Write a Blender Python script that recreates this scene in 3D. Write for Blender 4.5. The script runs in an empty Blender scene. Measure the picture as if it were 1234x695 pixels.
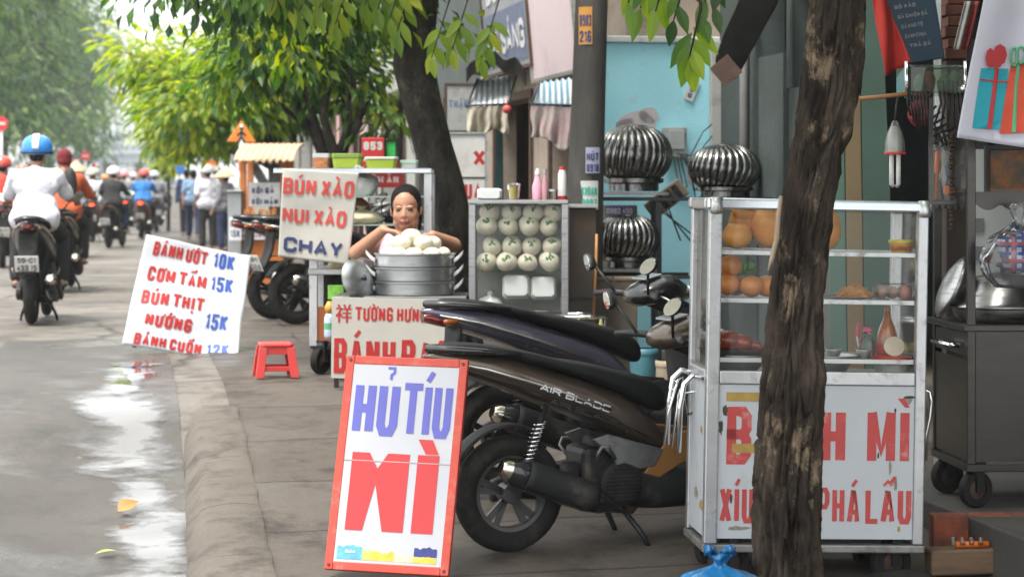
import bpy, bmesh, math, random, unicodedata
from mathutils import Matrix, Vector, Euler, noise
R = math.radians
random.seed(7)
SC = bpy.context.scene
COL = SC.collection
F, CX, HY, CZ = 2742.0, 617.0, 222.0, 1.72      # focal length in photo pixels, principal point, horizon row, eye height

def clamp(a, lo=0.0, hi=1.0): return max(lo, min(hi, a))
def sstep(a, b, x):
    t = clamp((x-a)/(b-a)); return t*t*(3-2*t)
def drop(Y): return 1.20 + .52*(1-sstep(8.5, 14.5, Y)) + .07*sstep(25, 45, Y)
def gz(Y): return CZ - drop(Y)                  # the pavement rises gently away from the viewer
def S(Y): return F/Y
def P(px, py, Y): return Vector(((px-CX)*Y/F, Y, CZ-(py-HY)*Y/F))
def PX(px, Y): return (px-CX)*Y/F
def PZ(py, Y): return CZ-(py-HY)*Y/F
# street frame: w across (0 = pavement side of the kerb), t along
ST = Matrix.Translation((-.98, 9.6, 0)) @ Matrix.Rotation(math.atan(.17), 4, 'Z')
STI = ST.inverted()
def W(w, t, z=0): return ST @ Vector((w, t, z))

class MB:
    def __init__(s, M=None):
        s.v = []; s.f = []; s.m = []; s.M = M.copy() if M else Matrix()
    def add(s, verts, faces, mi=0):
        b = len(s.v); M = s.M
        s.v += [M @ Vector(v) for v in verts]
        s.f += [[i+b for i in f] for f in faces]
        s.m += [mi]*len(faces)
        return s
    def box(s, c, d, mi=0, rot=None):
        x, y, z = d[0]/2, d[1]/2, d[2]/2
        vs = [Vector((i*x, j*y, k*z)) for k in (-1, 1) for j in (-1, 1) for i in (-1, 1)]
        if rot is not None:
            q = Euler(rot).to_matrix(); vs = [q @ v for v in vs]
        c = Vector(c)
        return s.add([v+c for v in vs], [(0,2,3,1),(4,5,7,6),(0,1,5,4),(2,6,7,3),(0,4,6,2),(1,3,7,5)], mi)
    def bb(s, a, b, mi=0):
        return s.box([(a[i]+b[i])/2 for i in range(3)], [abs(b[i]-a[i]) for i in range(3)], mi)
    def bar(s, a, b, w, h, mi=0, up=(0, 0, 1)):
        a = Vector(a); b = Vector(b); d = (b-a).normalized(); u = Vector(up)
        if abs(d.dot(u)) > .97: u = Vector((0, 1, 0))
        x = d.cross(u).normalized(); y = x.cross(d)
        vs = []
        for p in (a, b):
            for i, j in ((-1,-1),(1,-1),(1,1),(-1,1)): vs.append(p + x*i*w/2 + y*j*h/2)
        return s.add(vs, [(3,2,1,0),(4,5,6,7),(0,1,5,4),(1,2,6,5),(2,3,7,6),(3,0,4,7)], mi)
    def rings(s, rr, mi=0, closed=True, cap=True, loop=False):
        n = len(rr[0]); vs = [p for r in rr for p in r]; fs = []
        K = len(rr)
        for k in range(K if loop else K-1):
            a, b = k*n, ((k+1) % K)*n
            for i in range(n if closed else n-1):
                j = (i+1) % n
                fs.append((a+i, a+j, b+j, b+i))
        if cap and not loop:
            fs.append(tuple(range(n-1, -1, -1))); fs.append(tuple((K-1)*n+i for i in range(n)))
        return s.add(vs, fs, mi)
    def tube(s, pts, r, n=8, mi=0, cap=True, loop=False):
        pts = [Vector(p) for p in pts]; K = len(pts)
        rs = r if isinstance(r, (list, tuple)) else [r]*K
        rr = []; ref = None
        for k in range(K):
            if loop: d = pts[(k+1) % K]-pts[k-1]
            else: d = pts[min(k+1, K-1)]-pts[max(k-1, 0)]
            d.normalize()
            if ref is None:
                ref = Vector((0, 0, 1)) if abs(d.z) < .9 else Vector((1, 0, 0))
            x = d.cross(ref)
            if x.length < 1e-4: x = d.cross(Vector((.3, 1, .2)))
            x.normalize(); y = x.cross(d).normalized(); ref = y
            rr.append([pts[k] + (x*math.cos(2*math.pi*i/n) + y*math.sin(2*math.pi*i/n))*rs[k] for i in range(n)])
        rr = [list(reversed(q)) for q in rr]
        return s.rings(rr, mi, True, cap, loop)
    def lathe(s, prof, c=(0,0,0), axis='z', n=24, mi=0, cap=True, M=None):
        rr = []
        c = Vector(c)
        for r, h in prof:
            ring = []
            for i in range(n):
                a = 2*math.pi*i/n; x, y = max(r, 1e-5)*math.cos(a), max(r, 1e-5)*math.sin(a)
                p = {'z': Vector((x, y, h)), 'y': Vector((y, h, x)), 'x': Vector((h, x, y))}[axis]
                if M is not None: p = M @ p
                ring.append(c+p)
            rr.append(ring)
        return s.rings(rr, mi, True, cap)
    def prism(s, pts, d, mi=0):
        """polygon pts (x,z) at y=0, thickened to y=d"""
        n = len(pts)
        vs = [(x, 0, z) for x, z in pts]+[(x, d, z) for x, z in pts]
        fs = [tuple(range(n)), tuple(range(2*n-1, n-1, -1))]+[(i, i+n, (i+1) % n+n, (i+1) % n) for i in range(n)]
        return s.add(vs, fs, mi)
    def ell(s, c, r, n=12, mi=0, rot=None):
        c = Vector(c); r = (r, r, r) if not hasattr(r, '__len__') else r
        q = Euler(rot).to_matrix() if rot is not None else Matrix.Identity(3)
        rr = []; K = max(5, n//2+1)
        for k in range(K):
            a = -math.pi/2+math.pi*k/(K-1); cr, cz = max(math.cos(a), .02), math.sin(a)
            rr.append([c+q @ Vector((r[0]*cr*math.cos(2*math.pi*i/n), r[1]*cr*math.sin(2*math.pi*i/n), r[2]*cz)) for i in range(n)])
        return s.rings(rr, mi)
    def sheet(s, fn, nu, nv, mi=0, thick=0):
        """fn(a,b) a,b in 0..1"""
        vs = [fn(i/nu, j/nv) for j in range(nv+1) for i in range(nu+1)]; n = nu+1
        fs = [(j*n+i, j*n+i+1, (j+1)*n+i+1, (j+1)*n+i) for j in range(nv) for i in range(nu)]
        return s.add(vs, fs, mi)
    def mesh(s, name, mats, smooth=False):
        me = bpy.data.meshes.new(name)
        me.from_pydata([tuple(v) for v in s.v], [], s.f)
        for m in (mats if isinstance(mats, (list, tuple)) else [mats]): me.materials.append(m)
        if len(me.materials) > 1: me.polygons.foreach_set('material_index', s.m)
        if smooth: me.polygons.foreach_set('use_smooth', [True]*len(me.polygons))
        bm = bmesh.new(); bm.from_mesh(me); bmesh.ops.recalc_face_normals(bm, faces=bm.faces); bm.to_mesh(me); bm.free()
        me.update(); return me
    def build(s, name, mats, parent=None, smooth=False, bevel=0, sub=0, auto=None, solid=0, local=False):
        o = bpy.data.objects.new(name, s.mesh(name, mats, smooth)); COL.objects.link(o)
        if parent is not None:
            o.parent = parent
            if not local: o.matrix_parent_inverse = WM(parent).inverted()
        if solid:
            m = o.modifiers.new('s', 'SOLIDIFY'); m.thickness = solid; m.offset = 0
        if bevel:
            m = o.modifiers.new('b', 'BEVEL'); m.width = bevel; m.segments = 2; m.limit_method = 'ANGLE'; m.angle_limit = R(40)
        if sub:
            m = o.modifiers.new('u', 'SUBSURF'); m.levels = sub; m.render_levels = sub
        if smooth and auto:
            m = o.modifiers.new('e', 'EDGE_SPLIT'); m.split_angle = R(auto)
        return o

def WM(o):
    M = Matrix.LocRotScale(o.location, o.rotation_euler, o.scale)
    if o.parent is not None: M = WM(o.parent) @ o.matrix_parent_inverse @ M
    return M
def tag(o, label=None, cat=None, group=None, kind=None):
    if label: o['label'] = label
    if cat: o['category'] = cat
    if group: o['group'] = group
    if kind: o['kind'] = kind
    return o
def thing(name, label, cat, loc=(0,0,0), rz=0, group=None, rot=None):
    o = bpy.data.objects.new(name, None); COL.objects.link(o); o.empty_display_size = .1
    o.location = loc; o.rotation_euler = rot if rot is not None else (0, 0, rz)
    return tag(o, label, cat, group)
def children(o): return [c for c in bpy.data.objects if c.parent == o]
def dup(root, loc=None, rz=None, label=None, group=None, scale=None):
    def cp(o, par):
        c = o.copy(); COL.objects.link(c); c.parent = par
        for ch in children(o): cp(ch, c)
        return c
    r = cp(root, None)
    if loc is not None: r.location = loc
    if rz is not None: r.rotation_euler = (0, 0, rz)
    if scale is not None: r.scale = scale
    if label: r['label'] = label
    if group: r['group'] = group
    return r

# ---------------------------------------------------------------- materials
MATS = {}
def mat(name, col, rough=.6, metal=0.0, var=.18, vs=6.0, bump=0.0, bs=60.0, dirt=None, coat=0.0, spec=None, stretch=None, emit=0, trans=0):
    """procedural material: base colour broken up by noise, optional dirt layer (colour, amount, scale), optional bump"""
    if name in MATS: return MATS[name]
    m = bpy.data.materials.new(name); m.use_nodes = True; nt = m.node_tree; N = nt.nodes; L = nt.links
    b = N['Principled BSDF']
    b.inputs['Roughness'].default_value = rough; b.inputs['Metallic'].default_value = metal
    if coat: b.inputs['Coat Weight'].default_value = coat; b.inputs['Coat Roughness'].default_value = .08
    if spec is not None: b.inputs['Specular IOR Level'].default_value = spec
    if trans: b.inputs['Transmission Weight'].default_value = trans
    tc = N.new('ShaderNodeTexCoord'); mp = N.new('ShaderNodeMapping'); L.new(tc.outputs['Object'], mp.inputs['Vector'])
    if stretch: mp.inputs['Scale'].default_value = stretch
    nz = N.new('ShaderNodeTexNoise'); nz.inputs['Scale'].default_value = vs; nz.inputs['Detail'].default_value = 6; nz.inputs['Roughness'].default_value = .65
    L.new(mp.outputs['Vector'], nz.inputs['Vector'])
    cr = N.new('ShaderNodeValToRGB'); L.new(nz.outputs['Fac'], cr.inputs['Fac'])
    c = Vector(col[:3])
    cr.color_ramp.elements[0].position = .3; cr.color_ramp.elements[1].position = .72
    cr.color_ramp.elements[0].color = (*(c*(1-var)), 1); cr.color_ramp.elements[1].color = (*[min(1, q*(1+var*.8)) for q in c], 1)
    out = cr.outputs['Color']
    if dirt:
        dc, am, ds = dirt
        n2 = N.new('ShaderNodeTexNoise'); n2.inputs['Scale'].default_value = ds; n2.inputs['Detail'].default_value = 8; n2.inputs['Roughness'].default_value = .7
        L.new(mp.outputs['Vector'], n2.inputs['Vector'])
        r2 = N.new('ShaderNodeValToRGB'); r2.color_ramp.elements[0].position = .62-am*.35; r2.color_ramp.elements[1].position = .8-am*.25
        L.new(n2.outputs['Fac'], r2.inputs['Fac'])
        mx = N.new('ShaderNodeMix'); mx.data_type = 'RGBA'; L.new(r2.outputs['Color'], mx.inputs['Factor'])
        L.new(out, mx.inputs['A']); mx.inputs['B'].default_value = (*dc, 1); out = mx.outputs['Result']
        mr = N.new('ShaderNodeMapRange'); L.new(r2.outputs['Color'], mr.inputs['Value'])
        mr.inputs['To Min'].default_value = rough; mr.inputs['To Max'].default_value = max(rough, .7); L.new(mr.outputs['Result'], b.inputs['Roughness'])
    L.new(out, b.inputs['Base Color'])
    if bump:
        n3 = N.new('ShaderNodeTexNoise'); n3.inputs['Scale'].default_value = bs; n3.inputs['Detail'].default_value = 5
        L.new(mp.outputs['Vector'], n3.inputs['Vector'])
        bp = N.new('ShaderNodeBump'); bp.inputs['Strength'].default_value = bump; bp.inputs['Distance'].default_value = .02
        L.new(n3.outputs['Fac'], bp.inputs['Height']); L.new(bp.outputs['Normal'], b.inputs['Normal'])
    if emit:
        b.inputs['Emission Color'].default_value = (*col[:3], 1); b.inputs['Emission Strength'].default_value = emit
    MATS[name] = m
    return m
def glass(name, tint=(.9, .95, .93), refl=1.0, dirt=.12, haze=(.6, .6, .55)):
    if name in MATS: return MATS[name]
    m = bpy.data.materials.new(name); m.use_nodes = True; nt = m.node_tree; N = nt.nodes; L = nt.links
    N.remove(N['Principled BSDF']); out = N['Material Output']
    tr = N.new('ShaderNodeBsdfTransparent'); tr.inputs['Color'].default_value = (*tint, 1)
    gl = N.new('ShaderNodeBsdfGlossy'); gl.inputs['Roughness'].default_value = .03
    fr = N.new('ShaderNodeFresnel'); fr.inputs['IOR'].default_value = 1.5
    mu = N.new('ShaderNodeMath'); mu.operation = 'MULTIPLY'; mu.inputs[1].default_value = refl; L.new(fr.outputs[0], mu.inputs[0])
    m1 = N.new('ShaderNodeMixShader'); L.new(mu.outputs[0], m1.inputs['Fac']); L.new(tr.outputs[0], m1.inputs[1]); L.new(gl.outputs[0], m1.inputs[2])
    df = N.new('ShaderNodeBsdfDiffuse'); df.inputs['Color'].default_value = (*haze, 1)
    tc = N.new('ShaderNodeTexCoord'); nz = N.new('ShaderNodeTexNoise'); nz.inputs['Scale'].default_value = 7; nz.inputs['Detail'].default_value = 8
    L.new(tc.outputs['Object'], nz.inputs['Vector'])
    mr = N.new('ShaderNodeMapRange'); mr.inputs['From Min'].default_value = .4; mr.inputs['From Max'].default_value = .8; mr.inputs['To Min'].default_value = dirt*.3; mr.inputs['To Max'].default_value = dirt*2.2
    L.new(nz.outputs['Fac'], mr.inputs['Value'])
    m2 = N.new('ShaderNodeMixShader'); L.new(mr.outputs['Result'], m2.inputs['Fac']); L.new(m1.outputs[0], m2.inputs[1]); L.new(df.outputs[0], m2.inputs[2])
    L.new(m2.outputs[0], out.inputs['Surface'])
    MATS[name] = m; return m
def leafmat(name, col, tr=.45, var=.3):
    if name in MATS: return MATS[name]
    m = bpy.data.materials.new(name); m.use_nodes = True; nt = m.node_tree; N = nt.nodes; L = nt.links
    b = N['Principled BSDF']; b.inputs['Roughness'].default_value = .45; out = N['Material Output']
    ge = N.new('ShaderNodeNewGeometry'); hs = N.new('ShaderNodeHueSaturation'); hs.inputs['Color'].default_value = (*col, 1)
    mr = N.new('ShaderNodeMapRange'); L.new(ge.outputs['Random Per Island'], mr.inputs['Value']); mr.inputs['To Min'].default_value = 1-var; mr.inputs['To Max'].default_value = 1+var
    L.new(mr.outputs['Result'], hs.inputs['Value'])
    m2 = N.new('ShaderNodeMapRange'); L.new(ge.outputs['Random Per Island'], m2.inputs['Value']); m2.inputs['To Min'].default_value = .515; m2.inputs['To Max'].default_value = .48
    L.new(m2.outputs['Result'], hs.inputs['Hue'])
    L.new(hs.outputs['Color'], b.inputs['Base Color'])
    t = N.new('ShaderNodeBsdfTranslucent'); h2 = N.new('ShaderNodeHueSaturation'); h2.inputs['Saturation'].default_value = 1.15; h2.inputs['Value'].default_value = 1.7; L.new(hs.outputs['Color'], h2.inputs['Color'])
    L.new(h2.outputs['Color'], t.inputs['Color'])
    mx = N.new('ShaderNodeMixShader'); mx.inputs['Fac'].default_value = tr
    L.new(b.outputs[0], mx.inputs[1]); L.new(t.outputs[0], mx.inputs[2]); L.new(mx.outputs[0], out.inputs['Surface'])
    MATS[name] = m; return m

# ---------------------------------------------------------------- block lettering cut from strokes
_O = [(.22,1),(.78,1),(1,.86),(1,.14),(.78,0),(.22,0),(0,.14),(0,.86),(.22,1)]
GL = {
 'A': (1.05, [[(0,0),(.5,1),(1,0)], [(.2,.3),(.8,.3)]]),
 'B': (1, [[(0,0),(0,1),(.74,1),(1,.88),(1,.64),(.8,.52),(0,.52)], [(.8,.52),(1,.4),(1,.12),(.74,0),(0,0)]]),
 'C': (1, [[(1,.68),(1,.86),(.78,1),(.22,1),(0,.86),(0,.14),(.22,0),(.78,0),(1,.14),(1,.32)]]),
 'D': (1, [[(0,0),(0,1),(.7,1),(1,.84),(1,.16),(.7,0),(0,0)]]),
 'E': (.85, [[(1,1),(0,1),(0,0),(1,0)], [(0,.52),(.85,.52)]]),
 'F': (.85, [[(1,1),(0,1),(0,0)], [(0,.5),(.8,.5)]]),
 'G': (1, [[(1,.7),(1,.86),(.78,1),(.22,1),(0,.86),(0,.14),(.22,0),(.78,0),(1,.14),(1,.45),(.55,.45)]]),
 'H': (1, [[(0,0),(0,1)], [(1,0),(1,1)], [(0,.5),(1,.5)]]),
 'I': (0, [[(.5,0),(.5,1)]]),
 'K': (1, [[(0,0),(0,1)], [(1,1),(0,.42)], [(.3,.58),(1,0)]]),
 'L': (.85, [[(0,1),(0,0),(1,0)]]),
 'M': (1.35, [[(0,0),(0,1)], [(0,1),(.5,.2),(1,1)], [(1,0),(1,1)]]),
 'N': (1.05, [[(0,0),(0,1)], [(0,1),(1,0)], [(1,0),(1,1)]]),
 'O': (1, [_O]), 'Q': (1, [_O, [(.6,.25),(1,-.02)]]),
 'P': (1, [[(0,0),(0,1),(.74,1),(1,.87),(1,.6),(.74,.46),(0,.46)]]),
 'R': (1, [[(0,0),(0,1),(.74,1),(1,.87),(1,.62),(.74,.48),(0,.48)], [(.55,.48),(1,0)]]),
 'S': (1, [[(1,.72),(1,.86),(.78,1),(.22,1),(0,.86),(0,.66),(1,.36),(1,.14),(.78,0),(.22,0),(0,.14),(0,.3)]]),
 'T': (1, [[(0,1),(1,1)], [(.5,0),(.5,1)]]),
 'U': (1, [[(0,1),(0,.15),(.22,0),(.78,0),(1,.15),(1,1)]]),
 'V': (1, [[(0,1),(.5,0),(1,1)]]),
 'X': (1, [[(0,0),(1,1)], [(0,1),(1,0)]]),
 'Y': (1, [[(0,1),(.5,.45),(1,1)], [(.5,.45),(.5,0)]]),
 'Z': (1, [[(0,1),(1,1),(0,0),(1,0)]]),
 '0': (.95, [_O]), '1': (.35, [[(0,.75),(1,1),(1,0)]]),
 '2': (.95, [[(0,.72),(0,.86),(.22,1),(.78,1),(1,.86),(1,.62),(0,.1),(0,0),(1,0)]]),
 '3': (.95, [[(0,.76),(0,.88),(.22,1),(.78,1),(1,.88),(1,.62),(.75,.52),(.35,.52)], [(.75,.52),(1,.4),(1,.14),(.78,0),(.22,0),(0,.14),(0,.26)]]),
 '4': (.95, [[(.72,0),(.72,1),(0,.3),(1,.3)]]),
 '5': (.95, [[(1,1),(0,1),(0,.55),(.75,.6),(1,.46),(1,.14),(.78,0),(.22,0),(0,.14),(0,.24)]]),
 '6': (.95, [[(1,.8),(.78,1),(.22,1),(0,.86),(0,.14),(.22,0),(.78,0),(1,.14),(1,.42),(.78,.54),(0,.5)]]),
 '7': (.95, [[(0,1),(1,1),(.3,0)]]),
 '8': (.95, [[(.22,1),(.78,1),(1,.88),(1,.64),(.78,.52),(1,.4),(1,.14),(.78,0),(.22,0),(0,.14),(0,.4),(.22,.52),(0,.64),(0,.88),(.22,1)], [(.22,.52),(.78,.52)]]),
 '9': (.95, [[(0,.2),(.22,0),(.78,0),(1,.14),(1,.86),(.78,1),(.22,1),(0,.86),(0,.56),(.22,.46),(1,.5)]]),
 '-': (.6, [[(0,.5),(1,.5)]]), '.': (0, [[(.5,0),(.5,.05)]]),
}
def glyph(ch):
    if ch in 'Đđ': return 'D', ['bar']
    d = unicodedata.normalize('NFD', ch.upper()); return d[0], [hex(ord(c)) for c in d[1:]]
def lettering(mb, text, x0, z0, w, h, pen, mi=0, y=0.0, slant=0.0, gap=.55, space=.55, bend=None):
    """lay the words out in the plane y=const between x0 and x0+w, capital height h; strokes are raised by hair-thin steps"""
    g = [glyph(c) for c in text]
    units = 0; fixed = 0
    for b, mk in g:
        if b == ' ': units += space; continue
        wd = GL[b][0]; units += wd; fixed += pen*(1+gap)
    k = (w-fixed+pen*gap)/max(units, .1)
    if units > .3 and k < 1.5*pen:                 # keep the counters open in narrow letters
        n_ = len([1 for b, m_ in g if b != ' ']); pen = w/(1.5*units+n_*(1+gap)-gap); k = 1.5*pen
    x = x0; zi = [0]
    def ribbon(pts, p):
        pts = [tuple(q) for q in pts]
        if p == pen and len(pts) > 1:               # level bars run out to the letter's edge
            for e0, e1 in ((0, 1), (-1, -2)):
                dx, dz = pts[e0][0]-pts[e1][0], pts[e0][1]-pts[e1][1]
                if abs(dz) < .05*abs(dx) and pts[0] != pts[-1]: pts[e0] = (pts[e0][0]+math.copysign(p/2, dx), pts[e0][1])
        n = len(pts); off = -.0012-.00012*(zi[0] % 9); zi[0] += 1
        closed = n > 2 and (Vector(pts[0])-Vector(pts[-1])).length < 1e-5
        L_, R_ = [], []
        for i in range(n):
            q = Vector(pts[i])
            a = (q-Vector(pts[i-1])) if i > 0 else ((Vector(pts[0])-Vector(pts[-2])) if closed else None)
            b = (Vector(pts[i+1])-q) if i < n-1 else ((Vector(pts[1])-Vector(pts[0])) if closed else None)
            if a is None: a = b
            if b is None: b = a
            a = a.normalized(); b = b.normalized()
            na, nb = Vector((-a.y, a.x)), Vector((-b.y, b.x)); m = na+nb
            if m.length < .35: m = na
            m.normalize(); ln = p/2/max(m.dot(na), .8)
            L_.append(q+m*ln); R_.append(q-m*ln)
        sl = lambda v: (v.x+slant*(v.y-z0), y+off, v.y)
        vs = [sl(v) for v in L_]+[sl(v) for v in R_]
        if bend: vs = [bend(*v) for v in vs]
        mb.add(vs, [(i, i+1, n+i+1, n+i) for i in range(n-1)], mi)
    for b, mk in g:
        if b == ' ': x += space*k; continue
        wd, st = GL[b]; cw = wd*k
        def mp(p): return (x+pen/2+p[0]*cw, z0+pen/2+p[1]*(h-pen))
        for s in st: ribbon([mp(p) for p in s], pen)
        xc = x+pen/2+cw/2; top = z0+h; q = pen*.62; e = max(h*.16, pen*.8); ew = max(min(cw*.5, h*.2), pen*.6)
        hat = '0x302' in mk or '0x306' in mk
        if hat:
            zz = top+e*.35
            ribbon([(xc-ew, zz), (xc, zz+e*.8), (xc+ew, zz)] if '0x302' in mk else [(xc-ew, zz+e*.8), (xc, zz), (xc+ew, zz+e*.8)], q*.8)
        dx = ew*.9 if hat else 0; zz = top+e*(.75 if hat else .22)
        if '0x301' in mk: ribbon([(xc+dx-ew*.35, zz), (xc+dx+ew*.75, zz+e*1.1)], q*1.1)
        if '0x300' in mk and wd == 0: e2 = max(e, pen*.62); mb.add([(lambda v: bend(*v) if bend else v)((px_+slant*(pz_-z0), y-.0013, pz_)) for px_, pz_ in ((xc-pen*.85, top+e2*1.05), (xc-pen*.1, top+e2*1.05), (xc+pen*.5, top+pen*.06), (xc-pen*.02, top+pen*.06))], [(0, 1, 2, 3)], mi)
        elif '0x300' in mk: ribbon([(xc+dx-ew*.75, zz+e*1.1), (xc+dx+ew*.35, zz)], q*1.1)
        if '0x309' in mk: ribbon([(xc-ew*.6, zz+e*1.4), (xc+ew*.45, zz+e*1.4), (xc+ew*.45, zz+e*.85), (xc, zz+e*.6), (xc, zz+e*.05)], q*.5)
        if '0x303' in mk: ribbon([(xc-ew, zz), (xc-ew*.3, zz+e*.6), (xc+ew*.3, zz), (xc+ew, zz+e*.6)], q*.7)
        if '0x323' in mk: ribbon([(xc-q*.6, z0-e*.75), (xc+q*.6, z0-e*.75)], q*1.2)
        if '0x31b' in mk: ribbon([(x+pen*.7+cw, top-pen*.4), (x+pen*1.2+cw, top-pen*.2), (x+pen*1.25+cw, top+e*.5)], q*.8)
        if 'bar' in mk: ribbon([(x-pen*.2, z0+h*.5), (x+pen*1.6, z0+h*.5)], q*.8)
        x += cw+pen*(1+gap)
    return mb
def textmesh(mb, s, x0, z0, size, sx=1.0, mi=0, y=0.0, bold=0):
    """a character of the built-in font, as mesh"""
    c = bpy.data.curves.new('t', 'FONT'); c.body = s; c.size = size; c.resolution_u = 3
    o = bpy.data.objects.new('t', c); COL.objects.link(o)
    dg = bpy.context.evaluated_depsgraph_get(); me = bpy.data.meshes.new_from_object(o.evaluated_get(dg))
    vs = [v.co.copy() for v in me.vertices]; fs = [list(p.vertices) for p in me.polygons]
    bpy.data.objects.remove(o); bpy.data.curves.remove(c); bpy.data.meshes.remove(me)
    for k in range(-bold, bold+1):
        mb.add([(x0+v.x*sx+k*size*.022, y-.0012-.0002*(k+bold), z0+v.y) for v in vs], fs, mi)
    return mb

# ---------------------------------------------------------------- organic bodies: overlapping tapered solids fused into one skin
def capsule(mb, a, b, ra, rb, n=12, mi=0):
    a = Vector(a); b = Vector(b); d = b-a; L = d.length
    if L < 1e-5: return mb.ell(a, ra, n, mi)
    d.normalize(); pts = []; rs = []
    for k in range(4):
        t = math.pi/2*k/4; pts.append(a-d*ra*math.cos(t)); rs.append(max(ra*math.sin(t), ra*.05))
    pts.append(a); rs.append(ra); pts.append(b); rs.append(rb)
    for k in range(1, 5):
        t = math.pi/2*k/4; pts.append(b+d*rb*math.sin(t)); rs.append(max(rb*math.cos(t), rb*.05))
    return mb.tube(pts, rs, n, mi)
def chain(mb, pts, rs, n=12):
    for i in range(len(pts)-1): capsule(mb, pts[i], pts[i+1], rs[i], rs[i+1], n)
    return mb
def fuse(mb, name, mats, parent=None, voxel=.012, smooth=4, paint=None, local=False, wrinkle=0, wscale=9):
    me = mb.mesh(name, [MATS_DUMMY], True)
    o = bpy.data.objects.new('tmp', me); COL.objects.link(o)
    m = o.modifiers.new('r', 'REMESH'); m.mode = 'VOXEL'; m.voxel_size = voxel; m.use_smooth_shade = True
    m = o.modifiers.new('s', 'SMOOTH'); m.factor = .5; m.iterations = smooth
    dg = bpy.context.evaluated_depsgraph_get(); dg.update()
    nm = bpy.data.meshes.new_from_object(o.evaluated_get(dg)); bpy.data.objects.remove(o); bpy.data.meshes.remove(me)
    nm.name = name; nm.materials.clear()
    for q in (mats if isinstance(mats, (list, tuple)) else [mats]): nm.materials.append(q)
    if wrinkle:
        for v in nm.vertices: v.co += v.normal*wrinkle*noise.fractal(v.co*wscale, 1.0, 2.0, 3)
    nm.polygons.foreach_set('use_smooth', [True]*len(nm.polygons))
    nm.polygons.foreach_set('material_index', [paint(p.center) if paint else 0 for p in nm.polygons])
    nm.update()
    r = bpy.data.objects.new(name, nm); COL.objects.link(r)
    if parent is not None:
        r.parent = parent
        if not local: r.matrix_parent_inverse = WM(parent).inverted()
    return r
MATS_DUMMY = mat('plain', (.5, .5, .5))
# ---------------------------------------------------------------- camera, sky, sun
cam = bpy.data.cameras.new('camera'); co = bpy.data.objects.new('camera', cam); COL.objects.link(co)
co.location = (0, 0, CZ); co.rotation_euler = (R(90), 0, 0)
cam.sensor_width = 36; cam.lens = F/1234*36; cam.shift_y = -(347.5-HY)/1234; cam.clip_start = .2; cam.clip_end = 5000
cam.dof.use_dof = True; cam.dof.focus_distance = 9.8; cam.dof.aperture_fstop = 4.2
SC.camera = co
wd = bpy.data.worlds.new('World'); SC.world = wd; wd.use_nodes = True
nt = wd.node_tree; N = nt.nodes; L = nt.links
SUN_EL, SUN_AZ = 68, 222          # high behind the viewer's left shoulder, behind thin cloud
sk = N.new('ShaderNodeTexSky'); sk.sky_type = 'NISHITA'; sk.sun_disc = False; sk.sun_elevation = R(SUN_EL); sk.sun_rotation = R(SUN_AZ)
sk.dust_density = 6; sk.air_density = 1.2; sk.ozone_density = .6
hs = N.new('ShaderNodeHueSaturation'); hs.inputs['Saturation'].default_value = .22; hs.inputs["Value"].default_value = 1.75
L.new(sk.outputs['Color'], hs.inputs['Color'])
wt = N.new('ShaderNodeTexCoord'); wn = N.new('ShaderNodeTexNoise'); wn.inputs['Scale'].default_value = 2.2; wn.inputs['Detail'].default_value = 7; L.new(wt.outputs['Generated'], wn.inputs['Vector'])
wr = N.new('ShaderNodeMapRange'); wr.inputs['From Min'].default_value = .35; wr.inputs['From Max'].default_value = .62; wr.inputs['To Min'].default_value = .45; wr.inputs['To Max'].default_value = .95; L.new(wn.outputs['Fac'], wr.inputs['Value'])
wm = N.new('ShaderNodeMix'); wm.data_type = 'RGBA'; L.new(wr.outputs['Result'], wm.inputs['Factor']); L.new(hs.outputs['Color'], wm.inputs['A']); wm.inputs['B'].default_value = (7.6, 7.8, 7.9, 1)   # bright cloud cover
L.new(wm.outputs['Result'], N['Background'].inputs['Color']); N['Background'].inputs['Strength'].default_value = .13
sl = bpy.data.lights.new('sun', 'SUN'); so = bpy.data.objects.new('sun', sl); COL.objects.link(so)
sl.energy = 2.3; sl.angle = R(14); sl.color = (1, .95, .87)
az = R(SUN_AZ)
sd = Vector((math.sin(az)*math.cos(R(SUN_EL)), math.cos(az)*math.cos(R(SUN_EL)), math.sin(R(SUN_EL))))
so.rotation_euler = sd.to_track_quat('Z', 'Y').to_euler()
SC.view_settings.view_transform = 'Standard'; SC.view_settings.look = 'None'; SC.view_settings.gamma = 1; SC.view_settings.use_curve_mapping = False
SC.view_settings.exposure = 1.15
SC.render.engine = 'CYCLES'
cy = SC.cycles; cy.use_denoising = True; cy.max_bounces = 10; cy.diffuse_bounces = 4; cy.glossy_bounces = 4; cy.transmission_bounces = 6; cy.transparent_max_bounces = 24; cy.volume_bounces = 1
cy.sample_clamp_indirect = 6; cy.caustics_reflective = False; cy.caustics_refractive = False
try:
    cy.denoiser = 'OPENIMAGEDENOISE'; cy.denoising_input_passes = 'RGB_ALBEDO_NORMAL'
except Exception: pass

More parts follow.
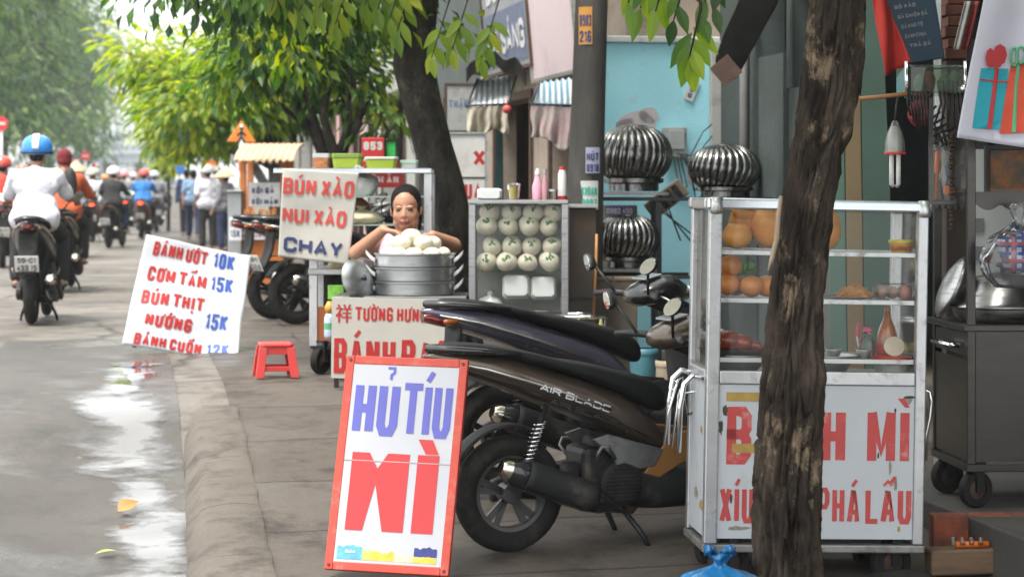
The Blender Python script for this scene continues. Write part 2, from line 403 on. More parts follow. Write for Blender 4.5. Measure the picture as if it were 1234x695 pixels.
# ---------------------------------------------------------------- ground materials
def groundmat(name, c1, c2, c3, rough, wet=0, cracks=0, sc=1.0, joints=None):
    m = bpy.data.materials.new(name); m.use_nodes = True; nt = m.node_tree; N = nt.nodes; L = nt.links; b = N['Principled BSDF']
    ge = N.new('ShaderNodeNewGeometry')
    def nz(s, d=8, r=.6):
        q = N.new('ShaderNodeTexNoise'); q.inputs['Scale'].default_value = s*sc; q.inputs['Detail'].default_value = d; q.inputs['Roughness'].default_value = r; L.new(ge.outputs['Position'], q.inputs['Vector']); return q
    a = nz(.45, 9, .62); f = nz(70, 6, .85); p = nz(2.6, 9, .72)
    r1 = N.new('ShaderNodeValToRGB'); e = r1.color_ramp.elements; e[0].position = .32; e[1].position = .68; e[0].color = (*c1, 1); e[1].color = (*c2, 1); L.new(a.outputs['Fac'], r1.inputs['Fac'])
    r2 = N.new('ShaderNodeValToRGB'); e = r2.color_ramp.elements; e[0].position = .48; e[1].position = .66; L.new(p.outputs['Fac'], r2.inputs['Fac'])
    mx = N.new('ShaderNodeMix'); mx.data_type = 'RGBA'; L.new(r2.outputs['Color'], mx.inputs['Factor']); L.new(r1.outputs['Color'], mx.inputs['A']); mx.inputs['B'].default_value = (*c3, 1)
    m2 = N.new('ShaderNodeMix'); m2.data_type = 'RGBA'; m2.blend_type = 'OVERLAY'; m2.inputs['Factor'].default_value = .85; L.new(mx.outputs['Result'], m2.inputs['A']); L.new(f.outputs['Fac'], m2.inputs['B'])
    out = m2.outputs['Result']
    h = N.new('ShaderNodeMath'); h.operation = 'MULTIPLY_ADD'; h.inputs[1].default_value = .35; L.new(f.outputs['Fac'], h.inputs[0]); L.new(p.outputs['Fac'], h.inputs[2])
    hh = h.outputs[0]
    if cracks:
        vo = N.new('ShaderNodeTexVoronoi'); vo.feature = 'DISTANCE_TO_EDGE'; vo.inputs['Scale'].default_value = cracks
        ad = N.new('ShaderNodeMix'); ad.data_type = 'VECTOR'; ad.inputs['Factor'].default_value = .25; L.new(ge.outputs['Position'], ad.inputs['A']); L.new(p.outputs['Color'], ad.inputs['B']); L.new(ad.outputs['Result'], vo.inputs['Vector'])
        rr = N.new('ShaderNodeValToRGB'); e = rr.color_ramp.elements; e[0].position = 0; e[1].position = .018; e[0].color = (.25, .25, .25, 1); L.new(vo.outputs['Distance'], rr.inputs['Fac'])
        m3 = N.new('ShaderNodeMix'); m3.data_type = 'RGBA'; m3.blend_type = 'MULTIPLY'; m3.inputs['Factor'].default_value = 1; L.new(out, m3.inputs['A']); L.new(rr.outputs['Color'], m3.inputs['B']); out = m3.outputs['Result']
    if joints:
        mp = N.new('ShaderNodeMapping'); mp.inputs['Rotation'].default_value = (0, 0, -math.atan(.17)); L.new(ge.outputs['Position'], mp.inputs['Vector'])
        ds = N.new('ShaderNodeMix'); ds.data_type = 'VECTOR'; ds.inputs['Factor'].default_value = .03; L.new(mp.outputs['Vector'], ds.inputs['A']); L.new(p.outputs['Color'], ds.inputs['B'])
        bk = N.new('ShaderNodeTexBrick'); bk.inputs['Scale'].default_value = 1; bk.inputs['Brick Width'].default_value = joints[0]; bk.inputs['Row Height'].default_value = joints[1]; bk.inputs['Mortar Size'].default_value = .012; bk.inputs['Mortar Smooth'].default_value = .4
        bk.inputs['Color1'].default_value = (1, 1, 1, 1); bk.inputs['Color2'].default_value = (.80, .78, .76, 1); bk.inputs['Mortar'].default_value = (.28, .26, .24, 1); L.new(ds.outputs['Result'], bk.inputs['Vector'])
        m4 = N.new('ShaderNodeMix'); m4.data_type = 'RGBA'; m4.blend_type = 'MULTIPLY'; m4.inputs['Factor'].default_value = .9; L.new(out, m4.inputs['A']); L.new(bk.outputs['Color'], m4.inputs['B']); out = m4.outputs['Result']
    L.new(out, b.inputs['Base Color'])
    if wet:
        w = nz(1.1, 6, .6); mr = N.new('ShaderNodeMapRange'); L.new(w.outputs['Fac'], mr.inputs['Value']); mr.inputs['From Min'].default_value = .5; mr.inputs['From Max'].default_value = .68; mr.inputs['To Min'].default_value = rough; mr.inputs['To Max'].default_value = wet; L.new(mr.outputs['Result'], b.inputs['Roughness'])
    else: b.inputs['Roughness'].default_value = rough
    bp = N.new('ShaderNodeBump'); bp.inputs['Strength'].default_value = .5; bp.inputs['Distance'].default_value = .012; L.new(hh, bp.inputs['Height']); L.new(bp.outputs['Normal'], b.inputs['Normal'])
    return m
M_road = groundmat('road asphalt', (.098, .085, .071), (.20, .178, .153), (.055, .046, .037), .75, .4, cracks=.55)
M_side = groundmat('pavement concrete', (.068, .055, .045), (.118, .098, .081), (.034, .027, .021), .8, .35, joints=(2.6, .85))
M_gut = groundmat('gutter mud', (.050, .043, .035), (.088, .077, .064), (.04, .036, .032), .55, .12)
M_kerb = groundmat('kerb stone', (.095, .079, .066), (.14, .12, .10), (.05, .041, .034), .85, 0, 0, 1.6)
M_earth = groundmat('earth', (.09, .08, .06), (.14, .12, .09), (.07, .08, .045), .9)

def strip(w0, w1, t0, t1, dz, mi, nw, ts, mb, rough=0.0, fn=None):
    """a stretch of ground between two lines that run along the street"""
    ys = ts
    def f(a, b):
        w = w0+(w1-w0)*a; i = min(int(b*(len(ys)-1)+.5), len(ys)-1); t = ys[i]
        p = W(w, t); z = gz(p.y)+(dz(w, t) if callable(dz) else dz)
        if rough: z += rough*noise.fractal(Vector((p.x*1.7, p.y*1.7, 3)), 1, 2, 4)
        return (p.x, p.y, z)
    mb.sheet(f, nw, len(ys)-1, mi)
tsn = [-14+.5*i for i in range(16)]+[-6+.12*i for i in range(140)]+[11+1.0*i for i in range(30)]+[42+6*i for i in range(60)]+[420, 600, 1200]
def gutter_dz(w, t):
    k = sstep(3.7, 2.6, t)                          # the kerb ends at a driveway
    return -.10*k*sstep(-1.7, -.75, w) - .012
mb = MB(); strip(-9, .12, 0, 0, lambda w, t: gutter_dz(w, t)+.05*sstep(-1.2, -4.5, w), 0, 40, tsn, mb, .012)
tag(mb.build('road', M_road, smooth=True), kind='structure')
mb = MB(); strip(-.05, 4.2, 0, 0, lambda w, t: -.006, 0, 26, tsn, mb, .010)
tag(mb.build('pavement', M_side, smooth=True), kind='structure')
mb = MB(); strip(-400, -8.9, 0, 0, lambda w, t: -.05+.06*0, 0, 14, tsn[::3]+[1300], mb)
strip(4.1, 400, 0, 0, lambda w, t: -.02, 0, 8, tsn[::3]+[1300], mb)
tag(mb.build('ground', M_earth, smooth=True), kind='structure')
# kerb: a battered stone edge with joints
mb = MB()
t = -5.0
while t < 4.0:
    ln = .92+random.uniform(-.05, .05); a, b = t, min(t+ln, 4.05)
    secs = []
    K = 26
    for k in range(K+1):
        tt = a+.0025+(b-a-.005)*k/K; ring = []
        end = sstep(4.05, 3.3, tt)
        for w, z in ((-.42, -.16), (-.40, -.08), (-.325, -.004), (-.29, .010), (-.17, .016), (-.03, .014), (-.008, .006), (.0, -.06)):
            zz = -.16+(z+.16)*(.55+.45*end)-.010*max(0, noise.noise(Vector((tt*5, w*7, 2))))
            p = W(w*(1-.22*sstep(-1.5, 4, tt))+.014*noise.noise(Vector((tt*2, w*5, 1))), tt); g = gz(p.y)
            ring.append((p.x, p.y, g+zz+.010*noise.noise(Vector((tt*4, w*9, 5)))+.007*noise.noise(Vector((tt*13, w*22, 8)))))
        secs.append(ring)
    mb.rings(secs, 0, True, True); t += ln
tag(mb.build('kerb', M_kerb, smooth=True, auto=50), kind='structure')
# gutter strip of dark mud and standing water
def watermat():
    m = bpy.data.materials.new('puddle water'); m.use_nodes = True; nt = m.node_tree; N = nt.nodes; L = nt.links; b = N['Principled BSDF']; out = N['Material Output']
    b.inputs['Base Color'].default_value = (.10, .092, .08, 1); b.inputs['Roughness'].default_value = .035; b.inputs['IOR'].default_value = 1.33; b.inputs['Specular IOR Level'].default_value = .8
    b.inputs['Coat Weight'].default_value = .55; b.inputs['Coat Roughness'].default_value = .02
    ge = N.new('ShaderNodeNewGeometry'); mp = N.new('ShaderNodeMapping'); mp.inputs['Scale'].default_value = (1.1, 1.5, 1); L.new(ge.outputs['Position'], mp.inputs['Vector'])
    rp = N.new('ShaderNodeTexNoise'); rp.inputs['Scale'].default_value = 13; rp.inputs['Detail'].default_value = 5; L.new(mp.outputs['Vector'], rp.inputs['Vector'])
    bp = N.new('ShaderNodeBump'); bp.inputs['Strength'].default_value = .05; bp.inputs['Distance'].default_value = .01; L.new(rp.outputs['Fac'], bp.inputs['Height']); L.new(bp.outputs['Normal'], b.inputs['Normal']); L.new(bp.outputs['Normal'], b.inputs['Coat Normal'])
    nz = N.new('ShaderNodeTexNoise'); nz.inputs['Scale'].default_value = 1.9; nz.inputs['Detail'].default_value = 12; nz.inputs['Roughness'].default_value = .66; L.new(mp.outputs['Vector'], nz.inputs['Vector'])
    at = N.new('ShaderNodeAttribute'); at.attribute_name = 'depth'
    ad = N.new('ShaderNodeMath'); ad.operation = 'ADD'; L.new(nz.outputs['Fac'], ad.inputs[0]); L.new(at.outputs['Fac'], ad.inputs[1])
    st = N.new('ShaderNodeMapRange'); st.inputs['From Min'].default_value = .80; st.inputs['From Max'].default_value = .99; L.new(ad.outputs[0], st.inputs['Value'])
    tr = N.new('ShaderNodeBsdfTransparent'); mx = N.new('ShaderNodeMixShader'); L.new(st.outputs['Result'], mx.inputs['Fac']); L.new(tr.outputs[0], mx.inputs[1]); L.new(b.outputs[0], mx.inputs[2]); L.new(mx.outputs[0], out.inputs['Surface'])
    return m
gts = [-5+.1*i for i in range(135)]
mb = MB(); strip(-1.55, -.34, 0, 0, lambda w, t: gutter_dz(w, t)+.05*sstep(-1.2, -4.5, w)+.006, 0, 20, gts, mb, .012)
tag(mb.build('gutter', M_gut, smooth=True), kind='structure')
mb = MB(); strip(-1.75, -.345, 0, 0, lambda w, t: gutter_dz(w, t)+.05*sstep(-1.2, -4.5, w)+.012, 0, 24, gts, mb, .010)
o = mb.build('water', watermat(), smooth=True); tag(o, kind='structure')
at = o.data.attributes.new('depth', 'FLOAT', 'POINT')
for i, v in enumerate(o.data.vertices):
    q = STI @ v.co
    c = -.54-.10*sstep(0, 5, q.y)+.05*math.sin(q.y*1.3); wd_ = .245+.06*math.sin(q.y*2.1+1)+.05*math.sin(q.y*5.3)
    at.data[i].value = (.50+.10*noise.noise(Vector((q.x*3, q.y*2.2, 4))))*math.exp(-((q.x-c)/(wd_*1.15))**2)*sstep(7.6, 5.0, q.y)
# haze: the damp, smoky air of the street
hz = MB(); hz.bb((-95, -6, -3.5), (70, 330, 24)); ho = hz.build('haze', MATS_DUMMY); tag(ho, kind='stuff')
m = bpy.data.materials.new('street haze'); m.use_nodes = True; nt = m.node_tree; nt.nodes.remove(nt.nodes['Principled BSDF'])
pv = nt.nodes.new('ShaderNodeVolumePrincipled'); pv.inputs['Color'].default_value = (.82, .90, .92, 1); pv.inputs['Density'].default_value = .0006; pv.inputs['Anisotropy'].default_value = .25
nt.links.new(pv.outputs[0], nt.nodes['Material Output'].inputs['Volume']); ho.data.materials.clear(); ho.data.materials.append(m)
# ---------------------------------------------------------------- trees
def barkmat(name, dark, light, tan, sc=1.0):
    m = bpy.data.materials.new(name); m.use_nodes = True; nt = m.node_tree; N = nt.nodes; L = nt.links; b = N['Principled BSDF']; b.inputs['Roughness'].default_value = .9; b.inputs['Specular IOR Level'].default_value = .25
    tc = N.new('ShaderNodeTexCoord')
    def nz(scale, st, d=8, r=.65):
        mp = N.new('ShaderNodeMapping'); mp.inputs['Scale'].default_value = st; L.new(tc.outputs['Object'], mp.inputs['Vector'])
        q = N.new('ShaderNodeTexNoise'); q.inputs['Scale'].default_value = scale*sc; q.inputs['Detail'].default_value = d; q.inputs['Roughness'].default_value = r; L.new(mp.outputs['Vector'], q.inputs['Vector']); return q
    a = nz(9, (1, 1, .45)); t = nz(6.5, (1, 1, .55), 10, .75); f = nz(60, (1, 1, .5), 5)
    r1 = N.new('ShaderNodeValToRGB'); e = r1.color_ramp.elements; e[0].position = .36; e[1].position = .66; e[0].color = (*dark, 1); e[1].color = (*light, 1); L.new(a.outputs['Fac'], r1.inputs['Fac'])
    r2 = N.new('ShaderNodeValToRGB'); e = r2.color_ramp.elements; e[0].position = .57; e[1].position = .64; L.new(t.outputs['Fac'], r2.inputs['Fac'])
    mx = N.new('ShaderNodeMix'); mx.data_type = 'RGBA'; L.new(r2.outputs['Color'], mx.inputs['Factor']); L.new(r1.outputs['Color'], mx.inputs['A']); mx.inputs['B'].default_value = (*tan, 1)
    m2 = N.new('ShaderNodeMix'); m2.data_type = 'RGBA'; m2.blend_type = 'OVERLAY'; m2.inputs['Factor'].default_value = .8; L.new(mx.outputs['Result'], m2.inputs['A']); L.new(f.outputs['Fac'], m2.inputs['B']); L.new(m2.outputs['Result'], b.inputs['Base Color'])
    h = N.new('ShaderNodeMath'); h.operation = 'MULTIPLY_ADD'; h.inputs[1].default_value = .4; L.new(f.outputs['Fac'], h.inputs[0]); L.new(a.outputs['Fac'], h.inputs[2])
    bp = N.new('ShaderNodeBump'); bp.inputs['Strength'].default_value = .9; bp.inputs['Distance'].default_value = .02; L.new(h.outputs[0], bp.inputs['Height']); L.new(bp.outputs['Normal'], b.inputs['Normal'])
    MATS[name] = m; return m
M_bark1 = barkmat('rough bark', (.010, .007, .005), (.070, .052, .039), (.20, .15, .10))
M_bark2 = barkmat('dark bark', (.018, .015, .013), (.07, .06, .05), (.12, .10, .075))
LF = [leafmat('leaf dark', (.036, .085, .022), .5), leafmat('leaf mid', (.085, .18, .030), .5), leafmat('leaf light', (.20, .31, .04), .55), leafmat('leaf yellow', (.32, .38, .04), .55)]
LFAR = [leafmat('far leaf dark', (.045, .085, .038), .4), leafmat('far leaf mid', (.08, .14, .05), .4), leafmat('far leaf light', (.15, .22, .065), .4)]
def leaf(mb, p, d, up, ln, wd, mi, droop=.25):
    """one folded, drooping leaf blade"""
    d = d.normalized(); s = d.cross(up)
    if s.length < .1: s = d.cross(Vector((1, 0, .1)))
    s.normalize(); n = s.cross(d)
    q = p+d*ln*.5-n*ln*droop*.25; e = p+d*ln-n*ln*droop
    f = n*wd*.18
    mb.add([p, q+s*wd/2+f, e, q-s*wd/2+f, q], [(0, 4, 1), (4, 2, 1), (0, 3, 4), (4, 3, 2)], mi)
def leaf8(mb, p, d, up, ln, wd, mi, droop=.3):
    d = d.normalized(); s = d.cross(up)
    if s.length < .1: s = d.cross(Vector((1, 0, .1)))
    s.normalize(); n = s.cross(d); prof = [.02, .55, .92, 1, .8, .42, .02]; K = len(prof)-1
    vs = []
    for i, w in enumerate(prof):
        t = i/K; c = p+d*ln*t-n*ln*droop*t*t; vs += [c+s*w*wd/2+n*wd*.12*w, c, c-s*w*wd/2+n*wd*.12*w]
    fs = []
    for i in range(K):
        a = 3*i; fs += [(a, a+3, a+4, a+1), (a+1, a+4, a+5, a+2)]
    mb.add(vs, fs, mi)
def limb(mb, a, b, ra, rb, rnd, n=8, K=7, wob=.06):
    a = Vector(a); b = Vector(b); L_ = (b-a).length; pts = []; rs = []
    ph = rnd.uniform(0, 9)
    for k in range(K+1):
        t = k/K; o = Vector((noise.noise(Vector((t*2.3, ph, 0))), noise.noise(Vector((t*2.3, ph, 7))), .6*noise.noise(Vector((t*2.3, ph, 15)))))*wob*L_*math.sin(math.pi*t)*2
        pts.append(a.lerp(b, t)+o); rs.append(ra+(rb-ra)*t)
    mb.tube(pts, rs, n); return pts
def crown(mb, blobs, nclump, nleaf, ln, rnd, pal, wood=None, hubs=(), clump=.45, cut=None, leaffn=leaf):
    """leaf sprays through the volume of ellipsoids; every spray is carried by a twig"""
    tot = sum(b[1][0]*b[1][1]*b[1][2] for b in blobs)
    for c, r, tone in blobs:
        c = Vector(c); n = max(1, int(nclump*(r[0]*r[1]*r[2])/tot))
        for _ in range(n):
            while True:
                q = Vector((rnd.uniform(-1, 1), rnd.uniform(-1, 1), rnd.uniform(-1, 1)))
                if .25 < q.length < 1: break
            q *= (1.0+.22*noise.noise(q*2.2+c))
            cp = c+Vector((q.x*r[0], q.y*r[1], q.z*r[2]))
            if cut and cut(cp): continue
            out = Vector((q.x, q.y, q.z*.5-.15)).normalized()
            if wood is not None and hubs and rnd.random() < .45:
                h = min(hubs, key=lambda v: (v-cp).length); wood.tube([h, h.lerp(cp, .5)+Vector((0, 0, .08)), cp], [ln*.10, ln*.06, ln*.025], 5)
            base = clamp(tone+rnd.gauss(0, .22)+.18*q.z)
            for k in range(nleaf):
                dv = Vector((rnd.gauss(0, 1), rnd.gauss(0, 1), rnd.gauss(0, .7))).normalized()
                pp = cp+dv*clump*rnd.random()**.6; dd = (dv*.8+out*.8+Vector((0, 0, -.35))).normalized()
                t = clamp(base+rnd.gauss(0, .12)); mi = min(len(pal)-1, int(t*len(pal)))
                leaffn(mb, pp, dd, Vector((rnd.gauss(0, .3), rnd.gauss(0, .3), 1)).normalized(), ln*rnd.uniform(.7, 1.25), ln*rnd.uniform(.36, .5), mi)

# --- the rough trunk close to the viewer
def tree_near():
    rnd = random.Random(3); Y0 = 8.6; s = S(Y0)
    rows = [(760, 948, 45), (720, 950, 42), (695, 950, 40), (640, 949, 39), (590, 948, 41), (540, 951, 39), (500, 954, 38), (470, 955, 38), (440, 957, 36), (400, 959, 34), (350, 963, 33), (300, 968, 33), (250, 974, 32.5), (200, 983, 33), (150, 992, 34), (100, 1001, 35), (50, 1006, 34), (0, 1009, 33), (-60, 1012, 33), (-140, 1010, 34), (-230, 1004, 36)]
    g = gz(Y0)
    t = thing('tree', 'rough peeling tree trunk standing in front of the bread cart, twigs of green leaves above', 'tree', (PX(950, Y0), Y0, g))
    pts = [(P(x, y, Y0), r/s) for y, x, r in rows]
    mb = MB(); rr = []; NA = 150; K = 320
    zt = [p.z for p, r in pts]
    def at(z):
        for i in range(len(pts)-1):
            if zt[i] <= z <= zt[i+1]:
                f = (z-zt[i])/(zt[i+1]-zt[i]); f2 = f*f*(3-2*f); return pts[i][0].lerp(pts[i+1][0], f2), pts[i][1]*(1-f2)+pts[i+1][1]*f2
        return pts[-1]
    for k in range(K+1):
        z = zt[0]+(zt[-1]-zt[0])*k/K; c, r = at(z); r *= 1+.35*sstep(g+.25, g-.05, z); ring = []
        for i in range(NA):
            a = 2*math.pi*i/NA; v = Vector((math.cos(a), math.sin(a), 0))
            q = Vector((v.x*2.2, v.y*2.2, z*1.1)); w = Vector((v.x*5.0, v.y*5.0, z*2.2)); u = Vector((v.x*13, v.y*13, z*8))
            d = .17*noise.noise(q)+.30*math.exp(-((v.x-.75)**2+(v.y+.65)**2)/.12-((z-(g+1.0))/.07)**2)
            rg = abs(noise.noise(w+Vector((0, 0, .4*noise.noise(q*3))))); vd = noise.voronoi(Vector((v.x*2.6+.5*noise.noise(w), v.y*2.6, z*3.3+.9*noise.noise(q*2))))[0]; d += -.23*(1-sstep(.0, .26, vd[1]-vd[0]))+.08*(min(rg*3.0, 1)-.7)+.05*noise.noise(u)+.04*noise.noise(u*2.3)+.025*noise.noise(u*5)
            ring.append((c.x+v.x*r*(1+d), c.y+v.y*r*(1+d), z))
        rr.append(ring)
    mb.rings(rr); mb.build('trunk', M_bark1, t, smooth=True)
    # strip of loose pale bark, on the left side between the bread shelves
    mb = MB(); pp = [(941, 236, 2), (938, 262, 3), (936, 288, 3.4), (930, 312, 3), (926, 326, 1.2)]
    mb.rings([[P(x-w, y, Y0-.065)+Vector((0, 0, 0)), P(x, y, Y0-.085), P(x+w, y, Y0-.075), P(x, y, Y0-.05)] for x, y, w in pp]); mb.build('loose_bark', mat('pale wood', (.34, .26, .18), .8, var=.3, vs=20, stretch=(1, 1, .2)), t, smooth=True)
    wd_ = MB(); lf = MB(); top = Vector(pts[-1][0]); hubs = []
    for (dx, dy, dz) in ((-.9, .5, .9), (.7, .2, 1.0), (-.2, -.9, 1.1), (.2, 1.0, 1.2), (-1.2, -.3, .7)):
        hubs += limb(wd_, top-Vector((0, 0, .15)), top+Vector((dx, dy, dz)), .085, .03, rnd)[2:]
    crown(lf, [((top.x-.1, top.y+.3, top.z+1.4), (2.6, 2.6, 1.0), .3), ((top.x-1.7, top.y-.9, top.z+1.6), (1.8, 2.0, .8), .35)], 430, 28, .15, rnd, LF, wd_, hubs, .42)  # crown above view thickened, second ellipsoid added, to shade the scooters and stalls
    # twigs that hang into view, with their long leaves
    def spray(px, py, Y, n, ln, tone, lean=0, start=None):
        e = P(px, py, Y); st = Vector(start) if start else e+Vector((.18, .05, .75)); wd_.tube([st, st.lerp(e, .6)+Vector((.03, 0, .06)), e], [.009, .006, .003], 5)
        for k in range(n):
            f = k/max(n-1, 1); p = st.lerp(e, .62+.38*f); side = (-1 if k % 2 else 1)
            d = Vector((side*(.75-.55*f)+lean, rnd.uniform(-.35, .25), -.75-.3*f+rnd.uniform(-.15, .15)))
            leaf8(lf, p, d, Vector((0, -1, .5)), ln*rnd.uniform(.8, 1.1), ln*.36, min(3, max(0, int(tone+rnd.uniform(-.7, .9)))), .15)
    spray(830, 72, 8.7, 7, .155, 2, .05, start=P(842, -30, 8.8)); spray(812, 24, 8.75, 6, .13, 1.4, 0); spray(790, 14, 8.8, 6, .14, 2.2); spray(772, 10, 8.9, 6, .13, 2, -.1)
    spray(757, 4, 8.8, 5, .13, 1.8); spray(845, 20, 8.75, 5, .14, 1, .1); spray(860, 8, 8.7, 5, .12, .8, .1); spray(800, -8, 8.9, 6, .14, 2.4)
    wd_.build('limb', M_bark2, t, smooth=True); o = lf.build('crown', LF, t)
tree_near()

# --- the dark leaning trunk behind the seller; its crown fills the top left
def tree_dark():
    rnd = random.Random(11); Y0 = 15.6; s = S(Y0); g = gz(Y0)
    t = thing('tree', 'dark leaning tree behind the woman at the steamer, with overhanging green leaves', 'tree', (PX(560, Y0), Y0, g))
    mb = MB(); rows = [(462, 563, 30), (420, 557, 26), (330, 551, 24), (270, 546, 23), (220, 534, 23), (170, 520, 24), (120, 507, 25), (80, 498, 25), (40, 500, 24), (0, 505, 24), (-50, 512, 24), (-110, 517, 24)]
    rr = []
    for (y, x, r), in zip(rows):
        pass
    cs = [(P(x, y, Y0), r/s) for y, x, r in rows]; K = 90; NA = 28
    for k in range(K+1):
        f = k/K*(len(cs)-1); i = min(int(f), len(cs)-2); q = f-i; c = cs[i][0].lerp(cs[i+1][0], q); r = cs[i][1]*(1-q)+cs[i+1][1]*q; ring = []
        for j in range(NA):
            a = 2*math.pi*j/NA; v = Vector((math.cos(a), math.sin(a), 0)); d = .09*noise.noise(Vector((v.x*2, v.y*2, c.z*1.5)))+.05*noise.noise(Vector((v.x*7, v.y*7, c.z*3)))
            ring.append((c.x+v.x*r*(1+d), c.y+v.y*r*(1+d), c.z))
        rr.append(ring)
    mb.rings(rr); mb.build('trunk', M_bark2, t, smooth=True)
    wd_ = MB(); lf = MB(); top = cs[-1][0]; hubs = [top]
    for (px, py, Y) in ((430, -120, 15.2), (330, -90, 15), (300, -60, 16), (560, -60, 15.2), (620, -150, 16), (420, -60, 16.4), (480, -240, 15)):
        hubs += limb(wd_, top-Vector((0, 0, rnd.uniform(0, .35))), P(px, py, Y), .085, .02, rnd)[2:]
    B = lambda px, py, Y, rx, ry, rz, tone: (P(px, py, Y), (rx/s, ry, rz/s), tone)
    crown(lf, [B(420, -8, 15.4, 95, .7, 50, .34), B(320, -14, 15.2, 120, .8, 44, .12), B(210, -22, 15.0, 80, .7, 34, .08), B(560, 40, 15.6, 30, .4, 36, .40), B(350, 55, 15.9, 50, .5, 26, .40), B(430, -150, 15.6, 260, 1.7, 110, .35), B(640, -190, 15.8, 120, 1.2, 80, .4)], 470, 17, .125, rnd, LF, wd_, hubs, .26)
    # lower fringe leaves in lighter colours that paint their backlit brightness
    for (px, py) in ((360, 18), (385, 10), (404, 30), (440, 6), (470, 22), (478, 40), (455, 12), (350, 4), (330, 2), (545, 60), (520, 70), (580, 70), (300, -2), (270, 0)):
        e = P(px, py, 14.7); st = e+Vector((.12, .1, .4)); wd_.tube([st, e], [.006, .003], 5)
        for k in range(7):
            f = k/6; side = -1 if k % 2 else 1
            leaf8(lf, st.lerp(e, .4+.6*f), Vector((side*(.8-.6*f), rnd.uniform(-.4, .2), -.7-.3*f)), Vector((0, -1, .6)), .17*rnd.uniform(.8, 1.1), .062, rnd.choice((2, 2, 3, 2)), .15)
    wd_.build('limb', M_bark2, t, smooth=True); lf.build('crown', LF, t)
tree_dark()

def street_tree(name, label, Y, trunk, blobs, ncl, nl, ln, seed, pal, limbs, clump=.4, group=None, bark=None):
    """trunk: list of (px,py,r_px) from the ground up; blobs: (px,py,dY,rx,ry_m,rz,tone)"""
    rnd = random.Random(seed); s = S(Y); x0, y0, r0 = trunk[0]
    t = thing(name, label, 'tree', (PX(x0, Y), Y, gz(Y)), group=group)
    mb = MB(); pts = [Vector((PX(x0, Y), Y, gz(Y)-.1))]+[P(x, y, Y) for x, y, r in trunk]; mb.tube(pts, [r0*1.2/s]+[r/s for x, y, r in trunk], 12)
    mb.build('trunk', bark or M_bark2, t, smooth=True)
    wd_ = MB(); hubs = [pts[-1]]
    for (px, py, dy, r) in limbs: hubs += limb(wd_, pts[-1]-Vector((0, 0, rnd.uniform(.02, .25)*2)), P(px, py, Y+dy), r/s, r*.3/s, rnd)[2:]
    lf = MB(); crown(lf, [(P(px, py, Y+dy), (rx/s, ry, rz/s), tone) for px, py, dy, rx, ry, rz, tone in blobs], ncl, nl, ln, rnd, pal, wd_, hubs, clump)
    wd_.build('limb', bark or M_bark2, t, smooth=True); lf.build('crown', pal, t)
    return t
LB = [LF[0], LF[1], LF[2], LF[3]]
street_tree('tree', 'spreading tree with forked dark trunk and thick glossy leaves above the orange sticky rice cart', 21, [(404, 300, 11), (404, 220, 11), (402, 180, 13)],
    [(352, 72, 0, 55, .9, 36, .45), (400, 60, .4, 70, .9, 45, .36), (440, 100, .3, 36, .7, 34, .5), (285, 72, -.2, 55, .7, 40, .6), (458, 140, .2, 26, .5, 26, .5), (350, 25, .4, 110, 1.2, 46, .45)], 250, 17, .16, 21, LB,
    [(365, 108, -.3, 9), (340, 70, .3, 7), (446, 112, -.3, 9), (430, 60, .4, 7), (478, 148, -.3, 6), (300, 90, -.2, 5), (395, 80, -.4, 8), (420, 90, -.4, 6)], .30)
street_tree('tree', 'yellow green leafy tree behind the orange warning sign', 30, [(335, 300, 9), (332, 200, 9), (325, 160, 8)],
    [(255, 125, 0, 70, 1.4, 48, .74), (225, 90, .5, 55, 1.2, 34, .80), (298, 128, .3, 48, 1.2, 30, .66), (236, 144, 0, 50, 1.2, 22, .72), (180, 70, .5, 42, 1.0, 26, .82), (330, 100, .6, 70, 1.3, 50, .5)], 330, 18, .20, 33, LB,
    [(260, 130, 0, 5), (220, 95, .4, 4), (300, 120, 0, 5), (250, 170, 0, 3), (340, 90, .5, 5)], .42)
street_tree('tree', 'pale green tree farther along the pavement, above the pedestrians', 48, [(330, 240, 6), (300, 190, 6), (280, 170, 5)],
    [(206, 160, 0, 26, 1.6, 20, .75), (215, 130, 1, 38, 1.6, 30, .72), (262, 152, 0, 40, 1.4, 18, .68), (200, 110, 1, 30, 1.4, 28, .76)], 240, 14, .26, 45, LB, [(225, 160, 0, 3), (215, 130, 1, 3), (262, 190, 0, 3)], .5)
street_tree('bush', 'small clipped bright green bush by the far end of the pavement', 62, [(203, 215, 2), (203, 200, 2)], [(203, 194, 0, 14, .5, 13, .75)], 40, 14, .2, 5, LB, [(203, 190, 0, 1)], .25)
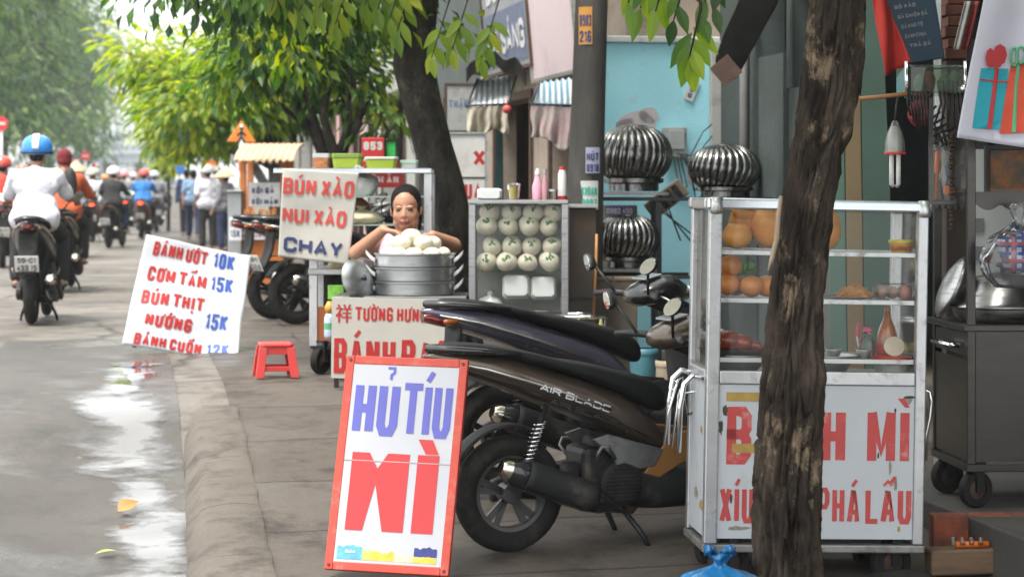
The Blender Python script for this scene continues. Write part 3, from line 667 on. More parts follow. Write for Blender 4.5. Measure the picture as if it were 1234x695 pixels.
# the row of big hazy trees on the far left, on a median
FARL = ['tall hazy tree on the left, nearest of the row across the road', 'tall hazy tree second in the row across the road', 'hazy blue green tree in the middle of the row across the road', 'hazy tree with drooping side, fourth of the row across the road', 'pale hazy tree fifth of the row across the road', 'palest last tree of the row across the road, beside the flyover']
for i, (t_, w_, hgt, rad) in enumerate(((58, -7.6, 12.5, 4.6), (84, -7.2, 14.5, 5.6), (112, -7.0, 16.5, 5.8), (142, -6.6, 17.5, 6.0), (178, -6.8, 18, 6.2), (222, -7.0, 18, 6.2))):
    p = W(w_, t_); rnd = random.Random(100+i); g = gz(p.y)
    t = thing('tree', FARL[i], 'tree', (p.x, p.y, g), group='big hazy trees across the road')
    mb = MB(); tp = Vector((p.x+.3, p.y, g+hgt*.45)); mb.tube([Vector((p.x, p.y, g-.1)), Vector((p.x+.1, p.y, g+hgt*.2)), tp], [.32, .26, .2], 10); mb.build('trunk', M_bark2, t, smooth=True)
    wd_ = MB(); hubs = [tp]
    for k in range(6):
        a = k*1.05+i; hubs += limb(wd_, tp-Vector((0, 0, rnd.uniform(0, 2))), tp+Vector((math.cos(a)*rad*.6, math.sin(a)*rad*.6, hgt*rnd.uniform(.1, .38))), .14, .04, rnd)[2:]
    bl = [((p.x, p.y, g+hgt*.62), (rad*.9, rad*.9, hgt*.34), .5)]
    for k in range(7):
        a = k*.9+i*2; bl.append(((p.x+math.cos(a)*rad*.62, p.y+math.sin(a)*rad*.6, g+hgt*rnd.uniform(.16, .85)), (rad*.46, rad*.46, hgt*.14), rnd.uniform(.25, .75)))
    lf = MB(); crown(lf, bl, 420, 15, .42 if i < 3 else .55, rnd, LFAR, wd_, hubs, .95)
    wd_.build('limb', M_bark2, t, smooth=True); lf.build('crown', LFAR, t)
# ---------------------------------------------------------------- buildings along the right
_s, _c = math.sin(math.atan(.17)), math.cos(math.atan(.17))
def TL(px, w):
    k = (px-CX)/F; return (-.98+w*_c-k*(9.6+w*_s))/(_s+k*_c)
def ZW(py, w, t): return PZ(py, W(w, t).y)
def slab(mb, w0, w1, t0, t1, z0, z1, mi=0):
    """a box aligned with the street"""
    M = mb.M; mb.M = M @ ST; mb.bb((w0, t0, z0), (w1, t1, z1), mi); mb.M = M
M_cyan = mat('cyan paint', (.40, .80, .92), .75, var=.06, vs=1.2, dirt=((.45, .42, .42), .12, 2.2), bump=.15, bs=30)
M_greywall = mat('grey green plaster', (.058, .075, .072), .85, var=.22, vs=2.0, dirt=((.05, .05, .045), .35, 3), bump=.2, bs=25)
M_pale = mat('pale plaster', (.42, .42, .40), .8, var=.12, vs=2, dirt=((.2, .18, .16), .3, 4))
M_beige = mat('beige plaster', (.34, .27, .22), .85, var=.18, vs=1.5, dirt=((.16, .12, .10), .4, 2.5))
M_dark = mat('dark interior', (.02, .02, .022), .9)  # near black; paints the shade inside openings, and the noodle cart back
M_pink = mat('pink plaster', (.50, .33, .30), .8, var=.12, vs=1.5, dirt=((.3, .22, .2), .3, 3))
M_rust = mat('rusty iron', (.10, .06, .045), .75, .3, var=.4, vs=12)
M_iron = mat('dark iron', (.035, .035, .037), .5, .6, var=.3, vs=15)
M_steel = mat('brushed steel', (.42, .42, .42), .3, 1, var=.15, vs=8, stretch=(1, 1, 12), dirt=((.16, .13, .10), .25, 6))
M_alu = mat('aluminium', (.60, .61, .62), .38, .85, var=.1, vs=10, dirt=((.3, .28, .26), .25, 12))
M_chrome = mat('chrome', (.75, .75, .75), .08, 1, var=.04)
M_white = mat('white paint', (.62, .63, .62), .55, var=.05, vs=4, dirt=((.42, .38, .33), .22, 5))
M_whitep = mat('white plastic', (.66, .66, .65), .4, var=.04)
M_red = mat('sign red', (.46, .022, .020), .5, var=.12, vs=14)
M_fred = mat('faded red', (.52, .055, .045), .55, var=.10, vs=14)
M_navy = mat('navy lettering', (.02, .03, .12), .5, var=.1)
M_blue = mat('blue lettering', (.03, .09, .42), .5, var=.1)
M_black = mat('black plastic', (.018, .018, .019), .45, var=.2)
M_rubber = mat('rubber', (.016, .015, .0145), .75, spec=.25, var=.25, vs=20, dirt=((.06, .05, .042), .3, 8))
M_wood = mat('weathered timber', (.16, .10, .06), .8, var=.35, vs=5, stretch=(1, 1, 8))
M_green = mat('green board', (.045, .10, .078), .7, var=.15, vs=3, dirt=((.05, .09, .07), .3, 4))
M_tan = mat('tan board', (.12, .085, .042), .75, var=.15, vs=3)

FW = 3.56
tA, tB = -5.0, TL(861, FW)
gA = gz(W(FW, 3).y)
# grey shop on the right, open to the pavement
b = thing('shop_building', 'grey green shophouse with an open dark shop behind the bread cart', 'building', W(FW, 1, gA))
def face(name, pieces, m, par, bev=0):
    mb = MB()
    for q in pieces: slab(mb, *q)
    return mb.build(name, m, par, bevel=bev)
zt = 5.4
t90, t91, t94, t96 = TL(905, FW), TL(914, FW), TL(944, FW), TL(968, FW)
zl = ZW(60, FW, t94)
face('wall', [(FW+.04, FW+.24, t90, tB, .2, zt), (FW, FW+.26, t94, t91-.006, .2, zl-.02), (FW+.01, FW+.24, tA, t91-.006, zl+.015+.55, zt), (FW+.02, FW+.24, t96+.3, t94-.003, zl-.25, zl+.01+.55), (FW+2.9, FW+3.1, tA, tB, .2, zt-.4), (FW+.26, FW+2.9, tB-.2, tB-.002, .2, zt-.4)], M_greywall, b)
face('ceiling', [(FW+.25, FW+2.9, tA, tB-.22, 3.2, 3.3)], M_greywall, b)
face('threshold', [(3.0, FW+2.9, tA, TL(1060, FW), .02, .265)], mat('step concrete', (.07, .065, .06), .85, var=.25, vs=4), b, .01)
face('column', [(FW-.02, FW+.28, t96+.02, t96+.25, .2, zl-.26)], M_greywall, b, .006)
face('door', [(FW+.9, FW+.95, t96-.8, t96, .3, 2.6)], M_dark, b)  # black sheet painted as the shade in the door recess
mb = MB(); mb.tube([W(FW-.05, t90-.02, ZW(330, FW, t90)), W(FW-.05, t90-.02, ZW(45, FW, t90)), W(FW+.02, t90-.02, ZW(30, FW, t90))], .035, 10); mb.build('drain_pipe', mat('grey pipe', (.22, .22, .21), .5, dirt=((.1, .09, .08), .3, 6)), b, smooth=True)
mb = MB(); slab(mb, FW-.03, FW+.06, tB-.03, tB+.03, .2, ZW(50, FW, tB)); mb.build('corner_trim', M_pale, b, bevel=.006)
# curved sheet metal hood over the door
Y = 14.2; t = thing('hood', 'black curved metal hood hanging high on the grey wall beside the door', 'hood', P(890, 95, Y))
mb = MB(); sec = []
for (x0, y0, x1, y1) in ((862, 88, 884, 97), (862, 70, 888, 94), (872, 40, 902, 68), (886, 10, 918, 38), (900, -25, 935, 8), (905, -60, 945, -30)):
    a, c = P(x0, y0, Y-.1), P(x1, y1, Y); sec.append([a, c, c+Vector((.06, .4, .05)), a+Vector((.06, .4, .05))])
mb.rings(sec); mb.build('shell', mat('hood metal', (.045, .042, .038), .5, .4, var=.3, vs=5), t, bevel=.008)
mb = MB(); mb.bar(P(866, 74, Y-.12), P(884, 96, Y-.12), .03, .14); mb.build('mouth', M_rust, t)
# cyan end wall of the neighbour
tw = tB+.10; _q = W(2.9, tw); w0 = (STI @ Vector((PX(724, _q.y), _q.y, 0))).x
zc = PZ(52, W(2.9, tw).y)
b = thing('boundary_wall', 'bright cyan painted end wall with bare patches behind the turbine vents', 'wall', W(3.1, tw, gz(16.5)))
mb = MB(); slab(mb, w0, FW+.2, tw, tw+.2, .3, zc); mb.build('wall', M_cyan, b)
mb = MB(); slab(mb, w0-.02, FW+.22, tw-.03, tw+.23, zc+.002, zc+.05); mb.build('coping', mat('white coping', (.62, .66, .66), .7, dirt=((.3, .28, .25), .3, 6)), b, bevel=.008)
mb = MB(); mb.M = ST
rn = random.Random(4)
def patch(wc, z, rw, rz, mbx, seed):
    n = 22; r = []
    for i in range(n):
        a = 2*math.pi*i/n; k = 1+.4*noise.noise(Vector((math.cos(a)*1.6, math.sin(a)*1.6, seed)))
        r.append((wc+rw*k*math.cos(a), tw-.004, z+rz*k*math.sin(a)))
    mbx.add(r, [tuple(range(n))])
kY = W(3, tw).y
def wz(px, py): q = STI @ Vector((PX(px, kY), kY, 0)); return q.x, PZ(py, kY)
for (px, py, rx, rz) in ((768, 150, .15, .10), (752, 158, .09, .08), (783, 140, .07, .06), (838, 205, .05, .12)): x, z = wz(px, py); patch(x, z, rx, rz, mb, px*.37)
mb.build('bare_patch', mat('bare plaster', (.58, .52, .53), .85, var=.12), b)
mb = MB(); mb.M = ST; x, z = wz(836, 108)
mb.M = ST @ Matrix.Translation((x, tw-.012, z)) @ Matrix.Rotation(R(22), 4, 'Y'); mb.box((0, 0, 0), (.075, .006, .16)); p1 = mb.build('number_plate', M_whitep, b)
mb2 = MB(mb.M); lettering(mb2, '1', -.012, .03, .024, .035, .007, y=-.004); lettering(mb2, '5', -.014, -.015, .028, .035, .007, y=-.004); lettering(mb2, '8', -.014, -.06, .028, .035, .007, y=-.004); mb2.build('lettering', M_navy, p1)
# grey box and cables on the cyan wall
x, z = wz(812, 172); t = thing('junction_box', 'grey electric box on the cyan wall behind the top turbine vent', 'electric box', ST @ Vector((x, tw, z)))
mb = MB(ST); mb.box((x, tw-.06, z), (.16, .12, .22)); mb.build('body', mat('grey box', (.36, .38, .38), .6, dirt=((.15, .14, .13), .3, 9)), t, bevel=.01)
mb = MB(ST); mb.box((x, tw-.125, z+.02), (.12, .012, .14)); mb.build('cover', mat('grey box lid', (.45, .47, .47), .5), t, bevel=.004)
mb = MB()
for k in range(5):
    a = P(815+3*k, 185, 16.2); bpt = P(858, 150+14*k, 16.35); mb.tube([a, a.lerp(bpt, .4)+Vector((0, 0, -.10-.05*k)), a.lerp(bpt, .75)+Vector((0, 0, -.04*k)), bpt], .005, 5)
for k in range(3): mb.tube([P(812+4*k, 190, 16.2), P(818+5*k, 225, 16.1), P(806-6*k, 252, 16.0), P(820+12*k, 290, 16.1)], .006, 5)
tag(mb.build('cable', M_black, smooth=True), 'tangle of black cables looping across the cyan wall', 'cable')
# electric meter hanging tilted below
t = thing('meter', 'dirty beige electric meter hanging crooked on the rack by the cyan wall', 'electric meter', P(802, 240, 15.6))
mb = MB(Matrix.Translation(P(803, 240, 15.6)) @ Matrix.Rotation(R(-38), 4, 'Y')); mb.box((0, 0, 0), (.30, .10, .13)); mb.build('body', mat('dirty beige', (.34, .28, .20), .6, dirt=((.12, .1, .08), .4, 12)), t, bevel=.012)
mb = MB(Matrix.Translation(P(803, 240, 15.6)) @ Matrix.Rotation(R(-38), 4, 'Y')); [mb.box((-.09+.06*k, -.055, .0), (.035, .014, .10)) for k in range(4)]; mb.build('rib', M_iron, t, bevel=.003)

# the row of houses beyond, seen almost along their fronts
NW = 2.98
def house(name, label, tn, tf, m, zt, openings, z0=.35, depth=5, w=NW):
    b = thing(name, label, 'building', W(w, (tn+tf)/2, gz(W(w, tn).y)))
    mb = MB(); ts = sorted(set([tn, tf]+[q for o in openings for q in o[:2]]))
    for a, c in zip(ts[:-1], ts[1:]):
        op = [o for o in openings if o[0] <= a+1e-4 and o[1] >= c-1e-4]
        if op:
            o = op[0]
            if o[2] > z0: slab(mb, w, w+.2, a, c, z0, o[2])
            slab(mb, w, w+.2, a, c, o[3], zt)
        else: slab(mb, w, w+.2, a, c, z0, zt)
    slab(mb, w+.2, w+depth, tf-.2, tf-.003, z0, zt); slab(mb, w+.2, w+depth, tn+.003, tn+.2, z0, zt); slab(mb, w+2.6, w+2.8, tn+.2, tf-.2, z0, zt); slab(mb, w+.2, w+2.6, tn+.2, tf-.2, zt-.3, zt-.1)
    mb.build('wall', m, b)
    for o in openings:
        mb = MB(); slab(mb, w+.9, w+.95, o[0], o[1], o[2]+.002, o[3]); mb.build('shutter_or_shade' if o[4] else 'doorway', o[4] or M_dark, b)  # M_dark openings get a black sheet painted as unlit interior
        mb = MB(); slab(mb, w-.03, w+.1, o[0]-.08, o[0]-.003, o[2], o[3]+.08); slab(mb, w-.03, w+.1, o[1]+.003, o[1]+.08, o[2], o[3]+.08); slab(mb, w-.03, w+.1, o[0]-.002, o[1]+.002, o[3]+.003, o[3]+.08); mb.build('door_frame', M_rust, b)
    return b
M_redin = mat('dark red door', (.10, .012, .012), .7, var=.25)
t0 = tw+.25
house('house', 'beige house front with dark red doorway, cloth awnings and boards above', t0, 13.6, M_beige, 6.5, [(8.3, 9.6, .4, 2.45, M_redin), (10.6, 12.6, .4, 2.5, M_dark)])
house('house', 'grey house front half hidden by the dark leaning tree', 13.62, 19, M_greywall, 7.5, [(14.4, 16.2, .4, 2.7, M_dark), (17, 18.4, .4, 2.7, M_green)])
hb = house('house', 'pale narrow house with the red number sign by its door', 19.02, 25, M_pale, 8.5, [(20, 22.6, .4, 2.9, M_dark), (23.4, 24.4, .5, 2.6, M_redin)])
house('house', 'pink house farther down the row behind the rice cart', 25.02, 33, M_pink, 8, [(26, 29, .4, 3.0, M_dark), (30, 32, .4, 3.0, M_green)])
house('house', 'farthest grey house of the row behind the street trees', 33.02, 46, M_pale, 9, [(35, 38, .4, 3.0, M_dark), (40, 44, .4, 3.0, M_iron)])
# big boards above the awnings, along the house fronts
def frontboard(name, label, px0, px1, pyb0, w, hgt, m, frame, lean=.25):
    ta, tb = TL(px1, w), TL(px0, w); z = ZW(pyb0, w, (ta+tb)/2)
    t = thing(name, label, 'signboard', W(w, (ta+tb)/2, z))
    M = ST @ Matrix.Translation((w, (ta+tb)/2, z)) @ Matrix.Rotation(R(-90), 4, 'Z') @ Matrix.Rotation(lean*.35, 4, 'X'); L_ = tb-ta
    mb = MB(M); mb.bb((-L_/2, 0, 0), (L_/2, .06, hgt)); pn = mb.build('panel', m, t, bevel=.006)
    mb = MB(M)
    for a, c in (((-L_/2-.03, -.02, -.03), (L_/2+.03, .08, -.003)), ((-L_/2-.03, -.02, hgt+.003), (L_/2+.03, .08, hgt+.03)), ((-L_/2-.03, -.02, 0), (-L_/2-.003, .08, hgt)), ((L_/2+.003, -.02, 0), (L_/2+.03, .08, hgt))): mb.bb(a, c)
    mb.build('frame', frame, t)
    return t, pn, M, L_
t, pn, M, L_ = frontboard('signboard', 'blank pinkish white signboard above the pink and white awning', 643, 697, 90, 2.82, 1.5, mat('faded pink board', (.62, .50, .52), .5, var=.06, vs=1.5, dirt=((.45, .3, .32), .2, 2)), M_alu)
t, pn, M, L_ = frontboard('signboard', 'grey signboard with pale worn writing and a blue band, above the striped awning', 588, 641, 84, 2.80, 1.4, mat('grey board', (.27, .27, .30), .6, var=.12, vs=2, dirt=((.17, .16, .17), .35, 3)), M_rust)
mb = MB(M); mb.bb((-L_/2, -.004, .05), (L_/2, -.001, .55)); mb.build('band', mat('blue band', (.12, .14, .22), .6), pn)
mb = MB(M); lettering(mb, 'CƠM PHỞ', -L_/2+.2, 1.0, L_-.4, .26, .07, y=-.008); lettering(mb, 'BÚN BÒ', -L_/2+.3, .64, L_-.6, .22, .06, y=-.008); lettering(mb, 'ĂN SÁNG', -L_/2+.2, .15, L_-.4, .26, .06, y=-.008); mb.build('lettering', mat('worn white', (.60, .60, .62), .6, dirt=((.3, .3, .32), .4, 8)), pn)
# pale box sign at the house corner, blue capitals
def facesign(name, label, cat, px0, py0, px1, py1, Y, m, thick=.06, frame=None, roll=0, yaw=0, group=None):
    """a flat board that faces up the street"""
    w, h = (px1-px0)*Y/F, (py1-py0)*Y/F; c = P((px0+px1)/2, (py0+py1)/2, Y)
    M = Matrix.Translation(c) @ Matrix.Rotation(yaw, 4, 'Z') @ Matrix.Rotation(roll, 4, 'Y')
    t = thing(name, label, cat, c-Vector((0, 0, h/2)), group=group)
    mb = MB(M); mb.bb((-w/2, 0, -h/2), (w/2, thick, h/2)); pn = mb.build('panel', m, t, bevel=min(.006, thick*.2))
    if frame:
        mb = MB(M); f = .018
        for a, c2 in (((-w/2-f, -.01, -h/2-f), (w/2+f, thick+.01, -h/2-.002)), ((-w/2-f, -.01, h/2+.002), (w/2+f, thick+.01, h/2+f)), ((-w/2-f, -.01, -h/2), (-w/2-.002, thick+.01, h/2)), ((w/2+.002, -.01, -h/2), (w/2+f, thick+.01, h/2))): mb.bb(a, c2)
        mb.build('frame', frame, t)
    return t, pn, M, w, h
t, pn, M, w, h = facesign('signboard', 'small grey box sign with faint blue capitals left of the striped awning', 'signboard', 538, 103, 576, 158, 19.2, mat('grey sheet', (.34, .35, .34), .6, var=.12, vs=4, dirt=((.2, .18, .16), .3, 6)), .1, M_rust)
mb = MB(M); lettering(mb, 'THẬP', -w/2+.02, h*.0, w*.62, .07, .018); mb.build('lettering', mat('faint blue', (.12, .18, .30), .6), pn)
t, pn, M, w, h = facesign('signboard', 'white two panel board with red capitals behind the steamed bun cabinet', 'signboard', 541, 162, 585, 262, 18.2, mat('white board', (.66, .66, .64), .6, var=.08, dirt=((.5, .4, .38), .25, 5)), .08, M_alu)
mb = MB(M); lettering(mb, 'X', w*.16, h*.12, .10, .13, .03); lettering(mb, 'QUA', -w/2+.05, -h*.28, w-.08, .13, .028); mb.build('lettering', M_red, pn)
mb = MB(M); mb.bb((-w/2, -.004, -.02), (w/2, .002, -.008)); mb.build('joint', M_iron, pn)
t, pn, M, w, h = facesign('house_number', 'red house number sign reading 853 under the trees', 'sign', 436, 166, 463, 190, 18.0, mat('red plate', (.60, .03, .03), .45), .05)
mb = MB(M); lettering(mb, '853', -w*.42, -h*.12, w*.84, h*.42, .035); mb.build('lettering', M_whitep, pn)
t, pn, M, w, h = facesign('signboard', 'bright green square sign beside the red number sign', 'sign', 465, 171, 477, 191, 18.05, mat('bright green', (.04, .55, .10), .45), .04, M_iron)
t, pn, M, w, h = facesign('signboard', 'red shop board under the number sign, behind the seller', 'sign', 430, 194, 486, 226, 18.1, mat('red shop board', (.42, .02, .02), .5, var=.1), .05)
for px in (435, 481): mb = MB(); mb.bb((PX(px, 18.1)-.015, 18.16, gz(18.1)-.02), (PX(px, 18.1)+.015, 18.19, PZ(166, 18.1))); mb.build('post', M_iron, t)
mb = MB(M); lettering(mb, 'TIỆM ĂN', -w*.4, -h*.35, w*.8, h*.3, .03); mb.build('lettering', mat('pale pink', (.75, .5, .5), .5), pn)
# cloth awnings on poles: pleated cloth with a hanging flap
def awning(label, corners, mats, Y, drop_to, seed):
    """corners: top-left, top-right, valance line y at left/right (px)"""
    (xa, ya), (xb, yb), (xc, yc), (xd, yd) = corners
    t = thing('awning', label, 'awning', P((xa+xb)/2, ya, Y))
    def fn(a, b):
        top = P(xa+(xb-xa)*a, ya+(yb-ya)*a, Y+.45); bot = P(xc+(xd-xc)*a, yc+(yd-yc)*a, Y-.1)
        q = top.lerp(bot, b); q.z += -.05*math.sin(math.pi*b)+.012*math.sin(a*38+seed); q.y += .02*math.sin(a*38+seed); return q
    mb = MB(); mb.sheet(fn, 48, 10); mb.build('canopy', mats[0], t, smooth=True, solid=.006)
    def fv(a, b):
        p0 = P(xc+(xd-xc)*a, yc+(yd-yc)*a, Y-.105); dz = drop_to*(.75+.35*noise.noise(Vector((a*2.1, seed, 0)))+.18*a)*b
        return p0+Vector((.035*noise.noise(Vector((a*3, b*2, seed)))*b, .05*math.sin(a*14+seed*2+b*2)*b+.03*math.sin(a*31+b*3)*b, -dz))
    mb = MB(); mb.sheet(fv, 44, 16); mb.build('valance', mats[1], t, smooth=True, solid=.005)
    mb = MB(); mb.tube([P(xc-2, yc, Y-.1), P(xd+2, yd, Y-.1)], .012, 8); mb.tube([P(xc, yc, Y-.1), P(xa, ya, Y+.45)], .01, 8); mb.tube([P(xd, yd, Y-.1), P(xb, yb, Y+.45)], .01, 8); mb.build('frame', M_iron, t, smooth=True)
def stripes(name, c1, c2, sc, dirtc):
    m = mat(name, c1, .85, dirt=(dirtc, .35, 5)); nt = m.node_tree; N = nt.nodes; L = nt.links; b = N['Principled BSDF']
    src = b.inputs['Base Color'].links[0].from_socket
    tc = N.new('ShaderNodeTexCoord'); wv = N.new('ShaderNodeTexWave'); wv.wave_type = 'BANDS'; wv.bands_direction = 'X'; wv.inputs['Scale'].default_value = sc; L.new(tc.outputs['Object'], wv.inputs['Vector'])
    rp = N.new('ShaderNodeValToRGB'); rp.color_ramp.elements[0].position = .45; rp.color_ramp.elements[1].position = .55; L.new(wv.outputs['Fac'], rp.inputs['Fac'])
    mx = N.new('ShaderNodeMix'); mx.data_type = 'RGBA'; L.new(rp.outputs['Color'], mx.inputs['Factor']); L.new(src, mx.inputs['A']); mx.inputs['B'].default_value = (*c2, 1); L.new(mx.outputs['Result'], b.inputs['Base Color'])
    return m
awning('grey striped cloth awning with a dirty cream flap, under the grey signboard', [(575, 96), (622, 92), (563, 128), (612, 126)], [stripes('grey stripes', (.62, .63, .63), (.22, .26, .30), 7, (.3, .28, .25)), mat('dirty cream cloth', (.46, .42, .34), .9, var=.3, vs=5, dirt=((.22, .2, .16), .4, 5))], 18.4, .27, 1)
awning('blue and white striped awning with a hanging pink and white cloth', [(650, 100), (693, 94), (640, 126), (690, 128)], [stripes('blue stripes', (.66, .68, .68), (.16, .30, .42), 7, (.4, .38, .36)), mat('pink cloth', (.66, .36, .38), .9, var=.1, vs=3, dirt=((.68, .62, .60), .75, 2.4))], 17.2, .33, 2)
mb = MB()
mb.sheet(lambda a, b: P(562+72*a, 100-18*math.sin(math.pi*a)-16*b, 18.9-.5*b)+Vector((0, .05*math.sin(a*9+b*4), .03*math.sin(a*17))), 30, 8)
tag(mb.build('tarpaulin', mat('black tarp', (.05, .052, .055), .5, var=.3, vs=4), smooth=True, solid=.008), 'black plastic tarpaulin crumpled over the striped awning', 'tarpaulin')
mb = MB(); mb.ell(P(611, 132, 18.1), .035, 14); mb.tube([P(611, 127, 18.1), P(611, 118, 18.1)], .004, 5); tag(mb.build('ball', mat('red ball', (.6, .08, .07), .4), smooth=True), 'small red ball hanging at the edge of the striped awning', 'ball')
mb = MB(); mb.rings([[P(598, 140, 18.9), P(606, 140, 18.9), P(606, 140, 18.96), P(598, 140, 18.96)], [P(596, 260, 18.9), P(607, 260, 18.9), P(607, 260, 18.96), P(596, 260, 18.96)]]); tag(mb.build('cloth_curtain', mat('teal cloth', (.02, .07, .07), .9, var=.3)), 'narrow dark teal curtain hanging beside the red doorway', 'curtain')

# flyover at the far end of the street
Y = 235; t = thing('flyover', 'pale blue flyover crossing the far end of the street', 'bridge', P(168, 222, Y))
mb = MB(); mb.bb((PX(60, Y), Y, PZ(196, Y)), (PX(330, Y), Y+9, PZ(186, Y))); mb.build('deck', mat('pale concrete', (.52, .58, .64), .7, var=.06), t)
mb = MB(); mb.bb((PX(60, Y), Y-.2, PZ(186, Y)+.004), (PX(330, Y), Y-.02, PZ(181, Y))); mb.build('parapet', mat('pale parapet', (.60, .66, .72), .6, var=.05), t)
for px in (120, 160, 200, 240): mb = MB(); mb.bb((PX(px-3, Y), Y+3, PZ(224, Y)), (PX(px+3, Y), Y+5, PZ(196, Y)-.01)); mb.build('pier', M_pale, t)
for i, px in enumerate((156, 182)):
    mb = MB(); mb.tube([P(px, 181, Y), P(px, 140, Y), P(px+6, 137, Y)], .09, 8); mb.build('lamp_post', M_alu, t, smooth=True)
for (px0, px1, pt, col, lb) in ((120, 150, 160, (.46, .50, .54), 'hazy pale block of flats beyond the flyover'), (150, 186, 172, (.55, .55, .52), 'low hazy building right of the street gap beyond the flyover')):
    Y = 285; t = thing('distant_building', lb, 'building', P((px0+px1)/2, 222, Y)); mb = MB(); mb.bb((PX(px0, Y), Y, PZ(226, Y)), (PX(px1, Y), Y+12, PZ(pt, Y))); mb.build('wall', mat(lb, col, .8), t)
    for i in range(5):
        for j in range(4): xx = PX(px0+(px1-px0)*(i+.5)/5, Y); zz = PZ(pt+6+10*j, Y); mb = MB(); mb.box((xx, Y-.06, zz), (.5, .1, .6)); mb.build('window', mat('far glass', (.2, .24, .28), .2), t)
# opposite pavement buildings, low behind the trees of the median
for i, (t0, t1, h_, col, lb) in enumerate(((60, 95, 9, (.45, .42, .38), 'cream building behind the nearest trees across the road'), (97, 140, 11, (.38, .42, .42), 'grey building behind the middle trees across the road'), (142, 200, 10, (.46, .40, .36), 'tan building behind the farther trees across the road'))):
    t = thing('distant_building', lb, 'building', W(-24, (t0+t1)/2, gz(60))); mb = MB(); slab(mb, -34, -24, t0, t1, .3, h_); mb.build('wall', mat(lb, col, .8), t)
    for k in range(int((t1-t0)/4)):
        for j in range(3): mb = MB(); slab(mb, -24.0, -23.95, t0+1+4*k, t0+3+4*k, 1.5+3*j, 3.2+3*j); mb.build('window', mat('far glass', (.2, .24, .28), .2), t)
# ---------------------------------------------------------------- signs, carts and what is on them
def quadboard(name, label, cat, cor, Ys, rows, m, thick=.012, wave=0, parts=None, seed=1, group=None, waveB=0):
    """cor: photo corners TL TR BR BL with their distances Ys; rows: (text, u0, u1, v0, v1, material, pen as share of cap height)"""
    c = [P(x, y, Yq) for (x, y), Yq in zip(cor, Ys)]
    base = (c[2]+c[3])/2
    t = thing(name, label, cat, base, group=group)
    nrm = (c[1]-c[0]).cross(c[3]-c[0]).normalized()
    if nrm.y > 0: nrm = -nrm
    Wd = (c[1]-c[0]).length; Hh = (c[3]-c[0]).length
    def fn(u, v, off=0.0):
        q = c[0].lerp(c[1], u).lerp(c[3].lerp(c[2], u), v)
        d = wave*(math.sin(u*5+seed)*.5+math.sin(v*6+u*3+seed*2)*.5+.8*noise.noise(Vector((u*3, v*3, seed))))
        d += waveB*sstep(.75, 1, u)*sstep(.6, 1, v)
        return q+nrm*(d+off)
    mb = MB(); n = 40 if (wave or waveB) else 1
    mb.sheet(lambda a, b: fn(a, b), n, n); pn = mb.build('cloth' if wave else 'panel', m, t, smooth=bool(wave), solid=thick)
    bym = {}
    for (s, u0, u1, v0, v1, mm, pen) in rows:
        b = bym.setdefault(mm.name, (MB(), mm))[0]; hh = (v1-v0)*Hh
        bend = lambda x, y, z: fn(x/Wd, 1-z/Hh, thick/2+(.005 if wave else .0015)-y*.5)
        if len(s) == 1 and ord(s) > 0x3000:
            k = MB(); textmesh(k, s, 0, 0, hh*1.12, (u1-u0)*Wd/(hh*1.12), bold=1)
            xs = [v.x for v in k.v]; b.add([bend(u0*Wd+v.x-min(xs)*.5, v.y, (1-v1)*Hh+v.z) for v in k.v], k.f)
        else:
            lettering(b, s, u0*Wd, (1-v1)*Hh, (u1-u0)*Wd, hh, pen*hh, bend=bend)
    for k, (b, mm) in bym.items(): b.build('lettering', mm, pn)
    return t, pn, fn, c, nrm, Wd, Hh
M_cloth = mat('white banner cloth', (.62, .64, .70), .8, var=.05, vs=3, dirt=((.55, .52, .5), .2, 3))
M_mdark = mat('cut red vinyl', (.66, .05, .04), .45, var=.08)
# menu banner standing at the kerb
rows = [('BÁNH ƯỚT', .09, .60, .045, .165, M_red, .25), ('10K', .66, .86, .03, .17, M_blue, .22), ('CƠM TẤM', .09, .63, .265, .395, M_red, .25), ('15K', .67, .875, .25, .395, M_blue, .22),
        ('BÚN THỊT', .08, .64, .485, .61, M_red, .24), ('NƯỚNG', .15, .57, .69, .805, M_red, .25), ('15K', .68, .875, .61, .75, M_blue, .22), ('BÁNH CUỐN', .09, .69, .885, .985, M_red, .23), ('12K', .735, .92, .875, .99, M_blue, .22)]
t, pn, fn, c, nrm, Wd, Hh = quadboard('menu_banner', 'white cloth price banner listing four dishes in red with blue prices, standing at the roadside', 'banner', [(176, 284), (303, 307), (284, 434), (146, 416)], [16.55, 16.75, 16.35, 16.2], rows, M_cloth, .008, .030, waveB=.10)
mb = MB()
bk = -nrm
_m = lambda u, v: c[0].lerp(c[1], u).lerp(c[3].lerp(c[2], u), v)+bk*.075
for u in (.12, .86): mb.bar(_m(u, .03), _m(u, .97), .025, .025)
mb.bar(_m(.05, .05), _m(.95, .05), .024, .024); mb.build('frame', M_wood, t)
for u in (.30, .70):
    a = _m(u, .1); f = Vector((a.x+.02, a.y+.42, 0)); f.z = gz(f.y)-.05; mb = MB(); mb.bar(a, f, .022, .022); mb.build('leg', M_wood, t)

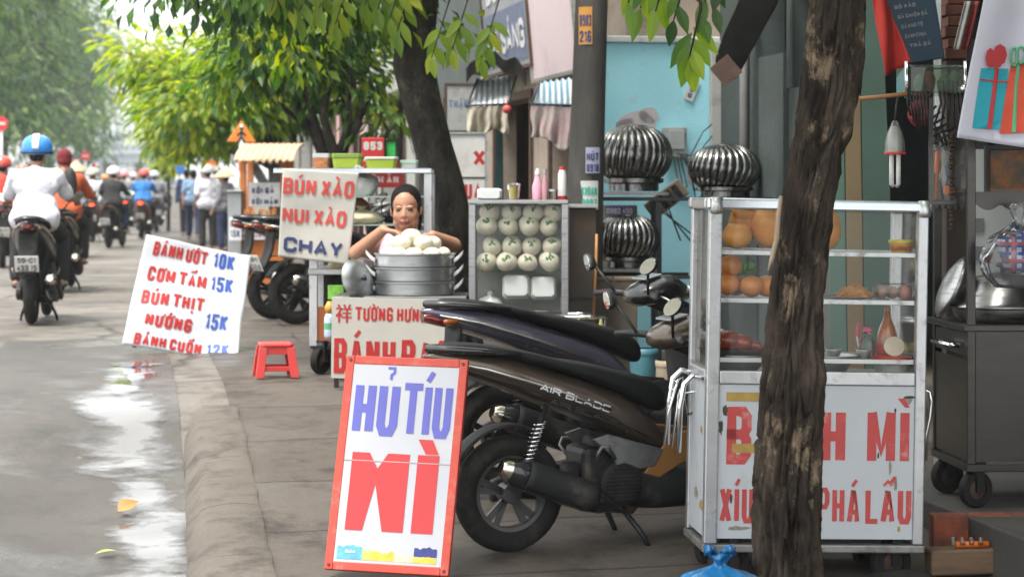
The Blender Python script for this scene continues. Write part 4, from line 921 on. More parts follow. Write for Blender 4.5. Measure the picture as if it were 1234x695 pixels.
# the red framed board leaning on the scooter
c = [P(430, 428, 9.93), P(570, 433, 9.82), P(540, 694, 9.55), P(390, 685, 9.66)]
u = (c[2]-c[3]); v = (c[0]-c[3]); v -= u*(v.dot(u)/u.dot(u)); O = c[3]; Wd, Hh = u.length, v.length
M = Matrix.Translation(O) @ Matrix((u.normalized(), (-u.normalized().cross(v.normalized())), v.normalized())).transposed().to_4x4()
t = thing('sign_board', 'red framed noodle sign with blue and red capitals, leaning against the bronze scooter', 'sign', O+u/2)
mb = MB(M); mb.bb((.03, .004, .03), (Wd-.03, .022, Hh-.03)); pn = mb.build('panel', mat('white vinyl', (.50, .51, .55), .4, var=.05, vs=3, dirt=((.6, .58, .56), .2, 4)), t)
mb = MB(M); f = .037
for a, b in (((0, 0, 0), (f, .03, Hh)), ((Wd-f, 0, 0), (Wd, .03, Hh)), ((f+.0005, .0005, 0), (Wd-f-.0005, .0295, f)), ((f+.0005, .0005, Hh-f), (Wd-f-.0005, .0295, Hh))): mb.bb(a, b)
mb.build('frame', mat('orange red frame', (.56, .060, .036), .45, var=.10, vs=18, dirt=((.52, .2, .14), .25, 9)), t, bevel=.004)
mb = MB(M)
for x, z in ((.02, .02), (Wd-.02, .02), (.02, Hh-.02), (Wd-.02, Hh-.02)): mb.lathe([(.007, -.004), (.007, .002)], (x, 0, z), 'y', 10)
mb.build('bolt', M_rust, t)
M_perw = mat('violet blue vinyl', (.11, .115, .46), .45, var=.05)
mb = MB(M); lettering(mb, 'HỦ', .056, Hh*.625, .20, Hh*.255, .038, y=.003, gap=.35); lettering(mb, 'TÍU', .275, Hh*.625, .215, Hh*.255, .038, y=.003, gap=.35); mb.build('lettering', M_perw, pn)
mb = MB(M)
_z, _h = Hh*.185, Hh*.36
mb.add([(.072+.255*x, .0018, _z+_h*z) for x, z in ((0, 0), (0, 1), (.30, 1), (.46, .80), (.62, 1), (1, 1), (1, 0), (.64, 0), (.45, .60), (.30, 0))], [tuple(range(10))])
mb.add([(.362+.095*x, .0018, _z+_h*z) for x, z in ((0, 0), (0, 1), (1, 1), (1, 0))], [(0, 1, 2, 3)])
mb.add([(.362+.095*x, .0015, _z+_h*z) for x, z in ((-.05, 1.20), (.62, 1.20), (.95, 1.012), (.35, 1.012))], [(0, 1, 2, 3)]); mb.build('lettering', mat('flat red vinyl', (.56, .032, .036), .42, var=.05), pn)
mb = MB(M); mb.bb((f, .0012, Hh*.505), (Wd-f, .0035, Hh*.509)); mb.build('seam', mat('seam grey', (.4, .36, .36), .6), pn)
for (x0, x1, z0, z1, col, nm) in ((.05, .16, .048, .105, (.12, .42, .62), 'cyan'), (.16, .20, .048, .09, (.45, .55, .12), 'lime'), (.2, .30, .048, .085, (.78, .55, .06), 'yellow'), (.30, .385, .048, .078, (.62, .60, .40), 'cream'), (.385, .485, .075, .112, (.03, .04, .22), 'navy'), (.385, .485, .048, .074, (.70, .62, .12), 'yellow')):
    mb = MB(M); n = 14; mb.add([(x0+(x1-x0)*i/n, .0025, z0) for i in range(n+1)]+[(x1-(x1-x0)*i/n, .0025, z1-.003*math.sin(i*1.7+x0*40)-.004*math.sin(i*.6+x0*20)) for i in range(n+1)], [tuple(range(2*n+2))]); mb.build('torn_poster', mat('poster '+nm, col, .45, var=.3, vs=30), pn)
mb = MB(M); lettering(mb, 'SỮA', .085, .074, .045, .014, .004, y=.0015); mb.build('lettering', M_whitep, pn)

# small red stool
t = thing('stool', 'small red plastic stool standing on the pavement edge', 'stool', (PX(332, 14.25), 14.25, gz(14.25)), R(12))
mb = MB(); g = Matrix.Identity(4)
mb.rings([[(x*.105, y*.105, z) for x, y in ((-1,-.8),(-.8,-1),(.8,-1),(1,-.8),(1,.8),(.8,1),(-.8,1),(-1,.8))] for z in (.192, .206)]+[[(x*.098, y*.098, .213) for x, y in ((-1,-.8),(-.8,-1),(.8,-1),(1,-.8),(1,.8),(.8,1),(-.8,1),(-1,.8))]])
M_stool = mat('red stool plastic', (.58, .045, .04), .4, var=.12, dirt=((.35, .12, .1), .2, 20))
mb.build('seat', M_stool, t, bevel=.004, local=True)
for sx in (-1, 1):
    for sy in (-1, 1):
        mb = MB(); mb.rings([[(sx*(.084+.026*(1-z/.195))+i*.021*(1.25-.4*z), sy*(.084+.026*(1-z/.195))+j*.018, z) for i, j in ((-1,-1),(1,-1),(1,1),(-1,1))] for z in (0, .19)]); mb.build('leg', M_stool, t, bevel=.003, local=True)
for q in range(4):
    a = q*math.pi/2; mb = MB(Matrix.Rotation(a, 4, 'Z')); mb.box((0, -.093, .168), (.15, .012, .048)); mb.box((0, -.104, .055), (.16, .012, .03)); mb.build('apron', M_stool, t, bevel=.003, local=True)

# wheels for carts
def caster(mb_root, x, y, z, r, w, M, par, name='wheel', yaw=0):
    mb = MB(M @ Matrix.Translation((x, y, z)) @ Matrix.Rotation(yaw, 4, 'Z')); mb.lathe([(r*.55, -w/2), (r*.92, -w/2), (r, -w*.3), (r, w*.3), (r*.92, w/2), (r*.55, w/2)], (0, 0, 0), 'y', 28, cap=False); o = mb.build(name, M_rubber, par, smooth=True, auto=40)
    mb = MB(M @ Matrix.Translation((x, y, z)) @ Matrix.Rotation(yaw, 4, 'Z')); mb.lathe([(.012, -w*.55), (r*.2, -w*.5), (r*.56, -w*.25), (r*.57, w*.25), (r*.2, w*.5), (.012, w*.55)], (0, 0, 0), 'y', 20); mb.build('rim', M_rust, o, smooth=True, auto=40)
    mb = MB(M @ Matrix.Translation((x, y, z)) @ Matrix.Rotation(yaw, 4, 'Z')); mb.bb((-.02, -w*.9, -.01), (.02, -w*.65, r*1.35)); mb.bb((-.02, w*.65, -.01), (.02, w*.9, r*1.35)); mb.bb((-.03, -w*.9, r*1.352), (.03, w*.9, r*1.5)); mb.build('fork', M_iron, par)

# ---- the bread cart
YB = 9.53
BM = Matrix.Translation((PX(847, YB), YB, gz(YB))) @ Matrix.Rotation(R(5), 4, 'Z') @ Matrix.Rotation(R(1.1), 4, 'Y')
sB = S(YB); bx = lambda px: (px-847)/sB; bz = lambda py: (703-py)/sB
CW, CD = bx(1117), .48
t = cart = thing('bread_cart', 'white and aluminium bread cart with glass shelves and large red capitals, behind the rough tree', 'food cart', (PX(980, YB), YB, gz(YB)))
M_peel = mat('cart white paint', (.52, .55, .58), .45, var=.05, vs=3, dirt=((.44, .40, .36), .18, 4))
M_gl = glass('shelf glass', (.985, .99, .985), .35, .006)
M_gl2 = glass('scratched plastic', (.80, .80, .77), .8, .16, (.42, .40, .36))
zb, zp, ztop = bz(650), bz(462), bz(250)
pw = .05
for (x, y) in ((0, 0), (CW-.045, 0), (0, CD-pw), (CW-.045, CD-pw)):
    mb = MB(BM); mb.bb((x, y, zb-.01), (x+(.055 if x == 0 else .045), y+pw, ztop-.002)); mb.build('post', M_alu, t, bevel=.006)
mb = MB(BM); mb.bb((-.012, -.012, ztop), (CW+.012, .055, ztop+.048)); mb.bb((-.012, CD-.06, ztop), (CW+.012, CD+.012, ztop+.048)); mb.bb((-.0125, .056, ztop), (.05, CD-.061, ztop+.048)); mb.bb((CW-.05, .056, ztop), (CW+.0125, CD-.061, ztop+.048)); mb.build('top_rail', mat('polished aluminium', (.66, .70, .74), .25, .9, var=.06), t, bevel=.01)
for x in (.028, CW-.022): mb = MB(BM); mb.lathe([(.005, -.02), (.026, -.016), (.030, 0), (.028, .05), (.005, .053)], (x, .004, ztop), 'z', 16); mb.build('corner_cap', M_alu, t, smooth=True)
mb = MB(BM); mb.bb((.056, .004, zp+.006), (CW-.046, .05, zp+.062)); mb.bb((.056, .05, zp+.03), (CW-.046, CD-.05, zp+.045)); mb.bb((-.004, .051, zp+.006), (.05, CD-.051, zp+.061)); mb.build('counter', M_alu, t, bevel=.005)
mb = MB(BM); mb.bb((.056, .012, zb+.012), (CW-.046, .028, zp+.004)); fp = mb.build('front_panel', M_peel, t)
mb = MB(BM); mb.bb((.008, .052, zb+.012), (.02, CD-.052, zp+.004)); sp = mb.build('side_panel', M_peel, t)
mb = MB(BM); mb.bb((CW-.02, .052, zb+.012), (CW-.008, CD-.052, zp+.004)); mb.build('side_panel', M_peel, t)
mb = MB(BM); mb.bb((.057, CD-.03, zb+.012), (CW-.046, CD-.012, zp+.004)); mb.build('back_panel', M_peel, t)
mb = MB(BM); mb.bb((-.006, -.004, zb-.045), (CW+.006, .05, zb-.0115)); mb.bb((-.006, CD-.05, zb-.045), (CW+.006, CD+.004, zb-.0115)); mb.bb((-.0055, .0505, zb-.044), (.045, CD-.0505, zb-.0115)); mb.bb((CW-.045, .0505, zb-.044), (CW+.0055, CD-.0505, zb-.0115)); mb.bb((.056, .056, zb-.03), (CW-.05, CD-.055, zb-.012)); mb.build('bottom_frame', mat('dull alu', (.30, .30, .29), .5, .7, dirt=((.14, .12, .1), .4, 10)), t, bevel=.006)
mb = MB(BM); lettering(mb, 'BÁNH', bx(873), bz(557), bx(1019)-bx(873), bz(487)-bz(557), .058, y=.0118, gap=.62); lettering(mb, 'MÌ', bx(1046), bz(557), bx(1098)-bx(1046), bz(487)-bz(557), .046, y=.0118, gap=.5)
lettering(mb, 'XÍU', bx(866), bz(628), bx(908)-bx(866), bz(584)-bz(628), .029, y=.0118); lettering(mb, 'MẠI', bx(921), bz(628), bx(972)-bx(921), bz(584)-bz(628), .029, y=.0118); lettering(mb, 'PHÁ', bx(986), bz(628), bx(1038)-bx(986), bz(584)-bz(628), .029, y=.0118); lettering(mb, 'LẤU', bx(1045), bz(628), bx(1102)-bx(1045), bz(584)-bz(628), .029, y=.0118)
mb.build('lettering', mat('sun faded red', (.52, .065, .060), .5, var=.1, vs=10, dirt=((.62, .35, .32), .15, 10)), fp)
M_tape = mat('yellowed tape', (.42, .28, .07), .5, var=.2, vs=20); M_scr = mat('scraped paint', (.30, .26, .20), .8, var=.4, vs=25); M_scrd = mat('black scrape', (.05, .045, .04), .7)
def scrape(px, py, rx, rz, m, seed, par, side=False):
    mb = MB(BM); n = 26; r = []
    for i in range(n):
        a = 2*math.pi*i/n; k = 1+.55*noise.noise(Vector((math.cos(a)*2, math.sin(a)*2, seed)))+.2*noise.noise(Vector((math.cos(a)*6, math.sin(a)*6, seed)))
        if side: r.append((.0055, .05+px+rx*k*math.cos(a), bz(py)+rz*k*math.sin(a)))
        else: r.append((bx(px)+rx*k*math.cos(a), .0112-.00001*seed, bz(py)+rz*k*math.sin(a)))
    mb.add(r, [tuple(range(n))]); mb.build('scrape', m, par)
mb = MB(BM); mb.bb((bx(872), .0104, bz(481)), (bx(940), .0117, bz(470))); mb.build('tape', M_tape, fp); mb = MB(BM); mb.bb((bx(880), .0102, bz(543)), (bx(935), .0115, bz(532))); mb.build('tape', M_tape, fp)
for i, (px, py, rx, rz, m) in enumerate(((871, 492, .012, .022, M_scrd), (1094, 478, .022, .016, M_scr), (1098, 474, .028, .006, M_scrd), (1080, 490, .005, .01, M_scrd), (866, 512, .008, .03, M_scrd), (880, 598, .006, .02, M_scrd), (1075, 560, .006, .03, M_scr), (1082, 578, .007, .03, M_scr), (890, 634, .05, .008, M_scr), (1087, 634, .006, .012, M_tape), (1060, 545, .004, .012, M_scrd))): scrape(px, py, rx, rz, m, i+3, fp)
for i, (yy, py, ry, rz, m) in enumerate(((.06, 610, .05, .02, M_tape), (.2, 600, .04, .022, M_scr), (.10, 520, .02, .016, M_tape))): scrape(yy, py, ry, rz, m, i+20, sp, True)
# glass
mb = MB(BM); mb.bb((.057, .022, zp+.064), (CW-.047, .026, ztop-.004)); mb.build('front_glass', M_gl, t)
mb = MB(BM); mb.bb((.022, .053, zp+.064), (.026, CD-.053, ztop-.004)); sg = mb.build('side_glass', M_gl2, t)
mb = MB(BM); mb.bb((CW-.026, .053, zp+.064), (CW-.022, CD-.053, ztop-.004)); mb.build('side_glass', M_gl, t)
mb = MB(BM); mb.bb((.03, .06, ztop+.01), (CW-.03, CD-.062, ztop+.016)); mb.build('roof_glass', M_gl, t)
sh = {}
for nm, py in (('a', 300), ('b', 358), ('c', 430)):
    z = bz(py); sh[nm] = z
    mb = MB(BM); mb.bb((.058, .05, z-.006), (CW-.048, CD-.05, z)); s_ = mb.build('shelf', M_gl, t)
    mb = MB(BM); mb.bb((.058, .03, z-.016), (CW-.048, .049, z+.004)); mb.bb((.058, CD-.049, z-.016), (CW-.048, CD-.03, z+.004)); mb.build('edge_strip', M_alu, s_, bevel=.002)
for (x, y) in ((.12, .07), (CW-.12, .07), (.12, CD-.07), (CW-.12, CD-.07)): caster(None, x, y, .092, .092, .05, BM, t, yaw=R(18))
def pipe(pts, r, m, par, name='handle'):
    mb = MB(BM); mb.tube(pts, r, 10); return mb.build(name, m, par, smooth=True)
pipe([(-.005, .06, bz(455)), (-.05, .06, bz(452)), (-.085, .06, bz(462)), (-.10, .06, bz(490)), (-.105, .06, bz(545))], .012, M_chrome, t)
pipe([(-.005, .36, bz(455)), (-.05, .36, bz(452)), (-.085, .36, bz(462)), (-.10, .36, bz(490)), (-.105, .36, bz(545))], .012, M_chrome, t)
pipe([(CW+.004, .06, bz(466)), (CW+.03, .06, bz(468)), (CW+.04, .06, bz(480)), (CW+.035, .06, bz(500)), (CW+.02, .06, bz(520)), (CW+.018, .06, bz(552))], .009, M_chrome, t)
# bread, eggs, sauces: each on its shelf
def onB(x, y, z): return BM @ Vector((x, y, z))
M_bread = mat('bread crust', (.82, .34, .075), .42, var=.35, vs=9, bump=.15, bs=30)
M_bread2 = mat('brown bun crust', (.66, .25, .06), .36, var=.35, vs=9, bump=.1, bs=30)
def loaf(label, x, y, z, L_, r, yaw, tilt, grp, m=M_bread, name='bread'):
    mb = MB(BM @ Matrix.Translation((x, y, z)) @ Matrix.Rotation(yaw, 4, 'Z') @ Matrix.Rotation(tilt, 4, 'Y')); K = 14; rr = []
    for k in range(K+1):
        u = -1+2*k/K; rad = r*max(.06, (1-abs(u)**2.6))**.5
        rr.append([(u*L_/2, rad*math.cos(2*math.pi*j/20), rad*(.92*math.sin(2*math.pi*j/20)+(.10 if 2 < j < 8 and abs(j-5) > 1 else (-.10 if abs(j-5) < 1 else 0))*(1-u*u))) for j in range(20)])
    mb.rings(rr); o = mb.build(name, m, smooth=True); return tag(o, label, name.replace('_', ' '), grp)
G1 = 'crusty loaves on the top glass shelf'
zA = sh['a']
for (px, up, L_, r, yw, ti, lb) in ((890, .062, .16, .062, 1.2, 0, 'small pale loaf lying low at the left end of the top bread shelf'), (900, .105, .17, .060, 1.35, R(62), 'plump loaf standing upright second from the left on the top bread shelf'), (905, .16, .15, .045, .4, R(8), 'loaf lying across the others, topmost of the left bread heap'), (927, .10, .18, .066, 1.2, R(70), 'tall golden loaf upright against the left edge of the tree trunk'), (948, .095, .18, .062, 1.3, R(65), 'loaf on the top shelf hidden mostly behind the tree trunk'), (1006, .095, .18, .060, 1.3, R(72), 'single loaf upright just right of the tree trunk on the top shelf')):
    loaf(lb, bx(px), .20+.04*math.sin(px), zA+up, L_, r, yw, ti, G1)
G2 = 'round brown buns on the middle glass shelf'
zBs = sh['b']
for (px, dz, y, lb) in ((880, .055, .18, 'round brown bun at the left end of the middle shelf'), (884, .135, .20, 'round brown bun on top of the left end of the middle shelf heap'), (908, .050, .15, 'round brown bun second from the left at the front of the middle shelf'), (930, .050, .2, 'round brown bun half behind the tree trunk on the middle shelf'), (896, .048, .30, 'round brown bun at the back of the middle shelf heap')):
    mb = MB(BM); mb.ell((bx(px), y, zBs+dz), (.052, .052, .046), 20); tag(mb.build('bun', M_bread2, smooth=True), lb, 'bun', G2)
mb = MB(BM)
for k in range(9): a = k*2.4; mb.ell((bx(900)+.035*math.cos(a), .22+.03*math.sin(a), zBs+.115+.012*(k % 3)), (.03, .022, .014), 8, rot=(k, k*.7, a))
tag(mb.build('herb_bunch', mat('herb green', (.06, .22, .05), .5, var=.4)), 'bunch of green herbs behind the brown buns', 'herbs')
# roast meat on a tray
t = thing('tray', 'black tray with glazed red roast pork on the lowest glass shelf', 'tray', onB(bx(888), .2, sh['c']))
mb = MB(BM); z = sh['c']; mb.rings([[(bx(888)+i*.13*k, .2+j*.10*k, zz) for i, j in ((-1,-1),(1,-1),(1,1),(-1,1))] for k, zz in ((.88, z+.001), (1, z+.028), (.97, z+.028), (.85, z+.008))]); mb.build('dish', M_black, t)
mb = MB(BM)
for k, (dx, dz, r) in enumerate(((-.07, .05, .045), (-.02, .065, .055), (.04, .055, .05), (.08, .04, .035))): mb.ell((bx(888)+dx, .2, z+dz), (r*1.15, .06, r*.8), 16, rot=(0, .3*k-.4, .3*k))
tag(mb.build('roast_pork', mat('glazed pork', (.30, .04, .012), .22, var=.5, vs=12, bump=.3, bs=40, coat=.6), smooth=True), 'glazed red roast pork lying on the black tray', 'meat')
# steel bowls under the lowest shelf
M_bowl = mat('dull steel bowl', (.52, .52, .52), .35, .9, var=.15, vs=8)
zc_ = zp+.046
def bowl(label, x, y, z, r, h, m, grp=None, name='bowl'):
    mb = MB(BM); mb.lathe([(r*.55, 0), (r*.62, .003), (r*.92, h*.7), (r*1.04, h), (r*1.04, h+.004), (r*.88, h*.7), (r*.5, .008)], (x, y, z), 'z', 28); return tag(mb.build(name, m, smooth=True), label, name.replace('_', ' '), grp)
bowl('wide steel basin on the counter under the roast pork tray', bx(897), .22, zc_, .13, .07, M_bowl)
bowl('wide steel basin on the counter right of the tree trunk', bx(1010), .22, zc_, .12, .07, M_bowl)
# shredded floss on a metal plate; eggs in a clear box; yellow tub
t = thing('plate', 'thin metal plate heaped with orange shredded meat floss on the middle shelf', 'plate', onB(bx(1035), .2, zBs))
mb = MB(BM); mb.lathe([(.07, .001), (.13, .012), (.135, .012), (.07, .006)], (bx(1030), .2, zBs), 'z', 28); mb.build('dish', M_bowl, t, smooth=True)
mb = MB(BM); rn = random.Random(5)
for k in range(420):
    a = rn.uniform(0, 6.28); r_ = .075*rn.random()**.5; h_ = .058*(1-(r_/.08)**1.3)*rn.uniform(.6, 1); p = Vector((bx(1040)+r_*math.cos(a), .2+r_*math.sin(a), zBs+.008+h_)); d = Vector((rn.gauss(0, 1), rn.gauss(0, 1), rn.gauss(0, .4))).normalized()*.018
    mb.tube([p-d, p+d*.2+Vector((0, 0, .004)), p+d], .0018, 4)
mb.lathe([(.08, .01), (.055, .035), (.02, .055)], (bx(1040), .2, zBs), 'z', 16)
tag(mb.build('meat_floss', mat('floss orange', (.55, .27, .09), .8, var=.3, vs=20)), 'heap of orange shredded meat floss on the metal plate', 'food')
t = thing('egg_box', 'clear plastic box of brown eggs at the right end of the middle shelf', 'egg box', onB(bx(1085), .16, zBs))
M_clear = glass('clear plastic', (.93, .94, .94), 1.3, .06)
mb = MB(BM); x0 = bx(1085); mb.rings([[(x0+i*.075*k, .17+j*.055*k, zBs+zz) for i, j in ((-1,-1),(1,-1),(1,1),(-1,1))] for k, zz in ((.9, .002), (1, .035), (.95, .065), (.8, .072))]); mb.build('box', M_clear, t)
for i in range(3):
    for j in range(2): mb = MB(BM); mb.ell((x0-.046+.046*i, .148+.045*j, zBs+.032), (.021, .021, .027), 14); mb.build('egg', mat('egg shell', (.48, .22, .16), .5, var=.1), t, smooth=True)
mb = MB(BM); mb.ell((bx(1098), .12, zBs+.034), (.027, .027, .034), 16); tag(mb.build('egg', mat('egg shell', (.48, .22, .16), .5), smooth=True), 'loose brown egg beside the clear egg box', 'egg')
t = thing('tub', 'yellow margarine tub with a yellow lid at the right end of the top shelf', 'tub', onB(bx(1094), .15, zA))
mb = MB(BM); mb.lathe([(.042, .001), (.050, .042)], (bx(1094), .15, zA), 'z', 24); tb = mb.build('cup', mat('yellow tub', (.72, .45, .03), .4), t, smooth=True, auto=40)
mb = MB(BM); mb.lathe([(.054, .043), (.054, .055), (.05, .057)], (bx(1094), .15, zA), 'z', 24); mb.build('lid', mat('yellow lid', (.78, .56, .06), .4), t, smooth=True, auto=40)
mb = MB(BM); mb.lathe([(.047, .012), (.0492, .032)], (bx(1094), .15, zA), 'z', 24, cap=False); mb.build('sticker', mat('red print', (.6, .12, .03), .4, var=.9, vs=40), tb, smooth=True)
# bottles, cups and a covered dish on the lower shelf
zC = zc_
def bottle(label, x, y, z, prof, m, capm, cap, name='bottle', extra=None):
    t = thing(name, label, name, onB(x, y, z)); mb = MB(BM); mb.lathe(prof, (x, y, z), 'z', 22); mb.build('body', m, t, smooth=True); mb = MB(BM); mb.lathe(cap, (x, y, z), 'z', 16); mb.build('cap', capm, t, smooth=True, auto=40)
    if extra: mb = MB(BM); mb.lathe(extra[0], (x, y, z), 'z', 22, cap=False); mb.build('sticker', extra[1], t, smooth=True)
zL = sh['c']
bottle('amber chilli sauce bottle with a red band at the right of the lower shelf', bx(1082), .2, zL, [(.042, .001), (.045, .02), (.043, .10), (.034, .13), (.017, .17), (.013, .20)], mat('chilli sauce', (.42, .12, .03), .15, coat=.7, var=.1), mat('amber cap', (.5, .28, .12), .4), [(.014, .2005), (.014, .215), (.008, .225)], extra=([(.0462, .015), (.0462, .06)], M_red))
bottle('clear soy bottle with a pink cap left of the amber sauce bottle', bx(1057), .2, zL, [(.034, .001), (.036, .01), (.036, .07), (.022, .095), (.014, .11)], M_clear, mat('pink cap', (.75, .10, .22), .35), [(.02, .1105), (.02, .126), (.014, .13)])
mb = MB(BM); mb.tube([(bx(1048), .2, zL+.02), (bx(1044), .2, zL+.09)], .004, 6); tag(mb.build('straw', M_whitep, smooth=True), 'white straw leaning beside the pink capped bottle', 'straw')
mb = MB(BM); mb.tube([(bx(1052), .24, zL+.03), (bx(1047), .24, zL+.125), (bx(1050), .24, zL+.145)], .008, 8); tag(mb.build('spoon', mat('pink cap', (.75, .10, .22), .35), smooth=True), 'pink plastic spoon standing behind the pink capped bottle', 'spoon')
for k, px in enumerate((1012, 1050)): bowl(('small steel cup of sauce on the lower shelf just right of the tree trunk', 'small steel cup of sauce in the middle of the lower shelf')[k], bx(px), .15, zL, .035, .035, M_bowl, name='cup')
t = thing('food_box', 'clear food box with a red rim at the right end of the counter', 'food box', onB(bx(1085), .15, zc_))
mb = MB(BM); mb.lathe([(.07, .002), (.078, .062)], (bx(1085), .15, zc_), 'z', 26); mb.build('tub', mat('milky plastic', (.62, .60, .58), .35, trans=.3), t, smooth=True, auto=40)
mb = MB(BM); mb.lathe([(.082, .063), (.084, .075), (.076, .078)], (bx(1085), .15, zc_), 'z', 26); mb.build('rim', mat('red rim', (.62, .06, .04), .35), t, smooth=True, auto=40)
t = thing('half_gourd', 'half cut dark green vegetable with pale flesh tilted on the red rimmed box', 'vegetable', onB(bx(1085), .14, zc_+.1))
Mg = BM @ Matrix.Translation((bx(1086), .13, zc_+.118)) @ Matrix.Rotation(R(-18), 4, 'Y') @ Matrix.Rotation(R(65), 4, 'X')
mb = MB(Mg); mb.lathe([(.004, -.034), (.03, -.028), (.044, -.012), (.047, 0)], (0, 0, 0), 'z', 22, cap=True); mb.build('rind', mat('dark rind', (.02, .045, .02), .4), t, smooth=True, auto=50)
mb = MB(Mg); mb.lathe([(.0445, .001), (.0445, .004), (.02, .006)], (0, 0, 0), 'z', 22); mb.build('flesh', mat('pale flesh', (.66, .55, .42), .6, var=.15), t, smooth=True, auto=50)

# ---- blue plastic bag on the ground in front of the cart
def sackmesh(c, rx, ry, h, seed, n=40, K=26, knot=True):
    mb = MB(); rr = []
    for k in range(K+1):
        u = k/K; prof = math.sin(math.pi*min(1, .12+u*.86))**.6 if u < .8 else .0
        r = (.55+.55*math.sin(math.pi*clamp(u*1.12+.1)))*(1-sstep(.62, .82, u))+.16*sstep(.62, .82, u)+(.14*sstep(.86, 1, u) if knot else 0)
        ring = []
        for i in range(n):
            a = 2*math.pi*i/n; v = Vector((math.cos(a), math.sin(a), 0)); f = .16*noise.noise(Vector((v.x*2, v.y*2, u*2+seed)))+.10*noise.noise(Vector((v.x*5, v.y*5, u*3+seed)))+.10*sstep(.35, .8, u)*math.sin(a*9+seed+noise.noise(Vector((v.x, v.y, u)))*4)
            ring.append((c[0]+v.x*rx*r*(1+f), c[1]+v.y*ry*r*(1+f), c[2]+h*u*(1+.05*math.sin(a*3+seed))))
        rr.append(ring)
    mb.rings(rr); return mb
Yb = 9.2; mb = sackmesh((PX(868, Yb), Yb, gz(Yb)-.01), .16, .14, .215, 4)
M_bluebag = mat('thin blue plastic', (.02, .22, .52), .22, var=.25, vs=9, bump=.5, bs=18, coat=.3, trans=.15)
t = thing('plastic_bag', 'bright blue knotted plastic bag on the ground beside the tree foot', 'plastic bag', (PX(868, Yb), Yb, gz(Yb)))
mb.build('sack', M_bluebag, t, smooth=True)
mb = MB(); c0 = Vector((PX(868, Yb), Yb, gz(Yb)+.187))
for k in range(2):
    sg = (-1, 1)[k]; mb.sheet(lambda a, b: c0+Vector((sg*(.008+.055*a), .026*(b-.5)*(1+2*a)+.02*math.sin(a*7+k), .012+.025*math.sin(a*2.6)+.02*math.sin(b*8))), 10, 6)
mb.build('knot', M_bluebag, t, smooth=True, solid=.003)

# ---- noodle cart with the hanging fried noodle sign
YN = 14.5; g = gz(YN); t = thing('noodle_cart', 'aluminium noodle cart with glass shelves behind the hanging fried noodle sign', 'food cart', (PX(440, YN), YN, g))
xs = lambda px: PX(px, YN); zz = lambda py: PZ(py, YN)
for (px, dy) in ((378, 0), (516, 0), (378, .5), (516, .5), ):
    mb = MB(); mb.bb((xs(px)-.026, YN+dy-.02, g+.17), (xs(px)+.026, YN+dy+.02, zz(209))); mb.build('post', M_alu, t, bevel=.004)
mb = MB(); mb.bb((xs(330), YN-.03, zz(209)+.002), (xs(520), YN+.03, zz(204))); mb.bb((xs(330), YN+.47, zz(209)+.002), (xs(520), YN+.53, zz(204))); mb.bb((xs(330), YN-.029, zz(204)+.001), (xs(520), YN+.53, zz(203))); mb.build('top_rail', mat('polished aluminium', (.66, .70, .74), .25, .9), t, bevel=.006)
for py in (238, 272): mb = MB(); mb.bb((xs(381), YN-.01, zz(py)), (xs(513), YN+.48, zz(py)+.008)); mb.build('shelf', mat('greenish shelf', (.35, .45, .40), .3, var=.1), t)
mb = MB(); mb.bb((xs(372), YN-.05, zz(331)), (xs(520), YN+.52, zz(323))); mb.build('counter', M_steel, t, bevel=.006)
mb = MB(); mb.bb((xs(383), YN-.01, g+.2), (xs(512), YN+.01, g+.42)); mb.build('front_panel', mat('orange panel', (.45, .13, .03), .6, var=.2), t)
mb = MB(); mb.bb((xs(383), YN+.44, g+.2), (xs(512), YN+.46, zz(333))); mb.build('back_panel', M_dark, t)
mb = MB(); mb.bb((xs(374), YN-.02, g+.155), (xs(520), YN+.52, g+.172)); mb.build('base', M_iron, t)
for (px, dy) in ((386, .0), (508, .0), (386, .44), (508, .44)): caster(None, xs(px), YN+dy, g+.078, .085, .05, Matrix.Identity(4), t, yaw=R(60))
rows = [('BÚN XÀO', .02, .96, .10, .285, M_fred, .2), ('NUI XÀO', .03, .90, .43, .605, M_fred, .2), ('CHAY', .07, .90, .765, .935, M_navy, .24)]
quadboard('hanging_sign', 'off white cloth fried noodle sign hanging on the noodle cart, lowest line navy', 'sign', [(341, 203), (433, 208), (420, 319), (335, 309)], [14.28]*4, rows, mat('off white cloth', (.46, .45, .41), .85, var=.08, vs=3, dirt=((.40, .36, .3), .25, 4)), .008, .010, seed=3)
# tubs on the cart roof
def tub(label, px0, px1, py0, py1, Y, m, lid, ml, grp=None, cat='tub'):
    x0, x1, z0, z1 = PX(px0, Y), PX(px1, Y), PZ(py1, Y), PZ(py0, Y); c = (x0+x1)/2; w = (x1-x0)/2
    t = thing('tub', label, cat, (c, Y, z0), group=grp); h = z1-z0
    def rr(k, z): return [(c+w*k*i, Y+w*.7*k*j, z) for i, j in ((-1,-.7),(-.8,-1),(.8,-1),(1,-.7),(1,.7),(.8,1),(-.8,1),(-1,.7))]
    mb = MB(); mb.rings([rr(.86, z0), rr(.95, z0+h*(1-lid)-.001)]); mb.build('box', m, t, bevel=.004)
    mb = MB(); mb.rings([rr(1, z0+h*(1-lid)), rr(1, z1-.004), rr(.94, z1)]); mb.build('lid', ml, t, bevel=.003)
M_lime = mat('lime plastic', (.42, .55, .05), .4, var=.1); M_limed = mat('olive green lid', (.25, .36, .06), .4)
tub('yellow green tub with an olive lid, leftmost on the noodle cart roof', 400, 437, 185, 203, 14.7, M_lime, .3, M_limed)
tub('lime box with a pale lid in the middle of the noodle cart roof', 440, 480, 189, 204, 14.65, M_lime, .22, mat('pale lid', (.66, .68, .60), .4))
tub('low white tub with a pale green lid at the right of the noodle cart roof', 482, 504, 193, 204, 14.7, M_whitep, .4, mat('mint lid', (.45, .62, .50), .4))
